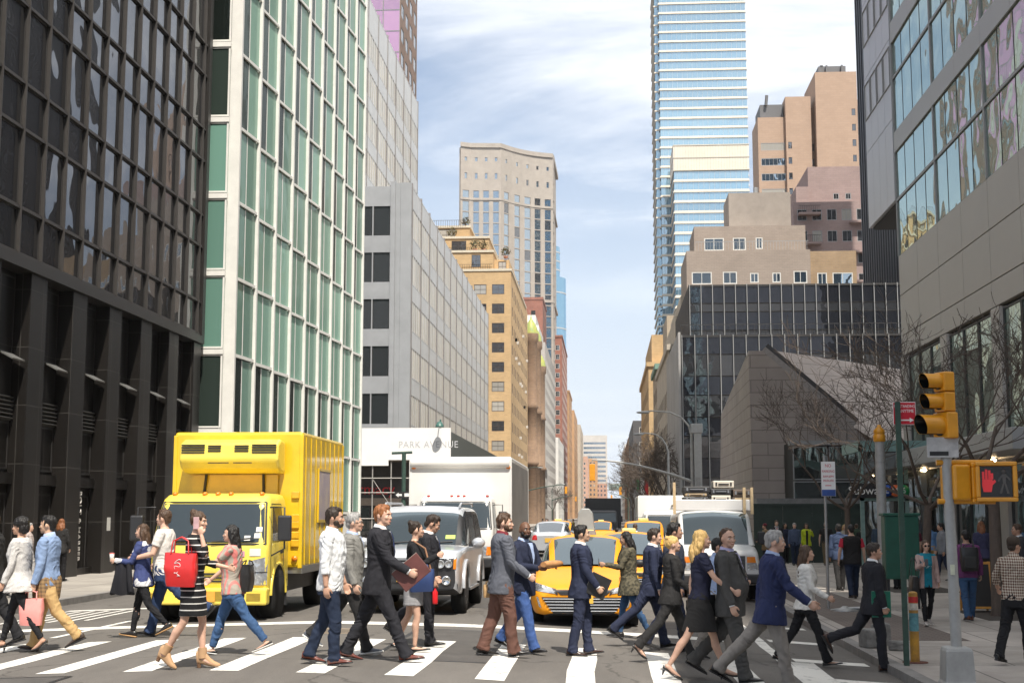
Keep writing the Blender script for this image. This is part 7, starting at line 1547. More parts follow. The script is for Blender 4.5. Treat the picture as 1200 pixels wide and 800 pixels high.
# ---- shirt fronts, ties, lapels
tie_b = F_('tie_blue', (.03,.05,.16)); tie_r = F_('tie_red', (.30,.02,.03))
for k, sh_, ti, lp in (('C2', sh_blue, None, jk_gry), ('C3', sh_wht, tie_b, suit_blk), ('C5', sh_wht, tie_b, suit_blk), ('C6', F_('shirt_maroon', (.16,.02,.03)), None, blz_gry), ('C7', sh_blue, None, suit_navy2), ('C8', sh_blue, tie_b, suit_navy), ('C10', sh_wht, tie_b, suit_navy), ('C11', sh_wht, tie_b, None), ('C15', F_('shirt_lilac', (.46,.44,.66)), None, suit_gry), ('C16', sh_blue, None, suit_blue), ('C18', sh_wht, tie_r, suit_blk), ('C12', blk, None, blk2), ('C17', sh_wht, None, None), ('S6', sh_wht, tie_r, None), ('S8', F_('shirt_silver', (.42,.42,.44)), None, None), ('R4', sh_blue, None, None)): v_front(PP[k], sh_, ti, lp)
v_front(PP['C9'], blk, None, None, zb=.86, w=.10); front_patch(PP['C9'], 'id_badge', mat('badge_blue', (.10,.40,.60), .4), [(.93,.03,.10), (1.02,.03,.10)], .02, nx=2)
for s in (1, -1): front_patch(PP['R1'], 'open_cardigan', F_('pink_grey_knit', (.42,.30,.27)), [(.78, s*.085, s*.20), (1.1, s*.08, s*.17), (1.44, s*.085, s*.16)], .016)
front_patch(PP['R1'], 'shirt_print', F_('pale_print', (.45,.60,.62), 'camo', (.012,.19,.26), 30, .5), [(1.19,-.07,.07), (1.24,-.07,.07)], .006)
front_patch(PP['S4'], 'black_top', blk, [(.8,-.04,.04), (1.44,-.05,.05)], .01); v_front(PP['L4'], sh_wht, zb=1.25)
for k in ('S1',):
    I = PP[k]
    for s in 'LR':
        sh, el, wr, d1, d2, sg = I['arms'][s]; MB().tube([sh, sh + d1*.09, sh + d1*.21], [.066,.066,.064], 12).build('red_sleeve', F_('red_cotton', (.52,.035,.06)), I['root'])
for s in 'LR':
    for k, mm in (('R1', F_('pink_grey_knit', (.42,.30,.27))),):
        sh, el, wr, d1, d2, sg = PP[k]['arms'][s]; MB().tube([sh - d1*.01, sh + d1*.1, el, el.lerp(wr,.5), wr], [.062,.064,.056,.052,.046], 12).build('cardigan_sleeve', mm, PP[k]['root'])
# cuffs that show below suit sleeves
for k in ('C3', 'C6', 'C8', 'C10', 'C15', 'C16', 'C18', 'C5'):
    for s in 'LR':
        sh, el, wr, d1, d2, sg = PP[k]['arms'][s]; MB().tube([wr - d2*.02, wr + d2*.014], [.034,.034], 12).build('shirt_cuff', sh_wht, PP[k]['root'])
# ---- things people carry (each a thing of its own)
def held(key, name, label, cat, at, build, rz=0, group=None):
    """an object at a canonical point of a person, oriented with the person"""
    I = PP[key]; P = I['M'] @ Vector(at); o = empty(name, P, label, cat, group, R(I['p'].get('hd', 0) - 90 + rz), I['sc']); build(o); return o
def hand(key, s): return PP[key]['hands'][s]
def bag(o, w, h, d, m, hm, hl=.16, taper=.9, name='bag_body'):
    b = MB(); sd = random.random()*9; rings = []
    for i in range(13):
        t = i/12; k = 1 + (taper - 1)*t + .06*math.sin(t*math.pi); dd = .55 + .55*math.sin(math.pi*(.12 + .8*t))
        rings.append([Vector((v.x, v.y, v.z - .012*math.sin(v.x*9 + sd))) for v in [u_*(1 + .05*noise.noise((u_.x*11 + sd, u_.y*11, t*5))) for u_ in sring(0, w/2*k, d/2*dd, 0, 28, 4.5)]]); rings[-1] = [Vector((v.x, v.y, -h*t + v.z*.6)) for v in rings[-1]]
    b.loft(rings[::-1]); b.build(name, m, o); [MB().tube([(-w*.28, y, -.005), (-w*.24, y*.6, hl*.75), (0, y*.3, hl), (w*.24, y*.6, hl*.75), (w*.28, y, -.005)], .008, 6).build('handle', hm, o) for y in (-d*.45, d*.45)]
pinkp = mat('pink_paper', (.78,.30,.27), .65, var=.08, vs=6)
held('L2', 'paper_bag', 'salmon pink paper shopping bag carried by the man in the blue sweater', 'bag', hand('L2', 'L') + Vector((0,0,-.10)), lambda o: bag(o, .30, .34, .13, pinkp, pinkp, .10), rz=90)
redp = mat('red_vinyl', (.62,.025,.025), .35, var=.12, vs=4, coat=.4)
def redbag(o): bag(o, .37, .38, .15, redp, redp, .18, .90); MB().tube([(-.02 + .035*math.sin(t*1.9), -.079 - .002*t*0, -.27 + .018*t + .012*math.cos(t*3.1)) for t in np.linspace(0, 11, 60)], .0045, 5).build('script_mark', mat('bag_letters', (.75,.60,.58), .5), o)
held('L6', 'tote_bag', 'large red vinyl tote bag hanging from the shoulder of the woman on the phone', 'bag', PP['L6']['U']((.215, -.10, 1.28)), redbag, rz=90)
phm = mat('phone_case', (.10,.10,.11), .3, coat=.5)
def phone(o, m=phm): MB().box(-.036, .036, -.005, .005, -.07, .07).build('phone_body', m, o, bevel=.006); MB().box(-.032, .032, -.0065, -.0052, -.06, .06).build('screen', lens_m, o)
held('L6', 'phone', 'pale phone pressed to the ear of the woman in the striped dress', 'phone', PP['L6']['H']((.088, .02, 1.625)), lambda o: phone(o, mat('phone_pink', (.55,.35,.36), .35)), rz=-100)
held('C9', 'phone', 'dark phone held out by the woman in the olive jacket', 'phone', hand('C9', 'L') + Vector((0,.02,.02)), phone, rz=0); held('R1', 'phone', 'black phone in the hand of the woman in the teal shirt', 'phone', hand('R1', 'R') + Vector((0,.03,.02)), phone)
def folder(o, m, w=.32, h=.24, t=.03): MB().box(-t/2, t/2, -w/2, w/2, -h/2, h/2).build('cover', m, o, bevel=.006); MB().box(-t/2 + .006, t/2 - .006, -w/2 + .01, w/2 - .002, -h/2 + .006, h/2 + .002).build('pages', mat('paper_edge', (.60,.57,.50), .8), o)
o = held('C3', 'folder', 'maroon brown folder in the hand of the red haired man', 'folder', hand('C3', 'R') + Vector((-.035,-.05,.03)), lambda o: folder(o, mat('maroon_folder', (.12,.04,.035), .5), .36, .26)); o.rotation_euler.x = R(40)
o = held('C8', 'portfolio', 'black leather portfolio held by the man in front of the taxi', 'folder', hand('C8', 'R') + Vector((-.03,-.04,.08)), lambda o: folder(o, mat('black_portfolio', (.02,.02,.02), .4), .30, .28)); o.rotation_euler.x = R(65)
o = held('C18', 'folder', 'dark green folder under the arm of the man on the right kerb', 'folder', hand('C18', 'R') + Vector((-.03,-.05,.12)), lambda o: folder(o, mat('green_folder', (.01,.14,.09), .5), .28, .36, .02))
o = held('C14', 'folder', 'beige folder held in front of the man in sunglasses', 'folder', hand('C14', 'R') + Vector((0,-.17,-.02)), lambda o: folder(o, mat('beige_folder', (.48,.34,.24), .6), .30, .30))
bl = mat('blue_leather', (.025,.05,.15), .5, var=.15); o = held('C4', 'shoulder_bag', 'blue leather shoulder bag of the woman in the grey skirt', 'bag', PP['C4']['U']((.19, .13, 1.12)), lambda o: (bag(o, .34, .30, .12, bl, bl, .08), MB().tube([(.12,0,0), (.04,.02,.28), (-.13,.06,.38)], .014, 6).build('strap', mat('tan_strap', (.25,.12,.06), .6), o)), rz=90)
held('C4', 'pouch', 'tan leather pouch under the elbow of the woman with the blue bag', 'bag', PP['C4']['U']((.20, .04, 1.11)), lambda o: bag(o, .20, .13, .06, mat('tan_pouch', (.55,.30,.10), .5), mat('tan_strap', (.25,.12,.06)), .02), rz=90)
held('C5', 'bottle', 'bright red bottle in the hand of the man looking down', 'bottle', hand('C5', 'R') + Vector((0,.0,-.10)), lambda o: (MB().lathe([(.001,-.14),(.032,-.14),(.036,-.12),(.036,.02),(.014,.05),(.014,.075)], (0,0,0), 14).build('bottle_body', mat('red_plastic', (.62,.015,.02), .3), o), MB().lathe([(.016,.072),(.016,.095),(.001,.095)], (0,0,0), 12).build('cap', blackp, o)))
def loaf(o): MB().loft([[Vector((x, r*math.cos(a), r*.8*math.sin(a))) for a in np.linspace(0, 2*math.pi, 12, endpoint=False)] for x, r in ((-.17,.03),(-.13,.055),(0,.066),(.12,.058),(.19,.05),(.24,.045))]).build('paper_wrap', mat('brown_paper', (.46,.23,.09), .8, var=.25, vs=16), o); MB().ell((-.15,0,.0), (.07,.05,.042)).build('bread', mat('bread_crust', (.36,.15,.05), .7), o)
held('C7', 'wrapped_loaf', 'brown paper wrapped loaf held against the bald man', 'bread', hand('C7', 'R').lerp(hand('C7', 'L'), .5) + Vector((0,.03,.03)), loaf)
held('C6', 'paper_pouch', 'small tan paper bag low behind the man in brown trousers', 'bag', PP['C6']['U']((-.26, -.12, .86)), lambda o: bag(o, .14, .16, .07, mat('kraft_paper', (.45,.28,.13), .8), mat('kraft_paper', (.45,.28,.13)), .05), rz=90)
blk_l = mat('bag_black', (.018,.017,.017), .4, var=.2); gold = mat('gold_clasp', (.75,.52,.18), .3, .9, var=0)
held('C12', 'handbag', 'black handbag with gold clasps held by the blonde woman in the black suit', 'bag', hand('C12', 'R') + Vector((.02,.0,-.08)), lambda o: (bag(o, .32, .24, .12, blk_l, blk_l, .12), MB().tube([(-.12,-.063,-.05), (.12,-.063,-.03)], .006, 6).build('zip', gold, o)), rz=90)
held('C13', 'handbag', 'black leather tote on the far arm of the woman with blonde waves', 'bag', PP['C13']['U']((-.24, .05, .98)), lambda o: bag(o, .34, .30, .12, blk_l, blk_l, .18), rz=90)
held('R1', 'tote_bag', 'slouchy black tote bag on the arm of the woman in the teal shirt', 'bag', PP['R1']['U']((-.27, .02, 1.02)) if False else PP['R1']['U']((.27, .02, 1.02)), lambda o: bag(o, .36, .46, .16, blk_l, blk_l, .38, .8), rz=90)
held('L7', 'backpack', 'small black backpack on the woman in the coral striped top', 'bag', PP['L7']['U']((0, -.215, 1.22)), lambda o: bag(o, .28, .36, .14, blk_l, blk_l, .06))
def bpack(o): bag(o, .34, .46, .18, blk_l, blk_l, .06); MB().box(-.12, .12, -.135, -.091, -.40, -.17).build('front_pocket', blk_l, o, bevel=.02); [MB().tube([(s*.11,.09,-.02), (s*.12,.20,.12), (s*.13,.30,-.05), (s*.12,.12,-.36)], .018, 6).build('strap', blk_l, o) for s in (1,-1)]
held('R2', 'backpack', 'black backpack on the person in the purple sweater', 'bag', PP['R2']['U']((0, -.235, 1.42)), bpack)
coat = F_('coat_black', (.018,.018,.022)); 
def drape(o):
    b = MB(); rings = []
    for z, w_, d in ((.0,.06,.05), (-.08,.11,.06), (-.25,.13,.075), (-.42,.17,.07), (-.54,.20,.05)): rings.append([Vector((w_*math.cos(a), d*math.sin(a)*(1 + .25*math.sin(5*a)), z + .02*math.sin(3*a))) for a in np.linspace(0, 2*math.pi, 24, endpoint=False)])
    b.loft(rings).build('draped_cloth', coat, o); MB().tube([(-.10,.05,-.02), (-.14,.09,-.3), (-.16,.07,-.5)], [.04,.045,.04], 8).build('sleeve', coat, o)
held('L4', 'folded_coat', 'black coat draped over the arm of the woman in the blue and white jacket', 'coat', hand('L4', 'L') + Vector((0,-.20,.02)), drape, rz=90)
held('L4', 'drink_cup', 'white paper cup in the hand of the woman in the blue and white jacket', 'cup', hand('L4', 'L') + Vector((0,-.015,.035)), lambda o: (MB().lathe([(.001,-.06),(.028,-.06),(.038,.06),(.001,.06)], (0,0,0), 14).build('cup_body', frame_white, o), MB().lathe([(.04,.06),(.04,.072),(.001,.075)], (0,0,0), 14).build('lid', mat('cup_lid', (.55,.12,.10), .5), o)))
held('L7', 'papers', 'sheaf of white papers held by the woman in the coral striped top', 'papers', hand('L7', 'L') + Vector((0,.02,.06)), lambda o: [MB().obox((0, k*.006, 0), .22, .002, .29, Matrix.Rotation(R(k*7 - 10), 3, 'Y')).build('sheet', frame_white, o) for k in range(3)])
def wst(o):
    b = MB(); rings = []
    for z, rx, ry in ((.05,.185,.145), (.0,.205,.165), (-.10,.20,.165), (-.24,.19,.15)): rings.append([Vector((rx*math.cos(a), ry*math.sin(a), z + .02*math.sin(4*a))) for a in np.linspace(0, 2*math.pi, 28, endpoint=False)])
    b.loft(rings).build('tied_sleeves', F_('plaid_brown', (.30,.19,.09), 'check', (.12,.08,.05), 20, .4), o); MB().tube([(.0,.15,.02), (.03,.19,-.1), (.05,.19,-.28)], [.03,.035,.03], 8).build('hanging_sleeve', F_('plaid_brown', (.30,.19,.09)), o)
held('L2', 'tied_shirt', 'brown plaid shirt tied round the waist of the man in the blue sweater', 'shirt', PP['L2']['U']((0, 0, .93)), wst)
# bicycle under the man in white
W = PP['W1']; P = W['P']; bz = empty('bicycle', (P.x, P.y - .25, zr(P.x)), 'dark city bicycle ridden by the man in the white tee shirt', 'bicycle', rz=0)
for y in (-.5, .55): 
    m = MB(); m.tube([(0, y + .33*math.cos(a), .34 + .33*math.sin(a)) for a in np.linspace(0, 2*math.pi, 25)], .02, 6); m.build('tyre', rubber, bz); m = MB(); [m.tube([(0, y, .34), (0, y + .31*math.cos(a), .34 + .31*math.sin(a))], .004, 4) for a in np.linspace(0, 2*math.pi, 12, endpoint=False)]; m.build('spokes', alloy, bz)
MB().tube([(0,-.5,.34), (0,-.12,.34), (0,.42,.86), (0,.55,.34)], .018, 6).tube([(0,-.12,.34), (0,-.22,.86), (0,.42,.84)], .018, 6).tube([(0,-.5,.34), (0,-.22,.84)], .014, 6).build('frame', blackp, bz); MB().ell((0,-.24,.92), (.08,.13,.035)).build('saddle', blackp, bz); MB().tube([(-.28,.34,1.02), (0,.42,.98), (.28,.34,1.02)], .014, 6).tube([(0,.42,.84), (0,.42,.99)], .014, 6).build('handlebar', blackp, bz)
# ================================================================== STREET FURNITURE AND TREES
sig_y = mat('signal_yellow', (.70,.30,.012), .4, var=.12, vs=5, coat=.25); gal = mat('galvanised', (.33,.33,.325), .5, .45, var=.2, vs=6); polec = mat('grey_pole_paint', (.36,.36,.35), .55, .1, var=.16, vs=5, bump=.08, bs=20); dgreen = mat('post_green', (.03,.065,.05), .6, var=.3, vs=10); lensoff = mat('unlit_lens', (.01,.012,.012), .25, var=0)
redsign = mat('sign_red', (.50,.012,.03), .45, var=.06); wtext = mat('sign_white_text', (.78,.78,.77), .5, var=0)
def head(parent, c, ang, sizes=(.2,.2,.2), k=1.0):
    """three-section signal head at c facing angle ang (degrees, 0 = +X)"""
    hd_ = empty('signal_head', c, rz=R(ang)); hd_.parent = parent; z = 0.
    for r2 in sizes[::-1]:
        d = r2*1.32*k; MB().box(-.09*k, .07*k, -d/2, d/2, z + .004, z + d - .004).build('lamp_section', sig_y, hd_, bevel=.02); r = r2/2*1.06*k; zc = z + d/2
        MB().lathe([(.001,.075*k), (r*.97,.075*k), (r*.97,.085*k), (.001,.085*k)], (0,0,zc), 18, axis='x').build('lens', lensoff, hd_)
        n = 18; L_ = .25*k*(r2/.2); vs = []; ins = []
        for i in range(n + 1):
            a = R(-52 + 284*i/n); vs.append([(.07*k, r*math.cos(a), zc + r*math.sin(a)), (.07*k + L_*(1 - .12*(1 - math.sin(a))), r*math.cos(a), zc + r*math.sin(a))])
        m = MB(); f = [p for q in vs for p in q]; m.add(f, [(2*i, 2*i+2, 2*i+3, 2*i+1) for i in range(n)], 0, True); f2 = [(p[0] - .001, p[1]*.955, zc + (p[2] - zc)*.955) for p in f]; m.add(f2, [(2*i, 2*i+1, 2*i+3, 2*i+2) for i in range(n)], 1, True)
        m.build('visor', [sig_y, lensoff], hd_); z += d
    MB().box(-.10*k, -.091*k, -.10*k, .10*k, .05, z - .05).build('back_plate', sig_y, hd_); return z
PX, PY = 4.10, 16.7; ts = empty('traffic_signal', (PX, PY, zs(1)), 'grey traffic signal post with a yellow three lamp head and walk signals at the right', 'traffic light')
b = MB(); b.loft([[Vector((x*w_, y*w_, z)) for x, y in ((-1,-1),(1,-1),(1,1),(-1,1))] for z, w_ in ((0,.185),(.03,.185),(.06,.17),(.40,.155),(.44,.14),(.45,.09))], smooth=False); b.build('pole_base', polec, ts, bevel=.012)
MB().tube([(0,0,.44), (-.01,0,1.6), (-.03,0,2.80)], [.064,.062,.058], 16).build('pole', polec, ts); MB().tube([(-.03,0,2.70), (-.03,0,2.90)], [.045,.045], 10).tube([(-.03,0,2.78), (-.02,0,2.87)], [.07,.07], 10).build('bracket', sig_y, ts)
head(ts, (-.03, 0, 2.88), 200, (.2,.2,.265), .92)
for z in (2.60, 2.14): MB().tube([(-.15,-.0,z), (.05,-.0,z), (.52,-.0,z)], .034, 10).build('signal_arm', sig_y, ts)
def pedhead(c, ang, lit):
    o = empty('pedestrian_signal', c, rz=R(ang)); o.parent = ts; MB().box(-.225, .225, -.02, .20, -.215, .215).build('housing', sig_y, o, bevel=.035, seg=3)
    m = MB()
    for a, c_, e, g in ((-.235,.235,.185,.235), (-.235,.235,-.235,-.185), (-.235,-.185,-.185,.185), (.185,.235,-.185,.185)): m.box(a, c_, -.10, -.021, e, g)
    m.build('visor_frame', sig_y, o, bevel=.012); MB().box(-.184, .184, -.032, -.0205, -.184, .184).build('screen', mat('screen_black', (.012,.012,.013), .25, var=0), o)
    if lit:
        m = MB(); hx = -.09
        m.prism([(hx-.055,-.12), (hx+.035,-.12), (hx+.05,-.04), (hx+.05,.03), (hx-.065,.03), (hx-.07,-.04)], -.040, -.033, 'xz')
        for k, (x, t) in enumerate(((-.053,.12), (-.018,.145), (.017,.135), (.046,.10))): m.box(hx + x - .0135, hx + x + .0135, -.040, -.033, .031, t)
        m.prism([(hx+.051,-.04), (hx+.09,.0), (hx+.075,.025), (hx+.051,.01)], -.040, -.033, 'xz'); m.build('raised_hand', mat('hand_red', (.50,.03,.035), .4, emit=(1,.045,.06,.16), var=0), o)
        m = MB(); wx = .09; m.lathe([(.001,-.04), (.023,-.04), (.023,-.033), (.001,-.033)], (wx, 0, .12), 12, axis='y')
        for a in ([(wx-.02,.09), (wx+.025,.09), (wx+.02,-.02), (wx-.015,-.02)], [(wx-.018,-.021), (wx+.004,-.021), (wx-.03,-.14), (wx-.055,-.14)], [(wx+.004,-.021), (wx+.022,-.021), (wx+.055,-.14), (wx+.03,-.14)], [(wx-.022,.085), (wx-.022,.055), (wx-.06,.0), (wx-.07,.015)], [(wx+.026,.085), (wx+.026,.055), (wx+.065,.01), (wx+.072,.027)]): m.prism(a, -.040, -.033, 'xz')
        m.build('walking_figure', mat('figure_off', (.11,.105,.10), .5, var=.2), o)
    return o
pedhead((.52, -.06, 2.37), -8, True); pedhead((.19, .15, 2.36), 98, False)
MB().box(-.27, .10, -.075, -.068, 2.66, 2.90).build('paper_notice', mat('worn_white_sheet', (.62,.61,.60), .6, col2=(.40,.40,.40), vs=9), ts); MB().box(-.24, -.02, -.079, -.0755, 2.68, 2.73).build('notice_band', blackp, ts)
MB().box(-.05, .0, -.075, -.062, 1.28, 1.40).build('sticker', mat('pale_sticker', (.60,.62,.48), .6), ts)
# no-standing sign on a green post
SX, SY = 3.96, 18.8; ns = empty('parking_sign', (SX, SY, zs(1)), 'red NO STANDING ANYTIME sign with an arrow on a dark green post', 'sign')
MB().prism([(-.035,-.02), (.035,-.02), (.035,.02), (.022,.02), (.022,-.008), (-.022,-.008), (-.022,.02), (-.035,.02)], 0, 3.50, 'xy').build('post', dgreen, ns)
MB().box(-.06, .245, .022, .028, 3.19, 3.50).build('sign_plate', wtext, ns, bevel=.004); MB().box(-.052, .237, .018, .0215, 3.198, 3.492).build('red_field', redsign, ns)
for t, z, s_ in (('NO STANDING', 3.44, .052), ('ANYTIME', 3.375, .06)): text_mesh(t, s_, wtext, 'lettering', ns, (.235 if t == 'NO STANDING' else .12, .0165, z), depth=.002, stretch=.78, align='RIGHT' if t == 'NO STANDING' else 'CENTER')
m = MB(); m.prism([(.02,3.245), (.02,3.262), (.16,3.262), (.16,3.285), (.215,3.2535), (.16,3.222), (.16,3.245)], .0145, .0175, 'xz'); m.build('arrow', wtext, ns)
bo = empty('bollard', (4.16, 19.2, zs(1)), 'scuffed yellow bollard with red and blue stickers at the right kerb', 'bollard')
MB().tube([(0,0,0), (0,0,.92)], .062, 14).ell((0,0,.92), (.062,.062,.03)).build('post', mat('worn_yellow', (.62,.32,.03), .6, col2=(.25,.14,.05), vs=5), bo); MB().lathe([(.17,0),(.17,.012),(.001,.014)], (0,0,0), 16).build('base_plate', mat('rusty_plate', (.13,.05,.035), .85, var=.4), bo)
for z0, z1, c in ((.80,.88,(.55,.03,.03)), (.70,.79,(.62,.58,.50)), (.42,.66,(.10,.26,.30))): MB().tube([(0,0,z0), (0,0,z1)], .064, 14, cap=False).build('sticker', mat('sticker_%d' % int(z0*100), c, .6, var=.4, vs=12), bo)
cp = empty('capped_post', (6.5, 33, zs(1)), 'tall grey pipe post with a yellow ribbed cap beside the green cabinet', 'post')
MB().tube([(0,0,0), (0,0,3.75)], [.118,.113], 16).build('pipe', polec, cp); MB().lathe([(.125,3.70), (.145,3.72), (.145,3.86), (.12,3.88), (.135,3.90), (.13,3.98), (.05,4.05), (.04,4.10), (.001,4.11)], (0,0,0), 16).build('cap', sig_y, cp); [MB().lathe([(.122,z), (.122,z+.02)], (0,0,0), 16).build('band', gal, cp) for z in (2.75, 3.2)]
gb = empty('green_cabinet', (6.32, 30, zs(1)), 'dark green street cabinet on short legs right of the capped post', 'cabinet')
MB().box(-.36, .36, 0, .42, .62, 1.96).build('box', mat('cabinet_green', (.012,.085,.055), .5, var=.2, vs=3), gb, bevel=.02); MB().box(-.39, .39, -.03, .45, 1.962, 2.02).build('lid', mat('cabinet_green', (.012,.085,.055)), gb, bevel=.01); [MB().box(x - .03, x + .03, y, y + .06, 0, .618).build('leg', blackp, gb) for x in (-.31, .31) for y in (.04, .32)]; MB().box(-.34, -.02, -.008, -.001, .68, 1.9).box(.02, .34, -.008, -.001, .68, 1.9).build('door', mat('cabinet_green', (.012,.085,.055)), gb)
ps = empty('parking_sign', (4.72, 30, zs(1)), 'white parking sign with red lettering and a blue foot on a thin steel pole', 'sign')
MB().tube([(0,0,0), (0,0,3.25)], .032, 8).build('pole', gal, ps); MB().box(-.08, .22, -.045, -.036, 2.38, 3.12).build('sign_plate', wtext, ps); MB().box(-.075, .215, -.050, -.0455, 2.385, 2.52).build('blue_foot', mat('sign_blue', (.03,.08,.30), .5), ps)
for t, z, s_ in (('NO', 3.03, .10), ('PARKING', 2.91, .075), ('8AM-6PM', 2.80, .065), ('MON-FRI', 2.71, .065)): text_mesh(t, s_, redsign, 'lettering', ps, (.07, -.049, z), depth=.003, stretch=.85)
MB().box(.0, .13, -.049, -.0455, 2.60, 2.615).build('arrow', redsign, ps)
wb_ = empty('fallen_base', (4.95, 29.3, zs(1)), 'grey steel sign base lying beside the parking sign pole', 'sign base'); MB().lathe([(.30,0),(.30,.03),(.1,.06),(.05,.10)], (0,0,0), 16).build('foot', gal, wb_); MB().tube([(0,0,.05), (.30,-.12,.07), (.62,-.2,.05)], .03, 8).build('stub_pipe', gal, wb_)
rb = mat('rubble', (.20,.195,.185), .9, var=.35, vs=8, bump=.6, bs=18)
for k, (x, y, sx, sy, sz, rz, lb) in enumerate(((3.98, 21.3, .34, .30, .26, 20, 'largest broken concrete block on the kerb edge'), (4.30, 20.9, .26, .24, .15, -15, 'low broken concrete lump right of the largest block'), (4.20, 21.7, .24, .22, .34, 40, 'upright concrete fragment behind the largest block'))):
    o = empty('concrete_block', (x, y, zs(1)), lb, 'rubble', 'broken concrete on the kerb', R(rz)); m = MB(); rr = random.Random(k); vs = [(sx*(a + rr.uniform(-.1,.1)), sy*(c + rr.uniform(-.1,.1)), sz*(e + (rr.uniform(-.15,.1) if e else 0))) for e in (0, 1) for a, c in ((-.5,-.5),(.5,-.5),(.5,.5),(-.5,.5))]; m.add(vs, [(0,3,2,1),(4,5,6,7),(0,1,5,4),(1,2,6,5),(2,3,7,6),(3,0,4,7)]); m.build('chunk', rb, o, bevel=.025)
af = empty('sandwich_board', (7.62, 29.2, zs(1)), 'black sandwich board with an orange wooden frame behind the signal post', 'sign')
for s in (-1, 1):
    rot = Matrix.Rotation(R(s*11), 3, 'X'); MB().obox((0, s*.13, .52), .50, .02, .92, rot).build('panel', mat('chalk_black', (.025,.022,.02), .7, var=.2), af); m = MB(); [m.obox(Vector((0, s*.13, .52)) + rot @ Vector((x, 0, 0)), .045, .035, 1.02, rot) for x in (-.27, .27)]; [m.obox(Vector((0, s*.13, .52)) + rot @ Vector((0, 0, z)), .495, .033, .045, rot) for z in (-.43, .48)]; m.build('frame', mat('orange_wood', (.58,.27,.05), .6), af)
bl_ = empty('traffic_barrel', (-6.95, 37.5, zr(-7)), 'orange traffic barrel with pale bands behind the grey haired man', 'barrel'); MB().lathe([(.30,0),(.30,.12),(.27,.13),(.25,.5),(.23,.52),(.21,.95),(.001,.97)], (0,0,0), 18).build('barrel_body', mat('barrel_orange', (.75,.14,.02), .5), bl_); [MB().lathe([(r,z),(r-.01,z+.12)], (0,0,0), 18).build('pale_band', frame_white, bl_) for r, z in ((.268,.25),(.242,.6))]
# street lamps with signal arms
def lamp(name, label, x, y, h, arm, mast=None, box=False, col=polec, cat='street lamp', z=None):
    o = empty(name, (x, y, zs(x)), label, cat); MB().lathe([(.24,0),(.24,.5),(.14,.6)], (0,0,0), 12).build('base', col, o); MB().tube([(0,0,.5), (0,0,h)], [.12,.085], 10).build('pole', col, o)
    if arm:
        pts = [(0,0,h - .3)] + [(arm*(1 - math.cos(R(a)))*.62 , 0, h - .3 + 1.6*math.sin(R(a))) for a in (25, 50, 75)] + [(arm*.85, 0, h + 1.35), (arm, 0, h + 1.3)]; MB().tube(pts, [.07,.06,.055,.05,.045,.04], 8).build('lamp_arm', col, o); MB().ell((arm*1.03, 0, h + 1.25), (.45,.14,.09)).build('lamp_head', gal, o)
    if mast:
        L_, z0, z1 = mast; pts = [(L_*t, 0, z0 + (z1 - z0)*(1 - (1 - t)**1.7)) for t in np.linspace(0, 1, 8)]; MB().tube(pts, list(np.linspace(.10,.045,8)), 8).build('mast_arm', col, o); MB().tube([pts[-1], (pts[-1][0], 0, pts[-1][2] - .25)], .03, 6).build('hanger', col, o)
        head(o, (pts[-1][0], 0, pts[-1][2] - 1.35), 90, (.22,.22,.22), 1.25)
    if box: MB().box(.16, .62, -.22, .22, 1.2, h - .1).build('equipment_column', mat('grey_cabinet', (.40,.41,.41), .5, var=.08), o, bevel=.02); MB().box(-.05, .70, -.26, .26, h - .098, h + .5).build('equipment_box', mat('grey_cabinet', (.40,.41,.41)), o, bevel=.03); MB().box(.22, .5, -.27, -.223, h*.42, h*.6).build('meter_box', gal, o, bevel=.02)
    return o
lamp('street_lamp', 'grey lamp post with an equipment column and a long signal arm over the avenue', 5.55, 88.6, 7.3, -3.0, (-6.4, 4.1, 5.5), True)
lamp('street_lamp', 'plain grey lamp column behind the lamp post with the equipment column', 4.9, 107.5, 7.0, -2.2)
lamp('street_lamp', 'distant lamp post with a signal arm on the left pavement', -12.4, 205, 7.6, 2.6, (6.5, 5.2, 6.3), False, dgreen)
lamp('street_lamp', 'distant lamp post with a signal arm on the right, beyond the trees', 4.6, 187, 7.6, -2.6, (-2.6, 5.2, 6.0), False, dgreen)
lamp('street_lamp', 'farthest lamp post with a signal arm on the left pavement', -12.4, 318, 7.6, 2.6, (5.5, 5.2, 6.3), False, dgreen); lamp('street_lamp', 'second distant lamp post with a signal arm on the right', 4.6, 285, 7.6, -2.6, (-3.4, 5.2, 6.3), False, dgreen)
ow = empty('one_way_sign_post', (-12.35, 83.5, zs(-1)), 'dark green post with black and white one way arrow plates behind the silver car', 'sign')
MB().tube([(0,0,0), (0,0,5.6)], .13, 10).tube([(-.75,0,5.6), (.5,0,5.65)], .08, 8).build('post', dgreen, ow); MB().box(-.52, .55, -.18, -.14, 2.85, 3.25).build('sign_plate', blackp, ow)
m = MB(); m.prism([(-.46,3.05), (-.28,3.19), (-.28,3.11), (-.08,3.11), (-.08,2.99), (-.28,2.99), (-.28,2.91)], -.195, -.185, 'xz'); m.prism([(.08,2.95), (.48,2.95), (.48,3.15), (.08,3.15)], -.195, -.185, 'xz'); m.build('arrow', wtext, ow)
fl_ = empty('flag', (6.5, 196, 5.5), 'green white and red flag on a slanting pole over the right pavement far away', 'flag'); MB().tube([(0,0,0), (-2.2,-.4,1.8)], .06, 6).build('pole', gal, fl_)
for k, c in enumerate(((.02,.25,.08), (.7,.7,.68), (.6,.04,.04))): MB().loft([[Vector((-2.1 + .55*k + .55*i/3, -.35 + .1*math.sin(i + 3*k) , 1.7 - t*2.2 - .25*(k + i/3))) for i in range(4)] for t in (0, .5, 1)], closed=False, cap=False).build('stripe', mat('flag_%d' % k, c, .8), fl_)
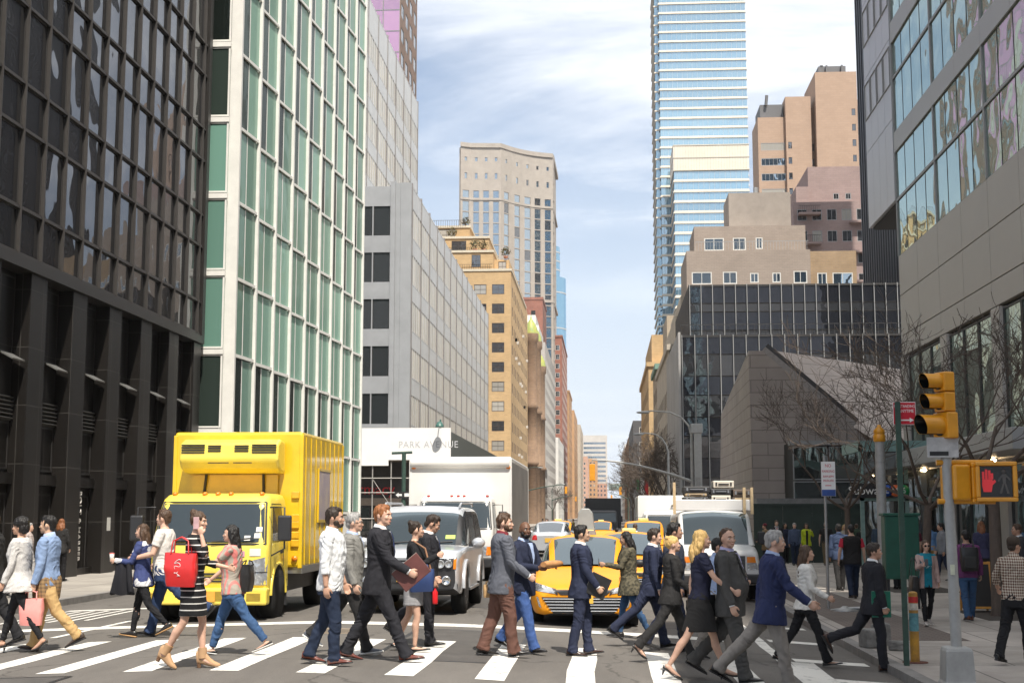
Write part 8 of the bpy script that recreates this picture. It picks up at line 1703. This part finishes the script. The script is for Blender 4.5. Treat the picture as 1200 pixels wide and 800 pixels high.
# bare trees
bark = mat('bark', (.105,.080,.064), .9, var=.35, vs=9, bump=.5, bs=30, stretch=(1,1,.3))
def make_tree(seed, h, spread, twig=.006, depth=5, trunk_h=2.3, r0=.11, leanx=0.):
    rr = random.Random(seed); tr_ = MB(); br = MB()
    def grow(p, d, L_, r, lev):
        pts = [p]; n = 4 if lev < 3 else 3; q = p.copy(); dd = d.copy(); rad = [r]
        for i in range(n):
            dd = (dd + Vector((rr.gauss(0,.16), rr.gauss(0,.16), rr.gauss(.05,.10)))).normalized(); q = q + dd*L_/n; pts.append(q.copy()); rad.append(max(twig, r*(1 - .42*(i+1)/n)))
        br.tube(pts, rad, 6 if lev < 2 else 4 if lev < 4 else 3, cap=False)
        if lev >= depth: return
        for k in range(rr.choice((2,3,3)) if lev < depth - 1 else rr.choice((3,4,4))):
            t = rr.uniform(.35, 1.0) if k else 1.0; i = min(n - 1, int(t*n)); s = pts[i].lerp(pts[i+1], t*n - i) if i < n else pts[-1]
            ax = Vector((rr.gauss(0,1), rr.gauss(0,1), rr.gauss(0,.5))); ax = (ax - dd*ax.dot(dd)).normalized(); a = R(rr.uniform(22, 52)); nd = (dd*math.cos(a) + ax*math.sin(a) + Vector((0,0,.10))).normalized()
            grow(s, nd, L_*rr.uniform(.58,.80), max(twig, rad[min(i+1, n)]*rr.uniform(.55,.72)), lev + 1)
    top = Vector((leanx, 0, trunk_h)); tr_.tube([(0,0,-.05), (0,0,.15), (leanx*.4,.0,trunk_h*.5), top], [r0*1.35, r0*1.08, r0*.95, r0*.85], 10)
    nb = 5
    for k in range(nb): a = 2*math.pi*k/nb + rr.uniform(-.4,.4); e = rr.uniform(.55, 1.15); grow(top - Vector((0,0,rr.uniform(0,.25))), Vector((math.cos(a)*spread, math.sin(a)*spread, e)).normalized(), h*.34, r0*.46, 0)
    return tr_, br
def tree(label, x, y, seed, h, spread=.9, group='bare street trees', **k):
    o = empty('bare_tree', (x, y, zs(x)), label, 'tree', group); t_, b_ = make_tree(seed, h, spread, **k); t_.build('trunk', bark, o); b_.build('crown', bark, o); return o
tree('bare tree nearest the signal post, trunk behind the sandwich board', 7.72, 28.0, 3, 5.6, 1.0, depth=5, r0=.13)
tree('bare spreading tree behind the woman in teal, crown over the church', 8.45, 37.4, 11, 6.4, 1.15, depth=5, r0=.12, leanx=.15)
tree('bare tree behind the white parking sign, crown against the granite wall', 8.2, 47.5, 21, 6.2, 1.2, depth=5, r0=.11)
t0 = tree('bare brown tree beside the lamp post with the equipment column', 5.3, 118, 31, 7.6, .62, depth=5, twig=.013, trunk_h=3, r0=.16)
for k, (x, y, s, lb) in enumerate(((5.2, 131, 1.05, 'bare brown tree second from the lamp posts on the right'), (5.0, 146, .95, 'bare brown tree third from the lamp posts on the right'), (5.1, 160, 1.1, 'bare brown tree fourth from the lamp posts on the right'), (5.0, 176, 1.0, 'bare brown tree fifth along the right pavement, before the crossing'), (4.9, 226, 1.1, 'bare tree beyond the second crossing on the right'), (4.9, 250, 1.0, 'farthest bare tree on the right pavement'), (-12.6, 330, 1.0, 'far bare tree on the left pavement beside the storefronts'), (-12.6, 420, 1.1, 'farthest bare tree on the left pavement'))):
    c = copy_tree(t0); c.location = (x, y, zs(x)); c.rotation_euler.z = k*1.7; c.scale = (s, s, s); c['label'] = lb

# summer haze over the long avenue
hz = bpy.data.materials.new('haze'); t = nt(hz); vo = t.nodes.new('ShaderNodeVolumePrincipled'); vo.inputs['Color'].default_value = (.92, .95, 1, 1); vo.inputs['Density'].default_value = .00012; vo.inputs['Anisotropy'].default_value = .2
t.links.new(vo.outputs[0], t.nodes.new('ShaderNodeOutputMaterial').inputs['Volume'])
tag(MB().box(-420, 420, -300, 1900, -3, 215).build('haze', hz), kind='stuff')
